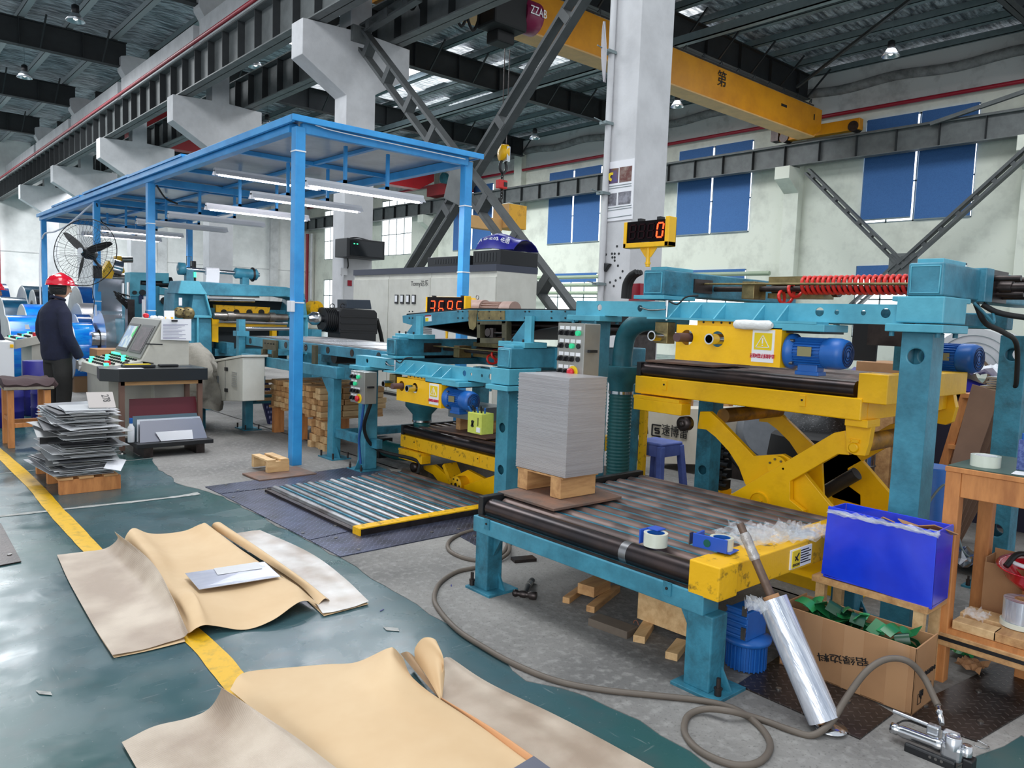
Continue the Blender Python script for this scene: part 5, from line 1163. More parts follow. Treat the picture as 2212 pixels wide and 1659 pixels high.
# ---- big black drive motor
bm = thing('drive_motor', 'big black drive motor with coupling on a teal base right of the press', 'motor', (5.9, 10.6, 0)); Ym = 10.5
part('motor_body', MB().prism([UY(a, b, Ym) for a, b in ((733, 672), (740, 665), (810, 670), (815, 676), (816, 722), (733, 720))], (0, .45, 0)), blk, bm, bevel=.015)
part('junction_box', MB().prism([UY(a, b, Ym + .02) for a, b in ((749, 647), (800, 648), (803, 668), (749, 666))], (0, .3, 0)), mat('dark_box', (44, 54, 66), .5), bm, bevel=.006)
a, b = UY(695, 690, Ym + .2), UY(735, 693, Ym + .2); m = MB(); m.cyl(a, b, .17, 28)
for k in range(10): q = a.lerp(b, k / 10); m.cyl(q, q + V(.01, 0, 0), .185, 28)
part('ribbed_neck', m, blk, bm)
m = MB(); c0 = UY(681, 688, Ym + .15); m.lathe([(.05, -.12), (.1, -.05), (.1, .05), (.05, .1), (.05, .3)], c0, V(1, 0, 0), 24); part('coupling', m, chrome, bm)
m = MB()
for px in (718, 740, 772): q = UY(px, 664, Ym + .1); m.tube([q + V(math.cos(2 * PI * k / 12) * .035, 0, math.sin(2 * PI * k / 12) * .035 + .02) for k in range(12)], .008, 6, True)
part('lifting_eye', m, blk, bm)
m = MB()
for z in (1.15, 1.25, 1.35): m.box(UY(735, 700, Ym).x, UY(813, 700, Ym).x, Ym - .012, Ym, z, z + .02)
part('body_rib', m, blk, bm)
part('base_frame', MB().box(UY(670, 730, Ym).x, UY(812, 730, Ym).x, Ym - .05, Ym + .5, .9, .98), teal, bm, bevel=.004); part('base_body', MB().box(UY(675, 730, Ym).x, UY(808, 730, Ym).x, Ym, Ym + .45, 0, .9), teal_d, bm); part('pedestal', MB().box(UY(677, 730, Ym).x, UY(698, 730, Ym).x, Ym + .05, Ym + .3, .98, 1.15), teal, bm)
part('motor_feet', MB().box(UY(735, 730, Ym).x, UY(812, 730, Ym).x, Ym, Ym + .4, .98, UY(735, 719, Ym).z), blk, bm)
part('cable', MB().tube([UY(814, 690, Ym + .2), UY(822, 720, Ym + .3), UY(828, 752, Ym + .4)], .035, 8), blk_s, bm)
yg = UY(672, 668, Ym + .6); part('yellow_guard', MB().lathe([(.13, 0), (.13, .15)], yg, V(.2, -1, 0), 24), yel_w, bm)
# ---- cabinets
CX_ = 7.2; cy = [12.71, 11.5, 10.25, 9.35, 8.6]
dx_ = .8
for k in range(4):
    y1, y0 = cy[k], cy[k + 1]
    c = thing('electrical_cabinet', ('leftmost light grey electrical cabinet with a plain tall door', 'light grey electrical cabinet with four small meters and a rotary switch', 'light grey electrical cabinet third from the left, behind the 369 display', 'light grey electrical cabinet beside the blue canopy post, right end of the row')[k], 'cabinet', (CX_ + .4, (y0 + y1) / 2, 0), group='light grey electrical cabinets')
    part('body', MB().box(CX_ + .01, CX_ + dx_, y0 + .003, y1 - .003, .05, 2.1), offw, c); part('plinth', MB().box(CX_ + .02, CX_ + dx_, y0 + .003, y1 - .003, 0, .05), blk, c)
    part('door', MB().box(CX_ - .012, CX_ + .01, y0 + .008, y1 - .008, .08, 2.02), offw, c, bevel=.004)
    part('top_band', MB().box(CX_ - .015, CX_ + dx_ + .01, y0, y1, 2.1, 2.2), mat('dark_blue_grey', (62, 66, 80), .5), c)
    if k == 1:
        for j in range(4):
            y_ = 11.22 - j * .175; q = part('meter', MB().box(CX_ - .03, CX_ - .01, y_ - .05, y_ + .05, 1.6, 1.75), blk, c, bevel=.003); part('meter_face', MB().box(CX_ - .034, CX_ - .029, y_ - .035, y_ + .035, 1.63, 1.735), white, q)
        text('Tonny\u8fbe\u4e50', (CX_ - .013, 10.55, 1.93), .11, ink, c, (-1, 0, 0), (0, 0, 1))
        m = MB(); m.box(CX_ - .05, CX_ - .01, 11.02, 11.14, .78, .92); m.cbox((CX_ - .07, 11.1, .82), .03, .04, .16, rx=.3); part('rotary_switch', m, blk, c); m = MB(); m.box(CX_ - .016, CX_ - .01, 11.0, 11.12, .96, 1.04); part('switch_label', m, warn_y, c)
        m = MB(); m.prism([V(CX_ - .018, 11.0, .62), V(CX_ - .018, 10.86, .62), V(CX_ - .018, 10.93, .76)], (.006, 0, 0)); part('warning_triangle', m, warn_y, c)
    if k == 2:
        part('vent_panel', MB().box(CX_ - .06, CX_ - .012, 9.75, 10.5 - .05, .55, 1.5), mat('vent_grey', (186, 188, 190), .5), c, bevel=.004); m = MB()
        for j in range(16): m.box(CX_ - .066, CX_ - .06, 10.1, 10.4, 1.02 + j * .028, 1.036 + j * .028)
        part('vent_slots', m, grey_st, c); m = MB(); m.cyl(V(CX_ - .09, 10.2, .82), V(CX_ - .06, 10.2, .82), .03, 12); part('red_knob', m, rbut, c)
    if k == 3: m = MB(); m.prism([V(CX_ - .018, 9.05, .55), V(CX_ - .018, 8.91, .55), V(CX_ - .018, 8.98, .7)], (.006, 0, 0)); part('warning_triangle', m, warn_y, c)
# cabinet at right end (beyond canopy post)
for (x0, x1, y0, y1, z0, z1, lab, m_) in ((7.3, 7.9, 9.4, 10.5, 2.2, 2.36, 'flat black ventilation box on top of the grey cabinets left of the canopy post', blk), (7.3, 8.05, 8.65, 9.3, 2.2, 2.42, 'black ventilation box on top of the grey cabinets right of the canopy post', blk)):
    q = thing('fan_box', lab, 'box', ((x0 + x1) / 2, (y0 + y1) / 2, z0)); part('housing', MB().box(x0, x1, y0, y1, z0, z1), m_, q, bevel=.008); m = MB()
    for j in range(12): m.box(x0 - .004, x0, y0 + .1 + j * .07, y0 + .14 + j * .07, z0 + .05, z1 - .04) if y0 + .14 + j * .07 < y1 else None
    part('vent_slots', m, dk_st, q)
# blue wrapped bundle on the cabinet
m = MB(); rows = []
for i in range(9):
    t = i / 8; rows.append([V(7.55 + .5 * u, 9.55 - .9 * t, 2.36 + (.34 + .05 * math.sin(5 * t)) * math.sin(PI * min(1, .05 + u * .9)) ** .6 * (1 - .2 * t)) for u in (0, .12, .3, .5, .7, .88, 1)])
m.grid(rows, .01); q = part('wrapped_bundle', m, mat('royal_film', (30, 30, 140), .3, col2=(20, 20, 95), scale=6, amt=.5)); tag(q, 'dark blue film bundle with white lettering lying on top of the cabinets', 'bundle')
text('\u25b3\u534e\u5357\u94dd', (7.62, 9.35, 2.6), .12, label_w, q, (-1, 0, .3), (.3, 0, 1)); text('\u25b3\u534e\u5357', (7.62, 9.0, 2.58), .12, label_w, q, (-1, 0, .3), (.3, 0, 1))
# black wall cabinet on the second column
wc = thing('network_cabinet', 'black wall cabinet with smoked glass door on the second white column', 'cabinet', (8.2, 14.3, 2.6))
part('body', MB().box(7.95, 8.86, 14.35, 14.86, 2.56, 2.95), blk, wc, bevel=.01); part('glass_door', MB().box(8.03, 8.8, 14.335, 14.35, 2.6, 2.91), mat('smoked_glass', (24, 28, 32), .12), wc)
m = MB(); m.box(8.1, 8.13, 14.33, 14.336, 2.83, 2.85); m.box(8.17, 8.2, 14.33, 14.336, 2.83, 2.85); part('status_light', m, gglow, wc)
m = MB(); m.tube([V(8.1, 14.78, z_) for z_ in (0, 2.0, 2.2)], .03, 8); part('conduit', m, colw, wc); part('junction', MB().box(8.04, 8.2, 14.76, 14.85, 2.2, 2.35), colw, wc)
part('cable', MB().tube(smooth_path([V(8.15, 14.8, 2.33), V(8.25, 14.82, 2.4), V(8.22, 14.84, 2.9), V(8.4, 14.84, 3.02), V(8.6, 14.6, 2.97)], 5), .012, 6), blk_s, wc)
tag(part('fire_alarm', MB().box(8.26, 8.36, 14.84, 14.858, 1.98, 2.1), redp, bevel=.004), 'small red alarm box on the second white column', 'alarm box')
# ================================================================ console, desk, people, coils
cons = thing('control_console', 'beige operator console with slanted twin screens and rows of lit buttons', 'console', (2.4, 8.9, 0))
bg_ = mat('console_beige', (190, 187, 176), .5, col2=(164, 160, 150), scale=4, amt=.5); pg_ = mat('console_panel_grey', (128, 128, 124), .45)
Ya, Yb = 8.32, 9.4
prof = [(2.52, 1.29), (2.77, 1.28), (2.77, .3), (2.42, .3), (2.42, .84), (2.3, .86)]
part('body', MB().prism([V(x, Ya, z) for x, z in prof], (0, Yb - Ya, 0)), bg_, cons, bevel=.006)
part('lower_body', MB().box(2.02, 2.7, Ya + .1, Yb - .1, 0, .72), bg_, cons)
pn = V(2.3 - 2.52, 0, .86 - 1.29).normalized(); out = V(-.89, 0, .455).normalized()
def onp(t, y, h): return V(2.52, y, 1.29).lerp(V(2.3, y, .86), t) + out * h
part('screen_panel', MB().prism([onp(.03, Ya + .05, .002), onp(.95, Ya + .05, .002), onp(.95, Yb - .03, .002), onp(.03, Yb - .03, .002)], out * .012), pg_, cons, bevel=.003)
m = MB(); m.prism([onp(.18, 8.92, .014), onp(.85, 8.92, .014), onp(.85, 9.33, .014), onp(.18, 9.33, .014)], out * .008); m.prism([onp(.18, 8.42, .014), onp(.85, 8.42, .014), onp(.85, 8.84, .014), onp(.18, 8.84, .014)], out * .006)
part('screen_bezel', m, mat('bezel', (72, 72, 72), .4), cons)
def screen_mat():
    m = mat('hmi_screen', (176, 190, 190), .2); g = NG(m); n = g.noise(9, 1); c = g.mix(g.rng(n, .45, .55), (196, 206, 206), (150, 170, 196)); n2 = g.noise(5, 1); c = g.mix(g.rng(n2, .62, .66), c, (90, 200, 120))
    g.l(c, g.b.inputs['Base Color']); g.l(c, g.b.inputs['Emission Color']); g.b.inputs['Emission Strength'].default_value = .35; return m
part('left_screen', MB().prism([onp(.24, 8.96, .022), onp(.78, 8.96, .022), onp(.78, 9.29, .022), onp(.24, 9.29, .022)], out * .002), screen_mat(), cons)
part('right_screen', MB().prism([onp(.24, 8.46, .02), onp(.8, 8.46, .02), onp(.8, 8.8, .02), onp(.24, 8.8, .02)], out * .002), mat('dim_screen', (96, 90, 92), .25, col2=(130, 110, 116), scale=20, amt=.6), cons)
part('button_desk', MB().prism([V(1.95, 8.33, .8), V(2.32, 8.33, .87), V(2.32, 8.33, .74), V(1.95, 8.33, .7)], (0, 1.15, 0)), bg_, cons, bevel=.005)
m = MB(); gb = MB(); rd = MB()
for i in range(12):
    for j in range(5):
        y = 8.42 + i * .088; x = 2.0 + j * .068; z = .8 + (x - 1.95) * .19
        if (i * 3 + j * 5) % 7 == 0: gb.cbox((x, y, z + .016), .035, .05, .03)
        else: m.cyl(V(x, y, z), V(x, y, z + .02), .013, 8)
rd.cyl(V(2.03, 8.5, .81), V(2.03, 8.5, .86), .03, 14); gb.box(2.28, 2.31, 9.1, 9.38, .87, .9)
part('black_switches', m, blk, cons); part('green_buttons', gb, gglow, cons); part('red_stop_button', rd, rbut, cons)
pap = part('clipped_paper', MB().grid([[UY(a + (b - a) * t, c + (d - c) * t, 8.3) + V(0, -.006 * math.sin(t * 3), 0) for t in (0, .25, .5, .75, 1)] for a, b, c, d in ((349, 413, 689, 689), (348, 413, 712, 712), (347, 413, 734, 736))], .002), white); tag(pap, 'sheet of paper with printed lines clipped to the side of the console', 'paper')
m = MB()
for k in range(11):
    z0 = 694 + 6 + k * 3.1; m.prism([UY(a, b, 8.29) for a, b in ((352, z0), (406 - (k * 7) % 22, z0 + .3), (406 - (k * 7) % 22, z0 + 1), (352, z0 + .8))], (0, -.001, 0))
part('writing', m, mat('pen_ink', (120, 118, 150), .7), pap); part('clip', MB().cbox(UY(377, 693, 8.28), .06, .01, .018), blk, pap)
part('pen', MB().bar(onp(.62, 8.35, .03), onp(.62, 8.35, .03) + V(.12, -.12, 0), .012, .012), blk, cons, label='black marker pen on the console edge')
# on the console
m = MB()
for k in range(7): m.lathe([(.004, 0), (.024, .012), (.022, .03), (.004, .04)], V(2.6 + .03 * math.sin(k * 2.2), 8.42 + k * .085, 1.295), V(.3 * math.sin(k), 1, .15), 10)
q = part('work_gloves', m, white); tag(q, 'white work gloves with a red cuff lying on top of the console', 'gloves'); part('red_cuff', MB().lathe([(.02, 0), (.03, .01), (.028, .06), (.01, .07)], V(2.58, 9.12, 1.31), V(0, 1, .1), 12), rbut, q)
q = part('photo_card', MB().prism([UY(a, b, 8.6) for a, b in ((355, 671), (377, 671), (377, 690), (355, 690))], (0, .01, 0)), white); tag(q, 'small white card standing on the console beside the gloves', 'card'); part('card_print', MB().prism([UY(a, b, 8.595) for a, b in ((357, 685), (374, 685), (374, 689), (357, 689))], (0, -.002, 0)), yel, q)
# black side desk
dk = thing('side_desk', 'black-topped desk on brown legs in front of the console', 'desk', (2.4, 8.1, 0))
part('desk_top', MB().prism([V(1.84, 8.0, .7), V(1.97, 7.85, .7), V(2.8, 7.85, .7), V(2.8, 8.36, .7), V(1.9, 8.36, .7)], (0, 0, .12)), mat('desk_black', (40, 42, 44), .3), dk, bevel=.004)
for x, y in ((1.99, 7.9), (2.72, 7.9), (2.72, 8.28)): part('leg', MB().box(x, x + .045, y, y + .045, .03, .7), mat('brown_leg', (112, 84, 72), .6), dk); part('levelling_foot', MB().lathe([(.035, 0), (.03, .01), (.01, .014), (.01, .04)], V(x + .02, y + .02, 0), V(0, 0, 1), 14), steel, dk)
part('apron', MB().box(2.0, 2.76, 7.9, 7.93, .66, .7), wood, dk)
q = part('phone', MB().box(2.05, 2.34, 7.98, 8.1, .822, .85), blk, bevel=.006); tag(q, 'black radio unit with yellow strip lying on the black desk', 'radio'); part('strip', MB().box(2.07, 2.3, 8.0, 8.08, .85, .856), warn_y, q)
q = part('caliper_case', MB().box(2.4, 2.58, 8.05, 8.13, .822, .845), blk, bevel=.006); tag(q, 'small black gauge lying on the right of the black desk', 'gauge'); part('steel_scale', MB().box(2.34, 2.72, 8.08, 8.1, .822, .828), chrome, q)
tag(part('paper_sheet', MB().box(1.98, 2.2, 7.87, 7.97, .822, .824), white), 'white paper lying on the left corner of the black desk', 'paper')
tag(part('mouse', MB().lathe([(.005, 0), (.03, .01), (.034, .04), (.02, .08), (.004, .09)], V(2.12, 8.2, .835), V(.2, 1, 0), 12), blk), 'black mouse on the desk beside the red stop button', 'mouse')
# tray of sheets beneath the desk
tr = thing('black_tray', 'black tray on feet under the desk holding leaning metal sheets', 'tray', (2.3, 7.7, 0))
part('tray', MB().box(2.05, 2.75, 7.55, 8.0, .1, .14), blk, tr, bevel=.004); m = MB()
for x in (2.12, 2.6): m.box(x, x + .08, 7.6, 7.95, 0, .1)
part('tray_feet', m, dkst, tr)
for k, (y, z1, m_, lab) in enumerate(((8.0, .52, mat('dark_red_sheet', (92, 22, 34), .4), 'dark red sheet leaning at the back of the tray under the desk'), (7.93, .36, mat('slate_sheet', (88, 106, 116), .3, .5), 'slate blue metal sheet leaning in front of the red one'), (7.82, .34, alum, 'silver sheet leaning in the tray under the desk'), (7.76, .33, mat('grey_sheet', (150, 150, 160), .25, .7), 'grey reflective sheet leaning at the front of the tray'))):
    w = .32 - .01 * k; q = part('metal_sheet', MB().prism([V(2.4 - w * 1.05, y - .12, .142), V(2.4 + w * 1.1, y - .12, .142), V(2.4 + w, y - .02, z1), V(2.4 - w * .95, y - .02, z1)], (0, .006, 0)), m_); tag(q, lab, 'metal sheet')
tag(part('white_label_sheet', MB().prism([V(2.28, 7.628, .145), V(2.58, 7.628, .145), V(2.58, 7.66, .23), V(2.24, 7.66, .23)], (0, .003, 0)), white), 'white label sheet lying against the silver sheets in the tray', 'paper')
q = part('spray_can', MB().lathe([(.028, 0), (.03, .01), (.03, .14), (.018, .16), (.012, .19)], V(2.04, 7.72, .142), V(0, 0, 1), 16), white); tag(q, 'small bottle with blue cap at the left of the tray', 'bottle'); part('cap', MB().cyl(V(2.04, 7.72, .32), V(2.04, 7.72, .37), .016, 12), mblue, q)
# stool
so_ = thing('wooden_stool', 'worn wooden stool with a dark brown cloth cushion beside the worker', 'stool', (1.4, 8.85, 0))
for x in (1.2, 1.51):
    for y in (8.7, 9.02): part('leg', MB().box(x, x + .055, y, y + .055, 0, .57), wood_o, so_, bevel=.004)
for y in (8.71, 9.03): part('stretcher', MB().box(1.25, 1.52, y, y + .03, .2, .24), wood_o, so_)
for x in (1.21, 1.52): part('stretcher', MB().box(x, x + .03, 8.75, 9.03, .26, .3), wood_o, so_)
part('seat', MB().box(1.17, 1.59, 8.67, 9.1, .57, .6), mat('worn_seat', (150, 142, 128), .7, col2=(110, 100, 90), scale=9, amt=.6), so_, bevel=.004)
m = MB(); rows = []
for i in range(7): rows.append([V(1.16 + .44 * j / 8, 8.66 + .45 * i / 6, .67 + .015 * math.sin(j * 1.7 + i) - (.05 if i == 0 else 0) * (1 + .4 * math.sin(j * 2.1))) for j in range(9)])
m.grid(rows, .06); part('cushion', m, mat('brown_cloth', (72, 54, 56), .85, bump=.2), so_, sub=1)
# ---- sheet offcuts on a pallet
lp = thing('wooden_pallet', 'orange wooden pallet under the untidy pile of metal offcuts at the left', 'pallet', (1.42, 6.9, 0))
for y in (6.42, 6.86, 7.3): part('pallet_block', MB().box(1.2, 1.62, y, y + .05, 0, .11), wood_o, lp, bevel=.002)
for x in (1.19, 1.33, 1.5): part('pallet_board', MB().box(x, x + .1, 6.41, 7.37, .11, .126), wood, lp, bevel=.002)
sm_ = [mat('pale_sheet', (200, 202, 204), .35, .3), mat('dull_sheet', (168, 168, 168), .4, .3), mat('white_sheet', (228, 228, 230), .4), mat('dark_sheet', (84, 84, 88), .35, .4), mat('silver_sheet', (206, 208, 212), .25, .5), mat('blue_sheet', (40, 84, 150), .3)]
rnd = random.Random(11); z = .127; k = 0
while z < .63:
    k += 1; big = rnd.random() < .5; L = rnd.uniform(.3, .46) if big else rnd.uniform(.18, .4); Wd = rnd.uniform(.5, .85) if big else rnd.uniform(.25, .6)
    cx = 1.42 + rnd.uniform(-.07, .05); cyy = 6.45 + Wd / 2 + rnd.uniform(-.06, .3 if not big else .08); cyy = min(cyy, 7.35 - Wd / 2 + .08); rz = rnd.gauss(0, .09); t = rnd.uniform(.002, .005)
    m = MB(); m.cbox((cx, cyy, z + t / 2), L, Wd, t, rz, rnd.uniform(-.006, .006), rnd.uniform(-.012, .012))
    q = part('metal_offcut', m, rnd.choice(sm_[:5] + sm_[:3]) if rnd.random() > .05 else sm_[5]); tag(q, 'thin metal sheet offcut in the untidy pile on the left pallet', 'metal sheet', 'metal offcuts piled on the left pallet'); z += t + rnd.uniform(.0018, .004)
for x_, y_, z_, a_, lab in ((1.28, 6.5, .5, .5, 'white paper tag sticking out of the upper left of the offcut pile'), (1.58, 6.42, .2, -.4, 'white paper sheet sticking out low at the front of the offcut pile'), (1.26, 6.9, .3, .9, 'crumpled white paper at the left side of the offcut pile')):
    tag(part('paper_scrap', MB().cbox((x_, y_, z_), .12, .2, .002, a_, .25, .2), white), lab, 'paper')
q = part('card_tag', MB().prism([V(1.42, 6.5, z + .004), V(1.6, 6.46, z + .004), V(1.63, 6.68, z + .1), V(1.45, 6.72, z + .1)], (0, 0, .003)), mat('grey_card', (176, 168, 164), .7)); tag(q, 'grey card with handwritten 278 lying tilted on top of the offcut pile', 'card')
nn = ((V(1.6, 6.46, 0) - V(1.42, 6.5, 0)).cross(V(.03, .22, .096))).normalized(); text('278', V(1.56, 6.6, z + .064), .075, ink, q, nn, (1, -.1, .1), ext=.001)
# ---- people
skin_m = mat('skin', (206, 152, 126), .55); jacket = mat('navy_jacket', (24, 28, 54), .85, col2=(14, 17, 36), scale=8, amt=.6, bump=.35, bscale=14); trous = mat('charcoal_trousers', (44, 43, 42), .85, col2=(28, 27, 26), scale=7, amt=.5, bump=.35, bscale=12); hairm = mat('black_hair', (20, 18, 18), .6, bump=.4, bscale=120)
helm = mat('red_helmet', (214, 14, 44), .15, coat=.6); glove_m = mat('white_knit_glove', (226, 224, 224), .8, bump=.25, bscale=120); shoe = mat('black_shoe', (26, 25, 25), .5)
def skin(name, vs, es, rad, m_, parent, sub=2, world=False):
    me = bpy.data.meshes.new(name); me.from_pydata([tuple(v) for v in vs], es, []); me.materials.append(m_)
    o = bpy.data.objects.new(name, me); COL.objects.link(o); o.parent = parent; KIDS.setdefault(parent.name, []).append(o); PM[o.name] = Matrix.Identity(4)
    md = o.modifiers.new('k', 'SKIN'); me.skin_vertices[0].data[0].use_root = True
    for i, r in enumerate(rad): me.skin_vertices[0].data[i].radius = (r if isinstance(r, tuple) else (r, r))
    md.use_smooth_shade = True; s_ = o.modifiers.new('s', 'SUBSURF'); s_.levels = s_.render_levels = sub
    return o
def chain(n, off=0): return [(off + i, off + i + 1) for i in range(n - 1)]
def hand(par, c, fwd, side, s=1):
    """gloved hand: palm at c pointing fwd (fingers), thumb to side"""
    c = Vector(c); f = Vector(fwd).normalized(); sd = Vector(side).normalized(); n_ = f.cross(sd)
    vs = [c, c + f * .045, c + f * .085]; es = [(0, 1), (1, 2)]; rad = [(.024, .03), (.022, .042), (.018, .04)]
    o = skin('glove_palm', vs, es, rad, glove_m, par, 2)
    for i, (w, L) in enumerate(((.032, .068), (.011, .078), (-.011, .072), (-.031, .056))):
        b = c + f * .085 + sd * w; skin('finger', [b, b + f * L * .45 - n_ * .008, b + f * L * .8 - n_ * .026, b + f * L * .9 - n_ * .045], chain(4), [.0115, .0105, .0095, .008], glove_m, o, 1)
    b = c + f * .03 + sd * .034; skin('thumb', [b, b + sd * .022 + f * .03 - n_ * .01, b + sd * .025 + f * .058 - n_ * .02], chain(3), [.014, .012, .0095], glove_m, o, 1)
def person(loc, rz, lab, Ht=1.7, head_turn=0, arm='down'):
    """local frame: faces +x, left is +y"""
    o = thing('person', lab, 'person', loc, rz); s = Ht / 1.7
    P = lambda *a: V(*a) * s
    v = [P(0, 0, .98), P(.0, 0, 1.12), P(.01, 0, 1.3), P(.0, 0, 1.42), P(.03, 0, 1.5), P(.0, .12, 1.34), P(.0, -.12, 1.34), P(-.02, .2, 1.12), P(-.02, -.2, 1.12), P(.1, .22, .9), P(.1, -.22, .9), P(0, .09, .93), P(0, -.09, .93), P(.01, .1, .5), P(.01, -.1, .5), P(-.02, .1, .09), P(-.02, -.1, .09)]
    e = [(0, 1), (1, 2), (2, 3), (3, 4), (3, 5), (3, 6), (5, 7), (6, 8), (7, 9), (8, 10), (0, 11), (0, 12), (11, 13), (12, 14), (13, 15), (14, 16)]
    r = [.1, .1, .1, .06, .05, .04, .04, .035, .035, .026, .026, .08, .08, .05, .05, .035, .035]
    skin('body', v, e, [x * s for x in r], skin_m, o)
    # jacket and trousers: lofted and fused into one cloth surface each
    def ring(c, rx, ry, n=24): return [P(c[0] + rx * math.cos(2 * PI * k / n), c[1] + ry * math.sin(2 * PI * k / n), c[2]) for k in range(n + 1)]
    def fused(name, mb, m_, vox=.011):
        q = part(name, mb, m_, o, world=False); d = q.modifiers.new('r', 'REMESH'); d.mode = 'VOXEL'; d.voxel_size = vox; d.use_smooth_shade = True
        d = q.modifiers.new('m', 'SMOOTH'); d.iterations = 6; d.factor = .6; return q
    m = MB(); R_ = [((0, 0, .81), .001, .001), ((0, 0, .815), .13, .18), ((-.005, 0, .9), .142, .19), ((-.01, 0, 1.0), .14, .186), ((-.015, 0, 1.12), .14, .188), ((-.02, 0, 1.24), .138, .196), ((-.02, 0, 1.34), .122, .192), ((-.012, 0, 1.4), .1, .16), ((0, 0, 1.445), .078, .1), ((.01, 0, 1.475), .062, .07), ((.01, 0, 1.478), .001, .001)]
    m.grid([ring(*q) for q in R_])
    for s_ in (-1, 1): m.tube([P(-.015, s_ * .13, 1.36), P(-.02, s_ * .185, 1.31), P(-.035, s_ * .225, 1.2), P(-.03, s_ * .245, 1.1), P(.02, s_ * .25, 1.0), P(.075, s_ * .245, .91), P(.105, s_ * .238, .855)], [.07 * s, .072 * s, .066 * s, .062 * s, .058 * s, .053 * s, .05 * s], 18)
    fused('jacket', m, jacket)
    part('collar', MB().tube([P(.015 + .062 * math.cos(a), .07 * math.sin(a), 1.485 - .018 * math.cos(a)) for a in [2 * PI * k / 18 for k in range(18)]], .016 * s, 8, True), jacket, o, world=False)
    m = MB(); m.grid([ring(*q) for q in (((0, 0, .93), .001, .001), ((0, 0, .93), .125, .17), ((0, 0, .86), .128, .175), ((0, 0, .79), .118, .168), ((0, 0, .77), .001, .001))])
    for s_ in (-1, 1): m.tube([P(0, s_ * .085, .86), P(.005, s_ * .092, .7), P(.015, s_ * .098, .5), P(.0, s_ * .1, .3), P(-.012, s_ * .1, .09)], [.098 * s, .095 * s, .078 * s, .07 * s, .068 * s], 20)
    fused('trousers', m, trous)
    for y in (-.1, .1): part('shoe', MB().lathe([(.02, 0), (.045, .02), (.048, .1), (.042, .2), (.02, .27)], P(-.09, y, .042), V(1, 0, 0), 16), shoe, o, world=False)
    # head
    hd = bpy.data.objects.new('head', None)
    m = MB(); hc = P(.045, 0, 1.6); rows = []
    ch, sh = math.cos(head_turn), math.sin(head_turn); Rz = Matrix.Rotation(head_turn, 3, 'Z')
    def hp(x, y, z): return hc + (Rz @ V(x, y, z)) * s
    for i in range(13):
        ph = PI * i / 12; zz = math.cos(ph); rr = math.sin(ph); row = []
        for j in range(20):
            a = 2 * PI * j / 20; x = math.cos(a) * rr; y = math.sin(a) * rr; X = x * .098; Y = y * .074; Z = zz * .118
            if zz < -.1 and x > 0: X *= 1 - .12 * abs(zz); Y *= 1 - .28 * abs(zz)
            if zz < 0 and x < 0: X *= 1 - .35 * abs(zz)
            if abs(y) < .3 and x > .8 and -.35 < zz < .15: X += .018 * (1 - abs(zz + .15))
            row.append(hp(X, Y, Z))
        rows.append(row + row[:1])
    m.grid(rows); ho = part('head', m, skin_m, o, world=False)
    f_ = MB(); f_.lathe([(.005, -.02), (.013, 0), (.012, .014), (.004, .022)], hp(.1, 0, -.025), Rz @ V(.5, 0, -1), 10); f_.lathe([(.008, 0), (.02, .006), (.016, .016)], hp(-.0, -.07, -.02), Rz @ V(0, -1, 0), 12); f_.lathe([(.008, 0), (.02, .006), (.016, .016)], hp(-.0, .07, -.02), Rz @ V(0, 1, 0), 12); part('nose_and_ears', f_, skin_m, ho, world=False)
    f_ = MB()
    for y in (-.03, .03): f_.cbox(hp(.09, y, .004), .006 * s, .022 * s, .007 * s, head_turn)
    part('eyes', f_, hairm, ho, world=False); part('mouth', MB().cbox(hp(.09, 0, -.062), .008 * s, .036 * s, .006 * s, head_turn), mat('lip', (160, 90, 84), .5), ho, world=False)
    m = MB(); rows = []
    for i in range(8):
        ph = PI * (.28 + .42 * i / 7); row = []
        for j in range(15): a = PI * (.42 + 1.16 * j / 14); row.append(hp(math.cos(a) * math.sin(ph) * .105, math.sin(a) * math.sin(ph) * .082, math.cos(ph) * .12))
        rows.append(row)
    m.grid(rows, .008); part('hair', m, hairm, o, world=False)
    m = MB(); rows = []
    for i in range(9):
        ph = PI / 2 * i / 8; row = []
        for j in range(25): a = 2 * PI * j / 24; R_ = math.sin(ph); row.append(hp(math.cos(a) * R_ * .14, math.sin(a) * R_ * .115, .035 + math.cos(ph) * .115 - .02 * math.cos(a) * R_ * 0))
        rows.append(row)
    rows.append([hp(math.cos(2 * PI * j / 24) * (.148 + .035 * max(0, math.cos(2 * PI * j / 24))), math.sin(2 * PI * j / 24) * .12, .028) for j in range(25)])
    m.grid(rows, .004); he = part('helmet', m, helm, o, world=False)
    rg = MB(); rg.tube([hp(-.13 + .27 * t, 0, .035 + .122 * math.sin(PI * (.03 + .94 * t))) for t in [k / 10 for k in range(11)]], .01 * s, 8); part('helmet_ridge', rg, helm, he, world=False)
    part('helmet_strap', MB().tube([hp(-.1 * math.cos(a), .085 * math.sin(a), -.0) for a in [-1.3 + 2.6 * k / 12 for k in range(13)]], .012 * s, 8), blk, he, world=False)
    hand(o, P(.118, -.236, .85), (.25, 0, -1), (1, 0, .2)); hand(o, P(.118, .236, .85), (.25, 0, -1), (1, 0, .2))
    return o
person((1.76, 9.42, 0), .32, 'person in red helmet, navy jacket and white gloves standing at the console', 1.68, -.1)
person((1.42, 11.6, 0), .2, 'person in red helmet and navy jacket cut off by the left edge', 1.62)
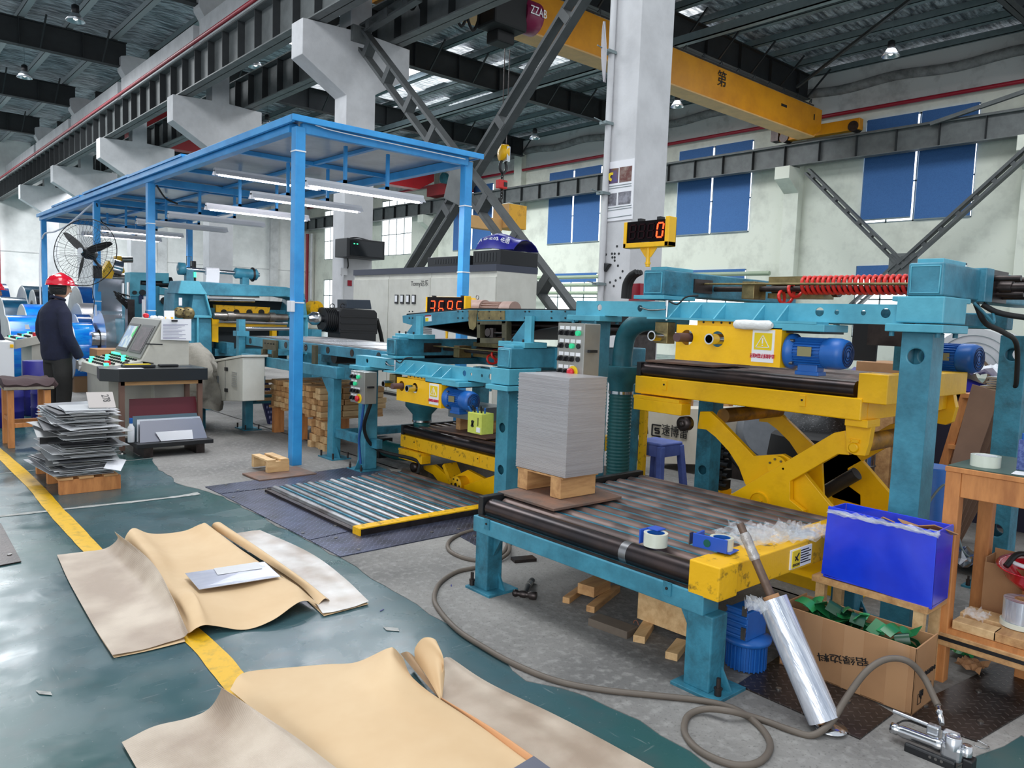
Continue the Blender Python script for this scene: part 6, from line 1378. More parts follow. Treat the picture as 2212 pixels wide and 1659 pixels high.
# ---- second desk and drums at the far left
wb = thing('white_cabinet', 'white steel cabinet at the left edge behind the stool', 'cabinet', (1.35, 11, 0))
part('cabinet_body', MB().box(.9, 1.58, 10.9, 11.6, .0, .93), mat('enamel_white', (222, 222, 222), .4), wb, bevel=.006); part('cabinet_label', MB().box(1.54, 1.575, 10.89, 10.9, .86, .9), yel, wb)
sd = thing('second_console', 'grey console with green and red buttons left of the standing worker', 'console', (1.95, 12.4, 0))
part('console_top', MB().prism([V(1.75, 12.0, .9), V(2.3, 12.0, 1.02), V(2.3, 12.0, .92), V(1.75, 12.0, .78)], (0, .9, 0)), bg_, sd, bevel=.005); part('console_body', MB().box(1.95, 2.35, 12.05, 12.85, 0, .85), bg_, sd)
m = MB(); g2 = MB()
for i in range(7):
    for j in range(4):
        x = 1.8 + j * .12; y = 12.06 + i * .12; z_ = .9 + (x - 1.75) * .218
        (g2 if (i + 2 * j) % 5 == 0 else m).cyl(V(x, y, z_), V(x, y, z_ + .025), .025, 8)
part('switches', m, blk, sd); part('green_buttons', g2, gglow, sd); part('blue_plate', MB().box(1.78, 1.95, 12.02, 12.2, .91, .93), mblue, sd); part('red_button', MB().cyl(V(2.0, 12.1, .95), V(2.0, 12.1, 1.0), .03, 12), rbut, sd)
for k, (x, y, lab) in enumerate(((1.85, 11.15, 'navy blue drum right beside the white cabinet'), (1.42, 10.25, 'navy blue drum behind the stool on the left'), (1.83, 10.5, 'navy blue drum behind the stool legs, nearest the worker'), (.98, 9.9, 'navy blue drum at the left picture edge'))):
    z1 = .68 if k == 0 else .5
    o = thing('steel_drum', lab, 'drum', (x, y, 0)); part('drum_body', MB().lathe([(.14, 0), (.15, .01), (.15, z1 * .33), (.156, z1 * .35), (.15, z1 * .37), (.15, z1 * .66), (.156, z1 * .68), (.15, z1 * .7), (.15, z1), (.14, z1 + .004)], V(x, y, 0), V(0, 0, 1), 24), navy, o)
q = part('carton', MB().box(2.55, 3.0, 11.2, 11.6, 0, .82), card, bevel=.005); tag(q, 'brown carton behind the console between the blue posts', 'carton')
# ---- coils
film_b = mat('blue_film', (10, 104, 214), .12, col2=(30, 170, 240), scale=3, amt=.8, coat=.5, stretch=(1, 1, 4)); film_d = mat('teal_film_dark', (14, 58, 84), .15, col2=(22, 90, 120), scale=3, amt=.6, coat=.5, stretch=(1, 1, 4)); film_n = mat('navy_film', (12, 62, 124), .15, col2=(20, 90, 160), scale=3, amt=.5, coat=.5); endm = mat('coil_end', (206, 208, 208), .45, .5, col2=(170, 172, 174), scale=2, amt=.6); film_k = mat('black_film', (22, 26, 36), .2, coat=.4)
def coil(px0, px1, py_top, Y, r, m_, lab, core=.22, zb=None):
    a = UY(px0, py_top, Y); b = UY(px1, py_top, Y); z = (a.z - r) if zb is None else zb + r
    o = thing('metal_coil', lab, 'coil', ((a.x + b.x) / 2, Y, 0), group=None)
    part('wrap', MB().pipe(V(a.x, Y, z), V(b.x, Y, z), r, r * core, 36), m_, o); part('end_face', MB().pipe(V(a.x - .012, Y, z), V(a.x + .002, Y, z), r * .985, r * core * .98, 36), endm, o)
    part('core', MB().pipe(V(a.x - .02, Y, z), V(b.x, Y, z), r * core, r * core * .8, 24), mat('core_grey', (120, 116, 110), .6), o)
    if z - r > .02: part('cradle', MB().box(a.x, b.x, Y - r * .6, Y + r * .6, 0, z - r * .8), mat('cradle_timber', (120, 92, 64), .7), o)
    return o
coil(12, 82, 680, 14.8, .56, film_b, 'bright blue film-wrapped coil with a white label left of the worker')
coil(47, 92, 656, 16.4, .66, film_b, 'blue film-wrapped coil with a pale end face behind the first one', .3)
coil(0, 52, 641, 17.9, .72, film_d, 'dark teal wrapped coil low at the left edge')
coil(47, 104, 617, 19.6, .86, film_d, 'dark teal wrapped coil with white end face, highest at the left', .5)
coil(70, 108, 629, 18.4, .45, film_k, 'small black wrapped coil behind the worker head', .5, zb=.75)
coil(-10, 11, 612, 20.8, .9, film_n, 'navy wrapped coil cut off by the left edge')
coil(163, 222, 618, 19.5, .86, film_n, 'long navy wrapped coil to the right of the worker head')
coil(166, 205, 654, 15.8, .65, mat('bare_coil', (150, 150, 152), .3, .8), 'bare silver coil with pale end right of the worker', .1)
coil(160, 190, 678, 15.0, .5, film_n, 'small navy coil in front of the silver one', .3)
coil(150, 195, 696, 13.9, .47, film_b, 'bright blue film-wrapped coil right of the worker elbow', .3)
q = part('coil_label', MB().prism([UY(a, b, 14.236) for a, b in ((53, 701), (62, 701), (65, 711), (55, 711))], (0, .004, 0)), white); tag(q, 'white label on the bright blue coil left of the worker', 'label')
po = thing('payoff_reel', 'bare aluminium coil on a payoff reel feeding sheet up to the straightener', 'payoff reel', (3.3, 13.6, 0))
c0 = UY(232, 735, 13.4); part('mandrel_coil', MB().pipe(V(c0.x - .1, 13.5, .85), V(c0.x + .42, 13.5, .85), .46, .16, 36), alum, po); part('mandrel', MB().cyl(V(c0.x - .22, 13.5, .85), V(c0.x + .6, 13.5, .85), .12, 24), chrome, po)
part('reel_body', MB().box(c0.x + .45, c0.x + .9, 13.2, 13.9, 0, 1.1), dkst, po)
part('rising_web', MB().grid([[V(x_, 13.9 - .3 * t, 1.2 + .62 * t + .1 * math.sin(t * PI)) for x_ in (c0.x - .05, c0.x + .15, c0.x + .36)] for t in [k / 8 for k in range(9)]], .004), alum, po)
ra = thing('transfer_arm', 'yellow arm with steel drum and small motor above the coils behind the fan', 'machine', (3.5, 14.3, 0)); Yr = 14.0
pb(ra, 'arm_plate', [(250, 553), (262, 553), (264, 560), (270, 588), (268, 590), (253, 590), (252, 570)], Yr, .15, yel); pb(ra, 'guard_plate', [(222, 585), (236, 562), (248, 585), (240, 608), (221, 602)], Yr - .1, .2, yel_w)
a = UY(242, 575, Yr); part('drum', MB().cyl(a, UY(262, 580, Yr), .13, 24), chrome, ra); part('arm_motor', MB().cyl(UY(263, 561, Yr), UY(286, 561, Yr), .05, 18), steel, ra)
part('arm_shaft', MB().cyl(UY(240, 600, Yr + .2), UY(290, 602, Yr + .2), .09, 20), steel, ra); part('column', MB().box(3.35, 3.6, 14.2, 14.5, 0, 1.8), dkst, ra); part('roller_bank', MB().box(UY(222, 610, Yr).x, UY(280, 610, Yr).x, 14.3, 14.7, 1.5, 1.72), steel, ra)
m = MB(); m.box(a.x - .08, a.x - .06, Yr - .12, Yr - .1, 1.72, 1.8); part('orange_mark', m, mat('orange_mark', (255, 110, 50), .5, emit=.5), ra)
# ================================================================ foreground: paper wraps, hose, film roll, boxes
def cr(P, t):
    n = len(P) - 1; i = min(int(t * n), n - 1); u = t * n - i
    g = lambda k: P[k] if 0 <= k <= n else (P[0] * 2 - P[1] if k < 0 else P[n] * 2 - P[n - 1])
    a, b, c, d = g(i - 1), g(i), g(i + 1), g(i + 2)
    return .5 * ((2 * b) + (c - a) * u + (2 * a - 5 * b + 4 * c - d) * u * u + (3 * b - a - 3 * c + d) * u ** 3)
def ctrl(rows, nu=28, nv=28, jit=0):
    R = [[UZ(a, b, z) for a, b, z in r] for r in rows]
    out = []
    for i in range(nv + 1):
        t = i / nv; row = []
        for j in range(nu + 1):
            s_ = j / nu; col = [cr(r, s_) for r in R]; p = cr(col, t); p.z = max(p.z + jit * math.sin(9 * s_ + 5 * t) * math.sin(4 * s_ - 8 * t), .003); row.append(p)
        out.append(row)
    return out
kraft = mat('kraft_paper', (220, 190, 150), .7, col2=(208, 174, 132), scale=2.2, amt=.7, bump=.35, bscale=3.5)
def woven_mat():
    m = mat('woven_backing', (186, 166, 146), .42); g = NG(m); x, y, z = g.xyz()
    a = g.m('SINE', g.m('MULTIPLY', g.m('ADD', x, y), 900)); b = g.m('SINE', g.m('MULTIPLY', g.m('SUBTRACT', x, y), 900)); w = g.m('MULTIPLY', a, b)
    n = g.noise(3.5, 5); c = g.mix(g.rng(n, .38, .66), (168, 148, 130), (206, 190, 172)); g.l(c, g.b.inputs['Base Color']); g.l(g.rng(n, .3, .7, .32, .5), g.b.inputs['Roughness']); g.bump(g.m('ADD', g.m('MULTIPLY', w, .5), g.m('MULTIPLY', n, 4)), .25, .004); return m
wov = woven_mat()
def woven2():
    m = mat('woven_backing_pale', (204, 196, 188), .35); g = NG(m); n = g.noise(4, 6); c = g.mix(g.rng(n, .36, .64), (176, 160, 146), (222, 218, 214)); g.l(c, g.b.inputs['Base Color']); g.bump(n, .3, .01); return m
wov2 = woven2()
pa = thing('paper_wrap', 'open kraft paper wrapper with an aluminium strip on it, lying on the lane line', 'paper wrap', tuple(UZ(480, 1270)))
part('left_flap', MB().grid(ctrl([[(123, 1199, .012), (180, 1193, .015), (228, 1184, .035), (254, 1165, .09), (248, 1148, .13)], [(152, 1262, .012), (222, 1254, .015), (285, 1243, .03), (322, 1230, .09), (328, 1213, .12)], [(198, 1345, .012), (272, 1336, .014), (335, 1320, .03), (368, 1300, .06), (372, 1290, .08)], [(243, 1417, .012), (312, 1402, .013), (362, 1388, .014), (396, 1376, .02), (407, 1368, .035)]], jit=.003), .0015), wov, pa, label='grey-brown woven left flap')
part('under_flap', MB().grid(ctrl([[(126, 1202, .004), (200, 1196, .004), (268, 1188, .004)], [(200, 1348, .004), (290, 1332, .004), (360, 1300, .004)], [(246, 1421, .004), (320, 1406, .005), (400, 1386, .006)]], 10, 10), .0015), kraft, pa)
part('centre_sheet', MB().grid(ctrl([[(266, 1172, .04), (276, 1152, .09), (290, 1142, .1), (318, 1151, .06), (352, 1152, .04), (400, 1146, .04), (432, 1133, .08), (446, 1131, .085), (462, 1150, .04)],
    [(300, 1215, .03), (318, 1200, .09), (338, 1195, .085), (370, 1205, .04), (405, 1205, .035), (455, 1198, .035), (500, 1190, .05), (520, 1190, .05), (545, 1203, .03)],
    [(345, 1275, .02), (352, 1262, .05), (365, 1258, .055), (390, 1262, .045), (430, 1255, .045), (505, 1245, .045), (560, 1238, .05), (590, 1240, .045), (612, 1250, .03)],
    [(385, 1330, .02), (396, 1325, .04), (402, 1310, .07), (420, 1288, .09), (440, 1300, .07), (520, 1290, .05), (600, 1270, .06), (640, 1268, .06), (655, 1278, .035)],
    [(407, 1370, .02), (412, 1366, .03), (424, 1356, .05), (442, 1350, .055), (470, 1353, .03), (530, 1359, .008), (590, 1338, .03), (650, 1300, .06), (690, 1308, .02)]], 56, 48, jit=.004), .0012), kraft, pa)
part('right_fold', MB().grid(ctrl([[(456, 1140, .05), (462, 1130, .09), (478, 1130, .09), (497, 1158, .02)], [(545, 1196, .03), (553, 1186, .06), (565, 1188, .06), (578, 1205, .02)], [(640, 1258, .02), (646, 1250, .045), (656, 1252, .045), (664, 1266, .02)], [(688, 1306, .015), (700, 1294, .03), (708, 1294, .03), (712, 1298, .015)]], 16, 30), .0012), kraft, pa)
part('right_flap', MB().grid(ctrl([[(497, 1156, .014), (528, 1149, .012), (561, 1145, .012)], [(585, 1212, .014), (630, 1198, .012), (668, 1193, .012)], [(655, 1268, .016), (712, 1255, .013), (745, 1250, .012)], [(697, 1326, .012), (745, 1316, .012), (797, 1300, .014)]], 20, 24, jit=.002), .0015), wov2, pa, label='pale silvery woven right flap')
part('under_flap', MB().grid(ctrl([[(520, 1165, .004), (560, 1150, .004)], [(700, 1331, .004), (796, 1305, .005)]], 8, 8), .0015), kraft, pa)
z = .075; q = part('aluminium_strip', MB().prism([UZ(400, 1239, z - .005), UZ(571, 1214, z), UZ(606, 1246, z), UZ(430, 1274, z + .012)], (0, 0, .002)), mat('strip_metal', (196, 200, 216), .3, .6, col2=(222, 224, 234), scale=5, amt=.6, stretch=(1, 8, 1))); tag(q, 'brushed aluminium strip lying on the kraft paper wrapper', 'metal sheet')
part('pale_patch', MB().prism([UZ(462, 1228, z + .004), UZ(556, 1214, z + .004), UZ(566, 1228, z + .004), UZ(470, 1242, z + .006)], (0, 0, .001)), mat('patch', (206, 206, 208), .4), q)
pb2 = thing('paper_wrap', 'nearest kraft paper wrapper with a curled corner, cut off by the bottom edge', 'paper wrap', tuple(UZ(850, 1600)))
part('left_flap', MB().grid(ctrl([[(263, 1604, .012), (330, 1572, .012), (400, 1553, .014), (452, 1530, .05), (478, 1490, .13), (470, 1479, .15)], [(320, 1700, .012), (400, 1655, .012), (470, 1625, .02), (530, 1590, .06), (560, 1555, .1), (566, 1542, .11)], [(380, 1800, .012), (470, 1750, .012), (550, 1710, .02), (610, 1670, .04), (650, 1630, .06), (664, 1612, .06)], [(440, 1900, .012), (560, 1850, .012), (650, 1800, .02), (720, 1760, .03), (760, 1720, .04), (780, 1700, .04)]], 30, 28, jit=.003), .0015), wov, pb2, label='grey-brown woven left flap')
part('under_flap', MB().grid(ctrl([[(268, 1612, .004), (400, 1570, .004)], [(450, 1910, .004), (600, 1850, .004)]], 8, 8), .0015), kraft, pb2)
part('centre_sheet', MB().grid(ctrl([[(497, 1490, .03), (515, 1462, .05), (540, 1452, .04), (600, 1444, .03), (700, 1434, .03), (770, 1430, .04), (835, 1402, .11), (852, 1401, .11), (870, 1420, .04)],
    [(545, 1530, .02), (562, 1514, .03), (600, 1510, .035), (680, 1500, .04), (770, 1480, .05), (822, 1455, .085), (852, 1430, .11), (870, 1442, .07), (890, 1462, .03)],
    [(615, 1600, .015), (630, 1590, .02), (680, 1580, .035), (760, 1562, .04), (830, 1540, .045), (880, 1520, .05), (920, 1508, .04), (940, 1508, .03), (952, 1512, .02)],
    [(690, 1680, .012), (710, 1672, .015), (780, 1655, .03), (860, 1635, .035), (930, 1612, .035), (990, 1590, .03), (1030, 1582, .025), (1050, 1582, .02), (1060, 1585, .015)],
    [(810, 1800, .012), (830, 1795, .012), (900, 1780, .03), (980, 1760, .03), (1060, 1740, .03), (1120, 1720, .03), (1160, 1700, .02), (1190, 1690, .02), (1200, 1692, .015)]], 56, 48, jit=.004), .0012), kraft, pb2)
part('curled_corner', MB().grid(ctrl([[(897, 1425, .06), (897, 1400, .12), (915, 1378, .17), (940, 1382, .17), (948, 1405, .13)], [(915, 1450, .05), (918, 1425, .1), (935, 1405, .14), (955, 1415, .14), (958, 1440, .1)], [(938, 1488, .03), (940, 1468, .06), (948, 1450, .09), (960, 1450, .08), (950, 1475, .05)], [(951, 1513, .012), (952, 1509, .015), (953, 1505, .02), (955, 1506, .018), (954, 1511, .014)]], 20, 24), .0012), kraft, pb2)
part('inner_fold', MB().grid(ctrl([[(865, 1412, .03), (880, 1408, .05), (896, 1420, .03)], [(905, 1460, .02), (915, 1455, .03), (925, 1470, .02)], [(948, 1508, .012), (950, 1506, .015), (952, 1512, .012)]], 8, 16), .0012), mat('kraft_dark', (170, 138, 104), .7), pb2)
part('right_fold', MB().grid(ctrl([[(951, 1512, .01), (953, 1507, .02), (956, 1513, .01)], [(1060, 1588, .01), (1070, 1578, .03), (1082, 1590, .01)], [(1200, 1694, .01), (1215, 1680, .03), (1228, 1694, .01)]], 10, 24), .0012), mat('kraft_orange', (206, 150, 104), .65), pb2)
part('right_flap', MB().grid(ctrl([[(950, 1440, .014), (958, 1422, .012), (972, 1420, .012)], [(948, 1500, .014), (1000, 1470, .014), (1048, 1470, .012)], [(1080, 1592, .014), (1150, 1560, .014), (1200, 1545, .012)], [(1228, 1694, .014), (1310, 1670, .014), (1400, 1652, .012)], [(1350, 1790, .012), (1450, 1760, .012), (1560, 1740, .012)]], 20, 30, jit=.003), .0015), wov, pb2, label='pale woven right flap')
tag(part('metal_sheet', MB().prism([UZ(1108, 1661, .05), UZ(1153, 1634, .05), UZ(1200, 1668, .05), UZ(1160, 1710, .05)], (0, 0, .002)), mat('slate_metal', (134, 136, 150), .35, .6)), 'corner of a grey metal sheet on the nearest wrapper at the bottom edge', 'metal sheet')
# ---- air hose and strapping tool
hz = .013
pts = [UZ(a, b, hz + dz) for a, b, dz in ((1135, 1165, 0), (1100, 1175, 0), (1085, 1196, 0), (1050, 1210, 0), (1008, 1207, 0), (972, 1190, 0), (970, 1170, 0), (1000, 1152, 0), (1050, 1142, 0), (1090, 1160, .0), (1100, 1190, .026), (1070, 1213, 0), (1028, 1226, 0), (985, 1236, 0), (950, 1260, 0), (938, 1292, 0), (952, 1322, 0), (990, 1362, 0), (1045, 1398, 0), (1110, 1434, 0), (1200, 1470, 0), (1300, 1490, 0), (1420, 1503, 0), (1520, 1514, 0), (1590, 1533, 0), (1640, 1568, 0), (1664, 1610, 0), (1640, 1646, 0), (1585, 1652, 0), (1515, 1624, 0), (1480, 1585, 0), (1485, 1548, 0), (1520, 1532, .01), (1575, 1536, .026), (1640, 1553, .0), (1710, 1578, 0), (1755, 1588, 0))]
pts += [UZ(1795, 1560, .05), UZ(1830, 1505, .12), UZ(1872, 1450, .2), UZ(1915, 1424, .24), UZ(1960, 1428, .25), UZ(1995, 1462, .2), UZ(2018, 1508, .15), UZ(2026, 1524, .135)]
q = part('air_hose', MB().tube(smooth_path(pts, 7), .0122, 10), mat('hose_grey', (104, 94, 84), .55, col2=(80, 72, 66), scale=4, amt=.5)); tag(q, 'long grey-brown air hose looping across the floor to the strapping tool', 'hose')
for k, (a, b, r_) in enumerate(((95, 1498, .5), (858, 1018, .9), (845, 1360, .2))): tag(part('floor_scuff', flat([UZ(a - 18, b - 5), UZ(a + 14, b - 2), UZ(a + 18, b + 5), UZ(a - 10, b + 3)], .0035, .0005), fwhite), 'pale scuff mark on the green floor paint, %s' % ('left of the nearest wrapper', 'beside the canopy post', 'between the wrapper and the air hose')[k], 'mark', kind='stuff')
m = MB(); m.cbox(UZ(825, 1318, .003), .03, .004, .002, .4); m.cbox(UZ(975, 1265, .003), .03, .005, .002, .9); tag(part('blue_scrap', m, navy), 'tiny blue plastic scraps on the concrete near the left table leg', 'scrap', kind='stuff')
tl = thing('strapping_tool', 'silver pneumatic strapping tool with black base lying on the floor at the lower right', 'tool', tuple(UZ(2030, 1620)))
A = UZ(1932, 1574, .045); B = UZ(2050, 1618, .05); d = (B - A).normalized(); sx_ = V(-d.y, d.x, 0)
part('motor_barrel', MB().lathe([(.012, -.012), (.019, -.01), (.019, .01), (.015, .014), (.021, .03), (.021, .13), (.023, .135), (.023, .15), (.018, .16)], A, d, 24), chrome, tl)
G = A + d * .19
part('gear_head', MB().cbox(G + V(0, 0, 0), .07, .06, .06, math.atan2(d.y, d.x)), alum, tl, bevel=.016, bseg=3); part('round_cap', MB().lathe([(.026, 0), (.026, .04), (.018, .045), (.016, .04), (.004, .041)], G + V(.0, .0, .012) - sx_ * .01, V(0, 0, 1), 24), alum, tl)
part('tension_boss', MB().lathe([(.016, 0), (.016, .035), (.01, .036)], G + d * .04 - V(0, 0, .0), V(0, 0, 1), 18), chrome, tl); part('black_foot', MB().cbox(G + d * .05 - V(0, 0, .03), .03, .05, .05, math.atan2(d.y, d.x)), blk, tl, bevel=.004)
C_ = A + d * .1 + sx_ * .035 + V(0, 0, .04)
part('handle_lever', MB().cyl(C_ - d * .12 + V(0, 0, .005), C_, .007, 12), alum, tl); part('valve_block', MB().cbox(C_ + d * .015 - V(0, 0, .01), .04, .03, .035, math.atan2(d.y, d.x)), alum, tl, bevel=.005); part('valve_block', MB().cbox(C_ + d * .07 - V(0, 0, .012), .05, .035, .035, math.atan2(d.y, d.x)), alum, tl, bevel=.006)
m = MB()
for k in range(3): m.tube(smooth_path([A + sx_ * (.012 + .006 * k) + V(0, 0, .012), A + d * .03 + sx_ * (.03 + .004 * k) + V(0, 0, .03), C_ + sx_ * .004 * k - V(0, 0, .012)], 5), .0022, 6)
part('small_hoses', m, blk_s, tl)
E_ = pts[-1]; part('hose_coupler', MB().lathe([(.009, 0), (.009, .02), (.012, .022), (.012, .03), (.009, .033), (.011, .05), (.011, .06), (.008, .075)], E_, (C_ + d * .045) - E_, 14), chrome, tl)
bp = part('base_plate', MB().cbox(G - d * .06 - sx_ * .035 - V(0, 0, .035), .16, .02, .035, math.atan2(d.y, d.x)), blk, tl, bevel=.006); m = MB()
for k in range(3): m.cyl(G - d * (.02 + .018 * k) - sx_ * .046 - V(0, 0, .03), G - d * (.02 + .018 * k) - sx_ * .044 - V(0, 0, .03), .005, 10)
part('plate_holes', m, steel, tl)
m = MB(); m.tube(smooth_path([UZ(2105, 1610, .03), UZ(2125, 1617, .02), UZ(2137, 1614, .01), UZ(2112, 1599, .01)], 5), .002, 6); part('steel_wire', m, chrome, tl)
# ---- film roll leaning on the table end
Bs = V(2.635, 1.205, .012); Lp = V(2.665, 1.553, .54); dd = (Lp - Bs).normalized()
def along(t): return Bs + dd * t
fr_ = thing('film_roll', 'roll of clear stretch film on a steel pipe leaning against the yellow table end', 'film roll', tuple(Bs))
part('film', MB().pipe(along(.03), along(.475), .057, .03, 36), mat('stretch_film', (222, 226, 236), .16, .35, col2=(132, 142, 160), scale=5, amt=.8, stretch=(16, 1.2, .7), coat=.6, bump=.3, bscale=6), fr_)  # pale and dark streaks paint the film's reflections into its colour
part('cardboard_core', MB().pipe(along(.022), along(.49), .031, .026, 28), card, fr_)
m = MB(); m.cyl(along(.0), along(.64), .017, 16); part('pipe_handle', m, mat('rusty_pipe', (120, 100, 88), .55, .5, col2=(78, 62, 54), scale=12, amt=.7), fr_); part('taped_grip', MB().lathe([(.017, 0), (.021, .01), (.019, .05), (.021, .09), (.018, .11)], along(.63), dd, 14), mat('silver_tape', (186, 182, 180), .4, .4, col2=(140, 130, 126), scale=14, amt=.6, bump=.4), fr_); part('pipe_end', MB().cyl(along(.735), along(.78), .015, 14), MATS['rusty_pipe'], fr_)
part('foot_disc', MB().lathe([(.02, 0), (.055, .003), (.057, .008), (.02, .012)], V(Bs.x + .01, Bs.y - .005, .009), V(0, 0, 1), 28), chrome, fr_)
film_c = mat('clear_film', (236, 240, 246), .06, alpha=.2, bump=.9, bscale=16, coat=.6)
def crumple(c, L, n, thin=.0012, seed=1, ax=V(1, 0, 0), w=.1, up=.05):
    rnd = random.Random(seed); rows = []; ay = V(0, 0, 1).cross(ax).normalized()
    for i in range(n + 1):
        rows.append([Vector(c) + ax * (L * (i / n - .5)) + ay * (w * (j / n - .5)) + V(0, 0, up * abs(math.sin(i * 1.3 + j * .9)) * rnd.uniform(.3, 1)) + V(rnd.uniform(-1, 1), rnd.uniform(-1, 1), 0) * (L * .02) for j in range(n + 1)])
    return MB().grid(rows, 0, False)
part('loose_film', MB().grid([[along(.42 - .4 * i / 14) + V(-.05 - .02 * math.sin(i * 1.1) + .012 * j, .012 * j - .01, .01 * math.sin(i * 2.3 + j * 2)) for j in range(4)] for i in range(15)], 0, False), film_c, fr_)
part('film_tail', crumple(along(.43) + V(-.06, .04, .0), .08, 9, seed=5, w=.09, up=.06), film_c, fr_)
for k, (c, L, w_, s_, lab) in enumerate(((V(2.98, 1.7, .535), .4, .22, 2, 'heap of crumpled clear film lying on the yellow end of the near table'), (V(3.2, 1.63, .53), .28, .14, 9, 'crumpled clear film at the blue box end of the near table'))):
    m = crumple(c, L, 18, seed=s_, ax=V(.93, -.36, 0), w=w_, up=.045); m2 = crumple(c + V(-.03, .03, .012), L * .7, 14, seed=s_ + 3, ax=V(.7, .7, 0), w=w_ * .8, up=.04); o_ = len(m.v); m.v += m2.v; m.f += [tuple(i + o_ for i in f) for f in m2.f]; m.sm += m2.sm
    tag(part('crumpled_film', m, film_c), lab, 'plastic film')
# tape dispensers
tape_m = mat('clear_tape', (222, 226, 212), .2, col2=(200, 206, 190), scale=9, amt=.5, coat=.5)
def tape(c, r, h, lab, name='tape_roll'):
    o = thing(name, lab, 'tape', tuple(c)); part('tape', MB().pipe(c, c + V(0, 0, h), r, r * .74, 36), tape_m, o); part('core', MB().pipe(c + V(0, 0, .001), c + V(0, 0, h - .001), r * .745, r * .68, 32), mblue if 'dispenser' in name else white, o); return o
c = V(2.615, 2.0, .492); o = tape(c, .052, .056, 'clear tape roll in an upright blue dispenser on the near roller table', 'tape_dispenser'); m = MB(); m.box(c.x - .04, c.x + .02, c.y + .053, c.y + .06, c.z, c.z + .064); m.box(c.x + .01, c.x + .07, c.y + .0, c.y + .06, c.z + .057, c.z + .064); part('dispenser_frame', m, mat('dispenser_blue', (36, 84, 190), .35), o, bevel=.003)
c = V(2.7, 1.73, .53); o = tape(c, .048, .05, 'clear tape roll in a blue hand dispenser at the corner of the yellow end box', 'tape_dispenser'); a = V(.18, 1, 0).normalized(); m = MB(); m.cbox(c + V(-.053, .02, .028), .008, .15, .056, .15); m.cbox(c + V(-.02, .09, .028), .06, .01, .056, .15); m.cbox(c + V(0, 0, -.001), .085, .12, .004, .15); part('dispenser_frame', m, MATS['dispenser_blue'], o, bevel=.003); m = MB(); m.cbox(c + V(-.05, .115, .026), .03, .004, .05, .1); part('metal_cutter', m, steel, o); part('green_logo', MB().cyl(c + V(-.058, .03, .026), c + V(-.061, .03, .026), .016, 18), mat('dark_green', (10, 90, 80), .5), o)
# ---- blue film-wrapped box on its stand
bl = thing('blue_box', 'blue plastic-wrapped box full of cardboard scraps beside the near table end', 'box', (3.3, 1.33, .37)); bf = mat('blue_box_sheet', (26, 66, 232), .22, col2=(20, 44, 196), scale=3, amt=.6, coat=.7, bump=.15, bscale=9)
x0, x1, y0, y1, z0, z1 = 3.2, 3.36, 1.09, 1.53, .37, .675; t = .006
def slab(a, b, tx, ty): return MB().prism([V(a[0], a[1], z0), V(b[0], b[1], z0), V(b[0], b[1], z1), V(a[0], a[1], z1)], (tx, ty, 0))
for nm, mb in (('front_side', MB().prism([V(x0, y1 + .015, z0 + .01), V(x0, y0, z0 - .01), V(x0 - .01, y0, z1), V(x0 - .01, y1, z1 + .01)], (t, 0, 0))), ('right_side', MB().prism([V(x0, y0, z0 - .01), V(x1, y0, z0), V(x1, y0, z1 + .005), V(x0 - .01, y0, z1)], (0, t, 0))), ('back_side', slab((x1, y0), (x1, y1), t, 0)), ('left_side', slab((x0, y1), (x1, y1), 0, t)), ('bottom', MB().box(x0, x1, y0, y1, z0, z0 + t))): part(nm, mb, bf, bl, bevel=.002)
part('clear_wrap', crumple(V(x0 - .018, 1.3, .655), .44, 12, seed=21, ax=V(0, 1, 0), w=.03, up=.03), film_c, bl)
for k, (a, b, c_, rz) in enumerate(((3.25, 1.28, .655, .5), (3.3, 1.2, .64, -.4), (3.28, 1.4, .635, 1.2), (3.32, 1.14, .65, .9))): tag(part('cardboard_scrap', MB().cbox((a, b, c_), .14, .1, .004, rz, .35, .3), card), 'torn cardboard scrap sticking out of the blue box', 'cardboard', 'cardboard scraps in the blue box')
tag(part('scrap_filling', MB().box(x0 + .01, x1 - .01, y0 + .01, y1 - .01, z0 + .01, .62), card), 'packed cardboard filling inside the blue box', 'cardboard', kind='stuff')
sd_o = thing('box_stand', 'rough wooden stand under the blue box', 'stand', (3.3, 1.33, 0)); part('stand_top', MB().box(3.19, 3.42, 1.1, 1.58, .34, .366), wood, sd_o)
for x in (3.21, 3.38):
    for y in (1.12, 1.53): part('leg', MB().box(x, x + .03, y, y + .04, 0, .34), wood_p, sd_o)
# ---- carton with green offcuts
cx0, cx1, cy0, cy1, ch = 2.99, 3.19, 1.055, 1.6, .27
cb = thing('cardboard_box', 'open brown cardboard box with handwriting, full of green offcuts', 'box', (3.1, 1.3, 0))
card2 = mat('box_cardboard', (178, 134, 94), .6, col2=(158, 116, 80), scale=3, amt=.6, coat=.25)
for nm, mb in (('front_side', MB().box(cx0, cx0 + .006, cy0, cy1, .01, ch)), ('back_side', MB().box(cx1 - .006, cx1, cy0, cy1, .01, ch)), ('right_side', MB().prism([V(cx0, cy0, .01), V(cx1, cy0, .01), V(cx1, cy0, ch + .01), V(cx0, cy0, ch)], (0, .006, 0))), ('left_side', MB().box(cx0, cx1, cy1 - .006, cy1, .01, ch + .01)), ('bottom', MB().box(cx0, cx1, cy0, cy1, .009, .016))): part(nm, mb, card2, cb, bevel=.002)
m = MB()
for a in (0, 1, 2): m.box(cx0 - .001, cx0, 1.08 + a * .17, 1.16 + a * .17, .012, ch)
part('tape_strips', m, mat('packing_tape', (182, 140, 102), .2, coat=.6), cb)
text('\u94dd\u7eff\u8fb9\u6599', (cx0 - .003, 1.33, .13), .036, ink, cb, (-1, 0, 0), (-.0, -.25, -1), name='handwriting', sx=1.5)
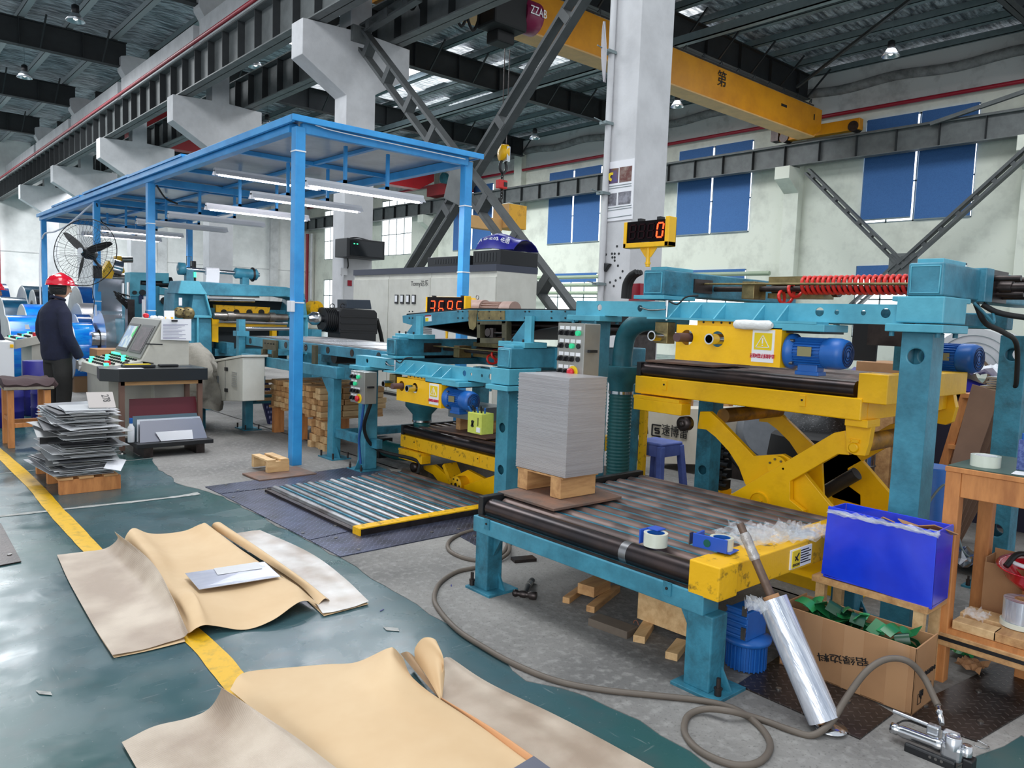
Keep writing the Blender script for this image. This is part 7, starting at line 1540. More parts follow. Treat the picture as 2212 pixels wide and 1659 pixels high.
text('\u7532', (3.06, cy0 - .002, .07), .04, ink, cb, (0, -1, 0), (0, 0, 1), name='box_print'); text('8-GUTTO', (3.13, cy0 - .002, .15), .024, ink, cb, (0, -1, 0), (0, 0, -1), name='box_print')
m = MB(); m.tube([V(3.03, cy0 - .002, .04), V(3.06, cy0 - .002, .04), V(3.06, cy0 - .002, .08), V(3.03, cy0 - .002, .08)], .0012, 4, True); m.tube([V(3.13, cy0 - .002, .07), V(3.15, cy0 - .002, .07), V(3.15, cy0 - .002, .1), V(3.13, cy0 - .002, .1)], .0012, 4, True); part('box_marks', m, ink, cb)
grn = [mat('green_offcut', (30, 110, 62), .3, col2=(20, 84, 46), scale=4, amt=.5), mat('green_offcut_light', (52, 142, 84), .25), mat('green_offcut_dark', (16, 64, 40), .35)]
rnd = random.Random(5)
for k in range(46):
    z_ = .205 + .085 * k / 46; a = rnd.uniform(.05, .09); b = rnd.uniform(.04, .07)
    m = MB(); M_ = TR(rnd.uniform(cx0 + .055, cx1 - .055), rnd.uniform(cy0 + .06, cy1 - .06), z_, rnd.uniform(0, 3), rnd.uniform(-.8, .8), rnd.uniform(-.8, .8)); rows = [[M_ @ V(a * (i / 4 - .5), b * (j - .5), .012 * math.sin(PI * i / 4) * (k % 3)) for j in (0, 1)] for i in range(5)]; m.grid(rows, .0012)
    tag(part('metal_offcut', m, grn[k % 3 if k % 4 else 0]), 'green painted metal offcut among those in the cardboard box', 'metal sheet', 'green metal offcuts in the cardboard box')
tag(part('offcut_filling', MB().box(cx0 + .008, cx1 - .008, cy0 + .008, cy1 - .008, .018, .2), grn[2]), 'mass of green offcuts filling the lower part of the cardboard box', 'metal scrap', kind='stuff')
# ---- wood blocks, hammer and board beneath the near table
def blockx(c, L, w, h, rz, m_, lab, grp=None, name='wood_block'): tag(part(name, MB().cbox(c, L, w, h, rz), m_, bevel=.003), lab, 'wood block', grp)
blockx((2.87, 2.69, .017), .26, .04, .032, .35, wood, 'flat wooden batten under the near table, left of the stacked block'); blockx((2.93, 2.55, .017), .36, .045, .034, .35, wood, 'long flat wooden batten lying nearest under the near table'); blockx((2.93, 2.62, .062), .17, .1, .055, .2 + PI / 2 * 0, wood, 'wooden block resting across the two battens under the near table')
blockx((2.69, 2.28, .02), .09, .22, .038, .12, mat('grey_wood', (112, 100, 88), .8, col2=(80, 70, 62), scale=5, amt=.6), 'weathered grey board end lying under the near table')
blockx((2.87, 2.1, .11), .07, .3, .15, .05, wood_p, 'large pale wooden block under the yellow end of the near table'); blockx((2.76, 2.15, .018), .19, .055, .034, .45, wood_p, 'small wooden block with a wire loop in front of the large pale block'); blockx((2.73, 1.94, .018), .17, .055, .034, .35, wood_p, 'small wooden block beside the front leg of the near table')
tag(part('wire_loop', MB().tube([V(2.75, 2.19 + .014 * math.cos(a), .045 + .018 * math.sin(a)) for a in [PI * k / 8 for k in range(9)]], .0022, 6), mat('rusty_wire', (130, 80, 60), .6)), 'rusty wire loop in the small wooden block', 'wire')
tag(part('steel_plate', MB().cbox((3.03, 3.28, .012), .14, .07, .018, -.35), dkst), 'small dark steel plate on the floor behind the left leg of the near table', 'plate')
hm = thing('hammer', 'dark ball-peen hammer lying on the concrete under the near table', 'hammer', (2.62, 2.8, 0)); a, b = V(2.575, 2.865, .03), V(2.66, 2.73, .03)
part('hammer_head', MB().lathe([(.004, 0), (.016, .006), (.02, .018), (.016, .03), (.013, .036), (.019, .05), (.019, .07), (.014, .078), (.014, .09), (.022, .095), (.022, .125), (.019, .13)], a, b - a, 20), dkst, hm); part('hammer_handle', MB().tube([a.lerp(b, .42), a.lerp(b, .42) + V(.12, .1, .0), a.lerp(b, .42) + V(.2, .16, -.014)], [.012, .014, .016], 12), blk, hm)
part('steel_ferrule', MB().cyl(a.lerp(b, .42) + V(.1, .083, 0), a.lerp(b, .42) + V(.15, .12, -.005), .0165, 14), steel, hm)
# ---- board with small pallet at the canopy post
bo = part('base_board', MB().prism([UZ(a, b, .02) for a, b in ((523, 1022), (560, 1037), (684, 1022), (640, 1007))], (0, 0, -.014)), MATS['brown_board'], bevel=.003); tag(bo, 'flat brown board on the floor at the foot of the nearest canopy post', 'board')
mp = thing('small_pallet', 'tiny pale wooden pallet standing on the board beside the nearest canopy post', 'pallet', tuple(UZ(587, 1015)))
A = UZ(578, 1022, .021); ux_ = V(1, 0, 0); uy_ = V(0, 1, 0)
for t in (0, .3): part('pallet_block', MB().box(A.x - .0, A.x + .2, A.y + t - (0), A.y + t + .045, .021, .115), wood_p, mp, bevel=.002)
for x in (0, .12): part('pallet_board', MB().box(A.x + x, A.x + x + .075, A.y - .0, A.y + .345, .115, .132), wood_p, mp, bevel=.002)
part('pallet_board', MB().box(A.x + .02, A.x + .18, A.y + .1, A.y + .12, .08, .115), wood_p, mp)
# ================================================================ ducts, things on gantry one, right side, background
duct = mat('duct_teal', (44, 110, 122), .45, col2=(24, 66, 74), scale=6, amt=.6); hosem = mat('hose_green', (30, 96, 98), .4)
def bellows(o, pts, r, m_=hosem, n=None, name='corrugated_hose'):
    P_ = smooth_path(pts, 14); L = sum((P_[i + 1] - P_[i]).length for i in range(len(P_) - 1)); P2 = []; k = int(L / .008); acc = [0]
    for i in range(len(P_) - 1): acc.append(acc[-1] + (P_[i + 1] - P_[i]).length)
    j = 0
    for i in range(k + 1):
        s_ = L * i / k
        while j < len(acc) - 2 and acc[j + 1] < s_: j += 1
        P2.append(P_[j].lerp(P_[j + 1], (s_ - acc[j]) / max(1e-6, acc[j + 1] - acc[j])))
    return part(name, MB().tube(P2, [r * (1 + .05 * math.sin(i * 2 * PI / 3)) for i in range(len(P2))], 20), m_, o)
d2 = thing('suction_duct', 'teal suction elbow, cone and dark green corrugated hose under the near gantry', 'duct', (4.2, 3.5, 0)); hx, hy = 4.15, 3.62
def at_(px, py): return UX(px, py, hx)
c1 = at_(1340, 870); hy = c1.y
part('elbow', MB().tube(smooth_path([V(hx, hy, 1.12), V(hx, hy, 1.22), V(hx, hy - .03, 1.36), V(hx, hy - .14, 1.44), V(hx, hy - .3, 1.46), V(hx, hy - .5, 1.46)], 6), .07, 24), duct, d2, label='teal sheet-metal elbow')
part('cone', MB().lathe([(.15, 0), (.15, -.05), (.085, -.13), (.085, -.2)], V(hx, hy, 1.13), V(0, 0, 1), 28), duct, d2); part('clamp_band', MB().pipe(V(hx, hy, .935), V(hx, hy, .955), .088, .084, 28), chrome, d2)
bellows(d2, [V(hx, hy, .94), V(hx, hy, .6), V(hx + .01, hy, .3), V(hx + .02, hy, .02)], .082)
d1 = thing('suction_duct', 'dark green corrugated hose bending to the floor beneath the far gantry', 'duct', (4.1, 6.3, 0))
part('cone', MB().lathe([(.16, .62), (.16, .58), (.09, .5), (.09, .44)], V(4.12, 6.0 - .05, 0), V(0, 0, 1), 28), duct, d1); part('clamp_band', MB().pipe(V(4.12, 5.95, .43), V(4.12, 5.95, .45), .093, .088, 28), chrome, d1)
bellows(d1, [V(4.12, 5.95, .44), V(4.12, 5.97, .3), V(4.08, 6.05, .14), V(4.06, 6.25, .1), V(4.06, 6.5, .1)], .078)
part('floor_coupling', MB().box(3.98, 4.14, 6.48, 6.62, .0, .2), blk, d1, bevel=.004)
# block stack on the low lift
Z1 = .405
q = part('base_board', MB().cbox((4.28, 5.3, Z1 + .01), .5, .7, .014, .1), MATS['brown_board'], bevel=.002); tag(q, 'brown board on the rollers of the lowered lift table', 'board')
for k, (y, lab) in enumerate(((5.42, 'left wooden support block on the lowered lift table'), (5.14, 'right wooden support block on the lowered lift table'))): blockx((4.25, y, Z1 + .077), .22, .06, .115, .05, wood, lab)
st2 = MB()
for k in range(26): st2.cbox((4.25, 5.27, Z1 + .139 + k * .0045), .34, .42, .0036, .05)
tag(part('sheet_stack', st2, mat('sheet_edges_dim', (150, 160, 166), .3, .6)), 'low stack of metal sheets on two blocks on the lowered lift table', 'sheet stack', kind='stuff')
# pen carton hung on the far gantry post
pc_ = thing('pen_carton', 'yellow-green drink carton holding blue pens, taped to the far gantry post', 'carton', (3.4, 4.2, .55)); cm_ = mat('lime_carton', (204, 212, 96), .5, col2=(176, 186, 70), scale=20, amt=.5)
part('carton_body', MB().box(3.42, 3.535, 4.2, 4.36, .6, .75), cm_, pc_, bevel=.004); m = MB(); m.cbox((3.418, 4.3, .67), .003, .02, .05, 0, .4); m.cbox((3.418, 4.3, .67), .003, .012, .05, 0, -.5); m.box(3.417, 3.42, 4.235, 4.24, .66, .72); part('carton_print', m, ink, pc_); part('bar_label', MB().box(3.415, 3.42, 4.21, 4.25, .615, .65), white, pc_)
for k in range(5): y = 4.23 + .026 * k; part('pen', MB().cyl(V(3.47, y, .7), V(3.46 - .01 * k, y + .01 * (k - 2), .79 + .01 * (k % 2)), .007, 8), mblue if k % 2 == 0 else blk, pc_)
# small work bench corner behind the stack
wbn = thing('low_bench', 'small wooden bench with green top between the far gantry post and the sheet stack', 'bench', (3.75, 4.15, 0)); part('bench_top', MB().box(3.7, 4.05, 3.9, 4.26, .43, .45), mat('green_top', (60, 122, 104), .5), wbn)
for x, y in ((3.71, 4.2), (3.98, 4.2), (3.71, 3.92), (3.98, 3.92)): part('leg', MB().box(x, x + .05, y, y + .05, 0, .43), wood_o, wbn)
# white cloth roll on the yellow guard
q = part('cloth_roll', MB().lathe([(.012, 0), (.022, .01), (.025, .06), (.023, .13), (.025, .19), (.012, .21)], V(3.397, 2.18, 1.452), V(0, -1, 0), 14), mat('white_cloth', (226, 226, 224), .85, bump=.4, bscale=30)); tag(q, 'rolled white cloth lying on top of the near yellow guard box', 'cloth')
tag(part('lift_board', MB().cbox((4.2, 2.95, 1.193), .45, .5, .014, .05), MATS['brown_board'], bevel=.002), 'brown board on the rollers of the raised lift table', 'board')
# ---- work table at the right
wt = thing('work_table', 'orange wooden work table with dark green top at the right edge', 'table', (3.7, .8, 0)); TX = 3.4; ty1 = 1.15
tz = .905
part('table_top', MB().box(TX - .01, TX + .5, .3, ty1, tz - .02, tz), wood_o, wt, bevel=.002); part('green_mat', MB().box(TX, TX + .5, .3, ty1 - .005, tz, tz + .004), mat('green_mat', (58, 84, 76), .4, col2=(40, 60, 54), scale=8, amt=.5), wt)
part('apron', MB().box(TX, TX + .03, .3, ty1 - .06, tz - .12, tz - .02), wood_o, wt, bevel=.003)
for x, y in ((TX - .005, ty1 - .06), (TX + .42, ty1 - .06), (TX + .0, .45), (TX + .42, .45)): part('leg', MB().box(x, x + .055, y, y + .058, 0, tz - .02), wood_o, wt, bevel=.004)
part('mid_leg', MB().box(TX + .3, TX + .35, .86, .92, 0, tz - .02), wood_o, wt, bevel=.003)
sz = .235
part('shelf_rail', MB().box(TX - .01, TX + .03, .3, ty1 - .01, sz - .075, sz - .02), wood, wt, bevel=.003); part('black_strap', MB().box(TX - .013, TX - .01, .3, ty1, sz - .05, sz - .035), blk, wt); part('shelf_board', MB().box(TX, TX + .5, .3, ty1 - .06, sz - .02, sz), wood_o, wt)
for k, (x, y, L, w, rz) in enumerate(((TX + .05, 1.0, .08, .16, .0), (TX + .06, .87, .1, .12, 0), (TX + .07, .79, .16, .035, .2), (TX + .08, .74, .17, .035, .25), (TX + .2, 1.01, .12, .17, 0), (TX + .16, .7, .2, .05, 0))): blockx((x, y, sz + .019), L, w, .036, rz, wood_p if k != 1 else wood, 'pale pine offcut on the lower shelf, %s' % ('at the left front corner', 'second from the left leg', 'narrow one beside the film reel', 'narrow one at the right of the film reel', 'behind the left front one', 'farthest right')[k])
o = tape(V(TX + .12, 1.045, tz + .004), .055, .045, 'large clear tape roll on the right work table'); 
tape_b = tape(V(TX + .17, .88, sz + .04), .075, .02, 'white tape roll under the film reel on the lower shelf')
q = thing('film_reel', 'small reel of clear film with cardboard core on the lower shelf', 'film roll', (TX + .17, .88, sz + .06)); part('film', MB().pipe(V(TX + .17, .88, sz + .061), V(TX + .17, .88, sz + .15), .068, .03, 32), MATS['stretch_film'], q); part('core', MB().pipe(V(TX + .17, .88, sz + .06), V(TX + .17, .88, sz + .152), .03, .024, 24), card, q)
rh = thing('red_helmet', 'upturned red safety helmet with white and black strap on the lower shelf', 'helmet', (TX + .33, .9, sz + .15)); hc = V(TX + .3, .87, sz + .26)
part('shell', MB().lathe([(.03, -.1), (.08, -.085), (.12, -.04), (.135, 0), (.15, .008), (.13, .004), (.115, -.03), (.075, -.075), (.02, -.09)], hc, V(-.15, .05, 1), 32, closed=True), helm, rh); part('strap', MB().tube(smooth_path([hc + V(-.1, .09, .0), hc + V(-.04, .06, .05), hc + V(.03, -.02, .03), hc + V(-.06, -.08, .02)], 6), .012, 8), blk, rh); part('white_band', MB().tube([hc + V(.1 * math.cos(a), .1 * math.sin(a), .015) for a in [2 * PI * k / 20 for k in range(21)]], .009, 6), white, rh)
tag(part('plastic_bag', crumple(V(TX + .1, 1.02, sz + .045), .1, 8, seed=33, w=.08, up=.04), film_c), 'scrunched clear plastic bag on the lower shelf', 'plastic bag')
oc = thing('carton', 'open brown carton standing on the shelf behind the red helmet', 'carton', (TX + .5, .95, .1)); 
for a in (((TX + .34, TX + .345, .75, 1.13)), ): part('carton_side', MB().box(TX + .35, TX + .355, .7, 1.08, sz + .0, sz + .22), card, oc); part('carton_side', MB().box(TX + .355, TX + .48, 1.075, 1.08, sz, sz + .24), card, oc); part('carton_side', MB().box(TX + .475, TX + .48, .7, 1.08, sz, sz + .26), card, oc)
q = part('pen_box', MB().box(TX + .16, TX + .22, .86, .945, tz + .004, tz + .125), mat('blue_dot_box', (96, 112, 170), .5, col2=(60, 76, 140), scale=90, amt=.9, thr=(.45, .55))); tag(q, 'blue patterned pen box on the right work table', 'pen box')
for k, (y, m_) in enumerate(((.935, mblue), (.905, white), (.88, redp))): part('pen', MB().cyl(V(TX + .19, y, tz + .1), V(TX + .19, y, tz + .15 + .02 * k), .009, 8), m_, q)
q = part('glass_jar', MB().lathe([(.03, 0), (.033, .01), (.033, .1), (.026, .12)], V(TX + .12, .835, tz + .004), V(0, 0, 1), 20), mat('amber_jar', (150, 132, 60), .1, trans=.5)); tag(q, 'glass jar with yellow contents beside the pen box', 'jar'); part('yellow_marker', MB().cyl(V(TX + .12, .84, tz + .05), V(TX + .12, .85, tz + .17), .01, 8), warn_y, q)
tag(part('paper_sheet', MB().cbox((TX + .06, .86, tz + .007), .09, .13, .002, .1), white), 'white paper lying at the front of the right work table', 'paper')
# ---- background behind the gantries
cr_ = thing('wooden_crate', 'pale plywood crate with a black square logo and Chinese lettering behind the blue stool', 'crate', (6.3, 4.6, 0)); part('crate_body', MB().prism([UX(a, b, 6.1) for a, b in ((1396, 882), (1530, 884), (1530, 1004), (1406, 1000))], (.5, 0, 0)), mat('plywood', (214, 206, 190), .7, col2=(190, 180, 160), scale=3, amt=.5), cr_)
lc = UX(1418, 930, 6.09); m = MB(); s_ = .055
for a, b in (((1, 1), (-1, 1)), ((1, 1), (1, -1)), ((1, -1), (-1, -1)), ((.35, .4), (-.6, .4)), ((.35, .4), (.35, 0)), ((.35, 0), (-.6, 0)), ((-.6, 0), (-.6, -.45)), ((-.6, -.45), (.35, -.45))): m.bar(lc + V(0, a[0] * s_, a[1] * s_), lc + V(0, b[0] * s_, b[1] * s_), .014, .006, V(1, 0, 0))
part('logo', m, ink, cr_); text('\u901f\u535a\u96f7', UX(1457, 934, 6.09), .125, ink, cr_, (-1, 0, 0), (0, 0, 1), sx=.85); text('\u7532\u6211\u4eec', UX(1522, 945, 6.09), .06, ink, cr_, (-1, 0, 0), (0, 0, 1))
# blue plastic stool
bs = thing('plastic_stool', 'scuffed blue plastic stool in front of the plywood crate', 'stool', (5.3, 4.2, 0)); bsm = mat('stool_blue', (84, 104, 178), .5, col2=(52, 66, 130), scale=8, amt=.5); a = UX(1413, 975, 5.2); cxs, cys, hs = 5.25, a.y, .44
m = MB(); m.prism([V(cxs - .15, cys - .15, hs - .03), V(cxs + .15, cys - .15, hs - .03), V(cxs + .15, cys + .15, hs - .03), V(cxs - .15, cys + .15, hs - .03)], (0, 0, .03)); part('seat', m, bsm, bs, bevel=.015, bseg=3)
m = MB()
for s1, s2 in ((-1, 0), (1, 0), (0, -1), (0, 1)): m.cbox((cxs + s1 * .145, cys + s2 * .145, hs - .07), .012 if s1 else .28, .012 if s2 else .28, .09)
part('skirt', m, bsm, bs)
for i in (-1, 1):
    for j in (-1, 1): part('leg', MB().bar(V(cxs + i * .13, cys + j * .13, hs - .03), V(cxs + i * .17, cys + j * .17, 0), .055, .05), bsm, bs, bevel=.006)
# hydraulic valve stack
hv = thing('valve_stack', 'black hydraulic valve stack on a yellow tray behind the near roller table', 'valve', tuple(UZ(1555, 1048))); b = UZ(1550, 1048); bx, by = 5.3, 5.3 * b.y / b.x; m = MB()
for k in range(5): m.cbox((bx, by, .17 + .085 * k), .12 + .02 * (k % 2), .16, .07); m.cyl(V(bx - .05, by - .12, .17 + .085 * k), V(bx - .05, by + .13, .17 + .085 * k), .022, 10)
m.cyl(V(bx, by, .02), V(bx, by, .6), .04, 12); part('valve_blocks', m, mat('valve_black', (30, 34, 38), .4, .3), hv); m = MB(); m.box(bx - .2, bx + .25, by - .25, by + .2, .02, .05); m.box(bx - .2, bx - .19, by - .25, by + .2, .05, .12); m.box(bx - .2, bx + .25, by - .25, by - .24, .05, .12); m.cbox((bx, by + .02, .1), .16, .2, .06); part('yellow_tray', m, yel_w, hv)
part('hydraulic_hoses', MB().tube(smooth_path([V(bx, by - .1, .4), V(bx - .05, by - .3, .3), V(bx + .1, by - .5, .2), V(bx + .2, by - .7, .05)], 6), .018, 8), blk_s, hv); part('hydraulic_hoses', MB().tube(smooth_path([V(bx - .1, by + .05, .6), V(bx - .14, by + .08, .35), V(bx - .12, by + .1, .02)], 6), .012, 8), blk_s, hv)
yp = UX(1388, 900, 5.0); q = part('yellow_post', MB().box(5.0, 5.05, yp.y - .02, yp.y + .03, 0, 1.0), yel_w); tag(q, 'thin yellow post hanging below the left end of the raised lift table', 'post')
# grey blower
gb = thing('blower', 'grey round blower casing with ribbed side on the floor behind the lift', 'blower', (6.5, 4.0, .3)); c0 = UX(1660, 935, 6.6); gm = mat('cast_grey', (126, 130, 136), .5, col2=(96, 100, 106), scale=6, amt=.5)
part('casing', MB().lathe([(.08, -.02), (.2, 0), (.29, .02), (.31, .06), (.31, .2), (.27, .26)], c0, V(-.6, -.5, .2), 36), gm, gb); m = MB()
for r_ in (.13, .19, .25): m.tube([c0 + V(-.05, -.04, .0) + (V(.64, -.77, 0) * math.cos(a) + V(.15, .13, .98) * math.sin(a)) * r_ for a in [2 * PI * k / 28 for k in range(28)]], .01, 6, True)
part('casing_rings', m, gm, gb); part('cast_body', MB().lathe([(.2, 0), (.26, .1), (.24, .3), (.16, .42)], c0 + V(.1, .35, -.25), V(-.3, -1, 0), 12), gm, gb); part('blower_base', MB().box(c0.x - .3, c0.x + .3, c0.y - .3, c0.y + .5, 0, c0.z - .25), dkst, gb)
# black mesh bundle with blue top
c0 = UX(1770, 945, 6.2); q = part('mesh_bundle', MB().lathe([(.05, -.2), (.22, -.16), (.27, 0), (.24, .16), (.1, .2)], c0, V(.3, 1, .1), 24), mat('black_mesh', (30, 31, 34), .5, col2=(120, 122, 126), scale=60, amt=.7, thr=(.58, .62), stretch=(1, 1, 3))); tag(q, 'black net-wrapped bundle behind the scissor arms', 'bundle'); part('blue_lid', MB().cbox(c0 + V(0, 0, .27), .3, .36, .03, .2), navy, q); part('bundle_stand', MB().box(c0.x - .2, c0.x + .2, c0.y - .2, c0.y + .2, 0, c0.z - .2), dkst, q)
# tall wire-wrapped cylinder
c0 = UX(1858, 1030, 5.4); mc = thing('filter_bottle', 'shiny wire-caged cylinder with black top right of the scissor arms', 'cylinder', (c0.x, c0.y, 0)); part('cylinder', MB().cyl(V(c0.x, c0.y, .0), V(c0.x, c0.y, .62), .085, 24), chrome, mc); m = MB()
for k in range(7): m.tube([V(c0.x + .092 * math.cos(a), c0.y + .092 * math.sin(a), .05 + .09 * k) for a in [2 * PI * j / 20 for j in range(20)]], .005, 5, True)
for j in range(8): a = 2 * PI * j / 8; m.cyl(V(c0.x + .092 * math.cos(a), c0.y + .092 * math.sin(a), 0), V(c0.x + .092 * math.cos(a), c0.y + .092 * math.sin(a), .62), .004, 5)
part('wire_cage', m, steel, mc); part('pump_head', MB().lathe([(.09, 0), (.1, .03), (.06, .1), (.03, .13)], V(c0.x, c0.y, .62), V(0, 0, 1), 20), duct, mc)
q = part('black_hood', MB().lathe([(.02, 0), (.3, .02), (.34, .2), (.3, .5)], V(5.75, 2.95, .1), V(0, 0, 1), 8), mat('matt_black', (14, 14, 15), .8)); tag(q, 'matt black octagonal hopper right behind the scissor arms', 'hopper')
# cartons and shelving behind
for k, (px0, py0, px1, py1, X_, m_, lab) in enumerate(((1700, 868, 1742, 930, 7.5, card, 'printed brown carton behind the grey blower'), (1870, 945, 1918, 1040, 6.6, card, 'brown carton with icons between the gantry posts'), (1850, 780, 1940, 815, 6.0, card, 'film-wrapped brown carton behind the near blue motor'), (1390, 968, 1398, 1000, 6.5, card, 'small carton at the foot of the plywood crate'))):
    a, b = UX(px0, py0, X_), UX(px1, py1, X_); z0_ = 0 if k in (1, 3) else max(0, b.z); o_ = thing('carton', lab, 'carton', (X_, (a.y + b.y) / 2, 0)); part('carton_body', MB().box(X_, X_ + .5, min(a.y, b.y), max(a.y, b.y), z0_, a.z), m_, o_, bevel=.004)
    if z0_ > .02: part('timber_stand', MB().box(X_ + .02, X_ + .48, min(a.y, b.y) + .02, max(a.y, b.y) - .02, 0, z0_), wood, o_)
wr = thing('timber_rack', 'rough timber rack with paper bundles behind the gantry posts', 'rack', (7.2, 3.0, 0))
for y in (3.3, 3.9, 4.5, 5.0): part('upright', MB().box(7.0, 7.08, y, y + .08, 0, 1.0), wood, wr)
for z_ in (.35, .92): part('shelf', MB().box(6.98, 7.5, 3.28, 5.1, z_, z_ + .04), wood, wr)
for k in range(9): y = 3.34 + k * .19; tag(part('paper_bundle', MB().box(7.05, 7.4, y, y + .15, .961, 1.0 + .03 * (k % 3)), white), 'white paper bundle on the top of the timber rack', 'paper', 'paper bundles on the timber rack')
rm = thing('rear_motor', 'dark blue motor on the rear beam between the gantry posts', 'motor', tuple(UX(2045, 775, 5.1))); motor(rm, UX(2018, 770, 5.15), (-.1, -1, 0), .085, .26); part('motor_bracket', MB().box(4.97, 5.1, UX(2010, 770, 5.15).y, UX(2010, 770, 5.15).y + .15, 1.2, 1.5), teal_d, rm)
c0 = UX(2112, 775, 7.4); q = thing('strip_coil', 'large pale coil of strip standing behind the rear right post', 'coil', (7.4, c0.y, 0)); part('strip_winding', MB().pipe(V(7.3, c0.y, c0.z - .12), V(7.75, c0.y, c0.z - .12), .38, .14, 40), endm, q); part('coil_core', MB().pipe(V(7.28, c0.y, c0.z - .12), V(7.76, c0.y, c0.z - .12), .14, .12, 28), mat('brown_core', (110, 90, 70), .7), q); m = MB()
for r_ in (.2, .26, .32): m.pipe(V(7.292, c0.y, c0.z - .12), V(7.3, c0.y, c0.z - .12), r_ + .004, r_, 40)
part('winding_lines', m, lg_st, q); part('coil_stand', MB().box(7.35, 7.7, c0.y - .3, c0.y + .3, 0, c0.z - .46), wood, q)
q = part('blue_tarpaulin', MB().grid([[V(6.45 + .22 * j, 1.5 + .26 * i, .98 + .05 * math.sin(i * 2 + j) + .12 * (1 - abs(j - 1) / 2)) for j in range(4)] for i in range(7)], .02), navy); tag(q, 'dark blue tarpaulin draped over goods behind the rear right post', 'tarpaulin'); part('goods_under', MB().box(6.5, 7.1, 1.55, 2.95, 0, .95), mat('dark_goods', (40, 40, 60), .8), q)
q = part('white_film_heap', crumple(V(6.8, 1.9, 1.12), .7, 12, seed=44, ax=V(0, 1, 0), w=.5, up=.12), mat('milky_film', (222, 224, 230), .4)); tag(q, 'heap of milky film on the dark blue tarpaulin', 'plastic film')
for k in range(5):
    X_ = 5.5 + .07 * k; a = UX(2014 + 8 * k, 1085, X_); b = UX(2074 + 9 * k, 832 + 26 * k, X_); w = .17; a.z = 0
    q = part('cardboard_sheet', MB().prism([a, a + V(0, -w * .6, 0), b + V(.22, -w, -.04), b + V(.22, 0, 0)], (.012, 0, 0)), mat('dark_card', (120, 92, 74), .8, col2=(96, 72, 58), scale=4, amt=.5)); tag(q, 'brown cardboard sheet leaning behind the rear right post, %s from the left' % ('first', 'second', 'third', 'fourth', 'fifth')[k], 'cardboard', 'leaning cardboard sheets')
sh = thing('timber_shelf', 'timber shelf stacked with silver sheets behind the rear right post', 'shelf', (6.0, 1.8, 0)); a = UX(2096, 850, 5.95)
part('upright', MB().bar(V(5.95, a.y + .22, 0), V(5.95, a.y + .02, a.z), .06, .06), wood_o, sh); part('upright', MB().box(5.95, 6.02, a.y - .9, a.y - .84, 0, a.z), wood_o, sh); part('shelf_top', MB().box(5.9, 6.4, a.y - .95, a.y + .04, a.z - .03, a.z), wood_o, sh); part('shelf_mid', MB().box(5.9, 6.4, a.y - .95, a.y + .1, a.z - .4, a.z - .37), wood_o, sh)
for k in range(14): tag(part('metal_sheet', MB().box(5.92 + random.uniform(0, .03), 6.35, a.y - .7 + random.uniform(0, .04), a.y - .02, a.z - .369 + .018 * k, a.z - .357 + .018 * k), alum), 'thin silver sheet in the stack on the timber shelf', 'metal sheet', 'silver sheets on the timber shelf')
for k in range(8): tag(part('metal_sheet', MB().box(5.95 + random.uniform(0, .05), 6.35, a.y - .8, a.y - .1 + random.uniform(0, .05), a.z + .001 + .016 * k, a.z + .013 + .016 * k), alum), 'thin silver sheet in the stack on top of the timber shelf', 'metal sheet', 'silver sheets on top of the timber shelf')
q = thing('steel_drum', 'blue drum standing between the gantry posts at the right', 'drum', (6.0, 2.3, 0)); c0 = UX(2012, 1000, 5.3); part('drum_body', MB().lathe([(.12, 0), (.13, .01), (.13, .2), (.136, .21), (.13, .22), (.13, .56), (.12, .57)], V(c0.x + .1, c0.y + .02, 0), V(0, 0, 1), 24), mblue, q)
part('cable_tangle', MB().tube(smooth_path([V(5.2, 1.9, .01), V(5.15, 1.85, .3), V(5.2, 1.75, .5), V(5.25, 1.7, .3), V(5.2, 1.62, .1), V(5.3, 1.5, .02)], 6), .008, 6), lg_st, q)
tag(part('foil_bag', crumple(UZ(2150, 1240, .0) + V(0, 0, .02), .5, 12, seed=8, ax=V(0, 1, 0), w=.4, up=.12), mat('silver_foil', (190, 192, 196), .2, .9)), 'heap of silver foil on the floor behind the work table', 'foil')
for k, (a, b, m_, lab) in enumerate(((2100, 1440, card, 'torn cardboard piece on the floor beneath the work table'), (2085, 1410, grn[1], 'green wrapper on the floor beside the cardboard box'), (2075, 1385, navy, 'blue wrapper on the floor behind the cardboard box'))): tag(part('floor_scrap', crumple(UZ(a, b, .02), .13, 6, seed=50 + k, w=.1, up=.03), m_), lab, 'scrap')
# black roller-shaped plate under the near gantry's rear beam
tag(part('dark_plate', MB().prism([UX(a, b, 4.6) for a, b in ((1843, 700), (1897, 700), (1890, 781), (1838, 778))], (.02, 0, 0)), blk), 'black curved guard plate hanging beneath the rear beam of the near gantry', 'plate')
# things on the nearest column
ps = thing('instruction_poster', 'white instruction poster with four photographs on the nearest column', 'poster', (8.15, 7.2, 3)); Xp = XC - .004
def pq(pts): return MB().prism([UX(a, b, Xp) for a, b in pts], (-.012, 0, 0))
def pq2(pts, t=.014): return MB().prism([UX(a, b, Xp) for a, b in pts], (-t, 0, 0))
part('poster_sheet', pq([(1309, 352), (1372, 342), (1367, 473), (1302, 480)]), white, ps)
for k, (pts_, m_) in enumerate((([(1312, 366), (1338, 363), (1336, 395), (1311, 399)], mat('photo_brown', (112, 82, 60), .4, col2=(60, 70, 150), scale=9, amt=.8)), ([(1340, 362), (1367, 358), (1365, 391), (1339, 395)], mat('photo_red', (104, 60, 54), .4, col2=(170, 160, 150), scale=9, amt=.8)), ([(1309, 420), (1334, 417), (1332, 444), (1307, 447)], mat('photo_grey', (150, 150, 160), .4, col2=(50, 44, 44), scale=10, amt=.9)), ([(1337, 416), (1365, 412), (1363, 440), (1336, 443)], MATS['photo_grey']))): part('photograph', pq2(pts_), m_, ps)
m = MB()
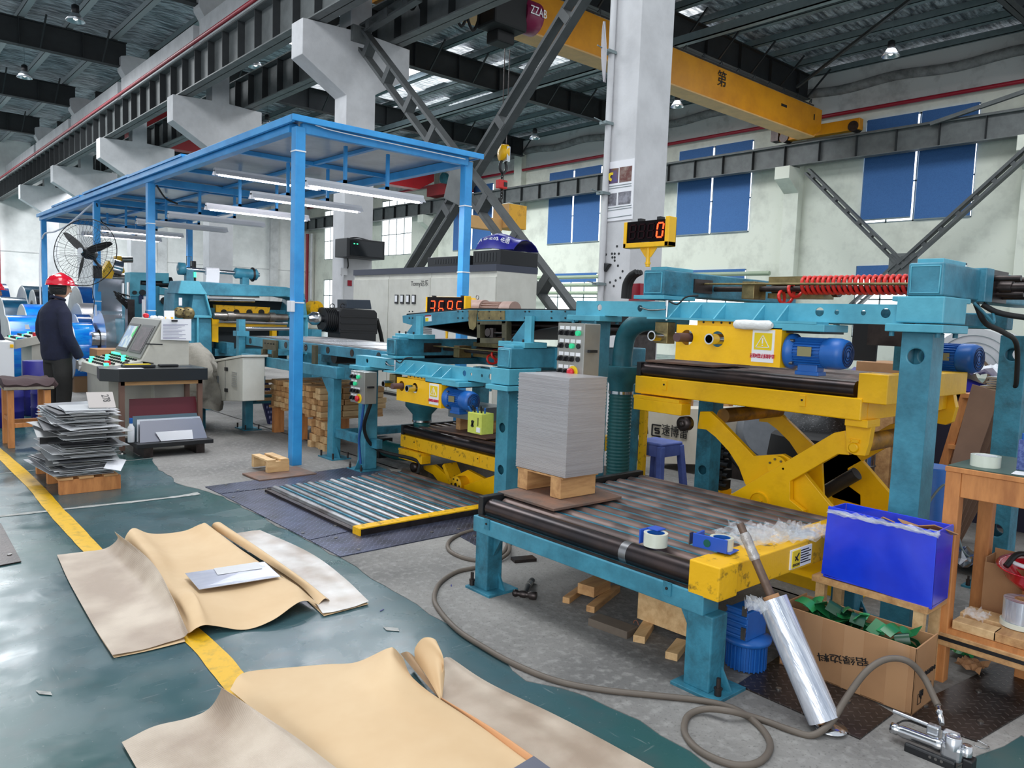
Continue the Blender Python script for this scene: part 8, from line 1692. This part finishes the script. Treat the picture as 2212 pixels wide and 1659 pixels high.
for y in (402, 407, 449, 454, 470):
    a, b = UX(1310, y + 2, Xp - .013), UX(1364, y - 6, Xp - .013); m.bar(a, b, .006, .012, V(1, 0, 0))
part('printed_lines', m, lg_st, ps); part('ring_print', MB().pipe(UX(1322, 382, Xp - .014), UX(1322, 382, Xp - .018), .06, .025, 20), warn_y, ps)
bt = part('triangular_lamp', MB().prism([UX(1303, 567, Xp), UX(1323, 570, Xp), UX(1311, 588, Xp)], (-.06, 0, 0)), blk, bevel=.012); tag(bt, 'small black triangular box on the nearest column', 'box')
m = MB()
for a, b in ((1333, 532), (1322, 548), (1328, 548), (1337, 548), (1323, 556), (1328, 556), (1328, 563), (1309, 550), (1335, 574), (1345, 586), (1318, 610), (1330, 606), (1326, 618), (1340, 600)): q = UX(a, b, XC); m.cyl(q, q - V(.004, 0, 0), .018, 8)
tag(part('drill_holes', m, dk_st), 'cluster of small dark drill holes in the nearest column', 'holes', kind='stuff')
hr = thing('hose_reel', 'black rubber hoses hung over a red box on the nearest column', 'hose', (8.0, 6.9, 1.9)); q0 = UX(1372, 610, 7.6)
for k in range(3): part('black_hose', MB().tube(smooth_path([UX(1374, 587, 7.5) + V(.05 * k, 0, 0), UX(1360, 596, 7.5) + V(.05 * k, 0, 0), UX(1350, 615, 7.5) + V(.05 * k, 0, 0), UX(1347, 645, 7.5) + V(.05 * k, 0, 0)], 6), .035, 10), blk_s, hr)
part('red_box', MB().prism([UX(a, b, 7.7) for a, b in ((1362, 613), (1383, 612), (1383, 648), (1358, 650))], (.3, 0, 0)), redp, hr); part('reel_stand', MB().box(7.55, 7.9, 6.2, 6.3, 0, 1.6), dkst, hr)
# ---- yellow crane with hoist, red crane, lamps
cy_ = 14.0
cg = thing('overhead_crane', 'yellow overhead crane girder crossing the right bay with a black hoist', 'crane', (18, cy_, 8))
part('girder', MB().prism([V(9.6, cy_ - .02, 8.12), V(25.9, cy_ - .02, 8.12), V(26.5, cy_ - .02, 8.45), V(26.5, cy_ - .02, 9.14), V(9.6, cy_ - .02, 9.14)], (0, .42, 0)), mat('crane_yellow', (226, 150, 10), .5, col2=(188, 116, 10), scale=1.2, amt=.6), cg); part('bottom_flange', MB().box(9.6, 25.9, cy_ - .12, cy_ + .5, 8.08, 8.12), mat('crane_tan', (222, 174, 110), .6, col2=(180, 140, 90), scale=2, amt=.5), cg)
part('end_carriage', MB().box(XW - 1.1, XW - .8, 12.7, 15.7, 8.33, 8.72), MATS['crane_yellow'], cg, bevel=.02); m = MB(); m.cyl(V(XW - 1.15, 12.9, 8.45), V(XW - .75, 12.9, 8.45), .18, 20); m.cyl(V(XW - 1.15, 15.5, 8.45), V(XW - .75, 15.5, 8.45), .18, 20); m.box(XW - 1.2, XW - .8, 15.7, 16.0, 8.35, 8.8); part('wheels', m, dkst, cg)
part('end_carriage', MB().box(XC + 1.05, XC + 1.35, 12.7, 15.7, 8.33, 8.72), MATS['crane_yellow'], cg, bevel=.02)
text('\u7b2c', UY(1560, 173, cy_ - .04), .5, ink, cg, (0, -1, 0), (0, 0, 1)); m = MB(); q = UY(1694, 228, cy_ - .03); m.cbox(q, .35, .01, .08); q = UY(1759, 253, cy_ - .03); m.cbox(q, .06, .01, .2); part('girder_marks', m, ink, cg)
m = MB(); x = 10.2
while x < 25.8: m.tube([V(x, cy_ - .06, 9.2), V(x + .06, cy_ - .1, 9.3), V(x + .12, cy_ - .06, 9.2)], .02, 6); x += .9
m.box(9.6, 25.8, cy_ - .08, cy_ - .04, 9.14, 9.17); part('cable_carriers', m, dk_st, cg)
ho = thing('hoist', 'black chain hoist with dark red cover hanging under the yellow crane', 'hoist', (12, cy_, 8)); a = UY(1105, 40, cy_ - .6)
part('hoist_body', MB().box(a.x - .6, a.x + .35, cy_ - .75, cy_ - .1, 7.75, 8.75), blk_s, ho, bevel=.05); part('red_cover', MB().lathe([(.3, 0), (.36, .05), (.36, .45), (.3, .5)], V(a.x + .3, cy_ - .5, 8.2), V(1, 0, 0), 28), mat('dark_red', (122, 14, 62), .45), ho); text('ZZAB', V(a.x + .56, cy_ - .875, 8.22), .26, label_w, ho, (0, -1, 0), (0, 0, 1), sx=.75)
m = MB()
for k in range(6): x = a.x - .9 - .32 * k; m.tube(smooth_path([V(x, cy_ - .2, 8.3), V(x - .02, cy_ - .2, 7.9), V(x + .14, cy_ - .2, 7.65), V(x + .28, cy_ - .2, 7.9), V(x + .3, cy_ - .2, 8.3)], 4), .035, 6)
part('festoon_cable', m, blk_s, ho); part('lower_block', MB().box(a.x - .3, a.x + .2, cy_ - .5, cy_ - .1, 7.5, 7.76), blk_s, ho, bevel=.03); m = MB(); hx_, hy_ = UY(1083, 330, cy_).x, cy_
m.cyl(V(hx_, hy_, 7.6), V(hx_, hy_, 5.3), .012, 6); m.cyl(V(hx_ + .15, hy_, 7.6), V(hx_ + .15, hy_, 5.3), .012, 6); part('ropes', m, dkst, ho)
hk = thing('hook_assembly', 'yellow hook block with red load cell carrying a yellow lifting weight', 'hook', (hx_, hy_, 4)); part('hook_block', MB().lathe([(.05, -.1), (.19, -.09), (.19, .09), (.05, .1)], V(hx_ + .07, hy_, 5.25), V(1, -.4, 0), 24), yel, hk); part('hook_centre', MB().cbox((hx_ + .07, hy_ - .08, 5.2), .1, .2, .34), chrome, hk)
m = MB(); m.tube([V(hx_ + .07 + .1 * math.cos(t_), hy_, 4.93 + .14 * math.sin(t_)) for t_ in [2 * PI * k / 16 for k in range(16)]], .035, 8, True)
for k in range(9): z_ = 4.78 - .07 * k; m.tube([V(hx_ + .05 + (.035 * math.cos(t_) if k % 2 else 0), hy_ + (0 if k % 2 else .035 * math.cos(t_)), z_ + .05 * math.sin(t_)) for t_ in [2 * PI * j / 10 for j in range(10)]], .012, 6, True)
for k in range(5): z_ = 4.2 - .07 * k; m.cyl(V(hx_, hy_, z_), V(hx_ + .03 * (k % 2), hy_, z_ - .07), .05, 8)
part('chain', m, blk, hk); part('load_cell', MB().cbox((hx_ + .04, hy_, 4.52), .26, .14, .2), mat('cell_red', (214, 40, 40), .4), hk, bevel=.02); part('cell_screen', MB().cbox((hx_ + .1, hy_ - .075, 4.52), .1, .01, .1), blk, hk)
wx = hx_ + .1
part('lifting_weight', MB().box(wx - .1, wx + .45, hy_ - .35, hy_ + .2, 3.5, 4.05), mat('weight_yellow', (232, 170, 44), .55, col2=(150, 100, 30), scale=5, amt=.5, thr=(.55, .7)), hk, bevel=.01); part('tan_side', MB().box(wx - .12, wx - .1, hy_ - .35, hy_ + .2, 3.5, 4.05), MATS['crane_tan'], hk)
cm2 = MATS['crane_tan']; part('c_frame', MB().box(wx - 1.1, wx - .12, hy_ - .15, hy_ + .05, 3.42, 3.7), cm2, hk, bevel=.01); part('c_frame', MB().box(wx - 1.25, wx - 1.1, hy_ - .15, hy_ + .05, 2.2, 3.75), mat('rust_tan', (146, 104, 66), .7, col2=(96, 66, 44), scale=5, amt=.6), hk, bevel=.01); part('hook_shank', MB().cyl(V(hx_ + .05, hy_, 4.05), V(hx_ + .05, hy_, 4.0 - .0), .06, 12), dkst, hk)
rc = thing('overhead_crane', 'dark red overhead crane girder far down the right bay', 'crane', (18, 44, 8)); Yc = 40.0; a = UX(985, 430, XW - 1)
redc = mat('crane_red', (158, 20, 30), .5, col2=(112, 12, 20), scale=1, amt=.5); Yc = a.y + .5
part('girder', MB().prism([V(9.6, Yc, 8.35), V(24.6, Yc, 8.35), V(25.6, Yc, 8.9), V(25.6, Yc, 9.3), V(24.2, Yc, 10.0), V(9.6, Yc, 10.0)][::-1], (0, .6, 0)), redc, rc); part('end_carriage', MB().box(XW - 1.3, XW - .6, Yc - 1.6, Yc + 2, 8.35, 9.0), redc, rc); part('crane_motor', MB().cyl(V(25.9, Yc - .4, 9.1), V(26.9, Yc - .4, 9.1), .3, 14), MATS['duct_teal'], rc)
def highbay(x, y, z, ztop, lab):
    o = thing('high_bay_lamp', lab, 'lamp', (x, y, z), group='high bay lamps'); part('shade', MB().lathe([(.04, .22), (.1, .2), (.24, 0), (.25, 0), (.11, .21), (.05, .24)], V(x, y, z), V(0, 0, 1), 24, closed=True), alum, o); part('lamp_housing', MB().lathe([(.06, .2), (.1, .22), (.1, .42), (.04, .46)], V(x, y, z), V(0, 0, 1), 18), blk, o); part('bulb', MB().lathe([(.01, .02), (.06, .05), (.05, .16), (.02, .2)], V(x, y, z), V(0, 0, 1), 14), mat('bulb_glass', (240, 240, 236), .3, emit=1.2), o); part('suspension_wire', MB().cyl(V(x, y, z + .44), V(x, y, 11.05), .008, 6), lg_st, o)
for px, py, Z_, lab in ((163, 42, 9.3, 'high bay lamp under the roof at the upper left'), (53, 165, 9.3, 'high bay lamp near the left picture edge'), (1924, 118, 9.4, 'high bay lamp at the upper right'), (1155, 297, 9.4, 'small distant high bay lamp left of the nearest column'), (552, 142, 9.3, 'high bay lamp between the runway girders above the canopy'), (1463, 228, 9.4, 'high bay lamp just right of the nearest column'), (577, 268, 9.3, 'distant high bay lamp above the near canopy corner')):
    q = UZ(px, py, Z_); highbay(q.x, q.y, Z_ - .05, 10.9, lab)
# plastic bag on the pipe
tag(part('plastic_bag', MB().grid([[UX(1312 - 6 * math.sin(PI * i / 8) * (j - 1) * .9 - 4, 48 + 130 * i / 8, XC - .25) + V(-.04 * (j - 1) ** 2, 0, 0) for j in range(3)] for i in range(9)], .01), mat('grey_bag', (170, 168, 172), .5)), 'limp grey plastic bag tied to the drain pipe of the nearest column', 'plastic bag')
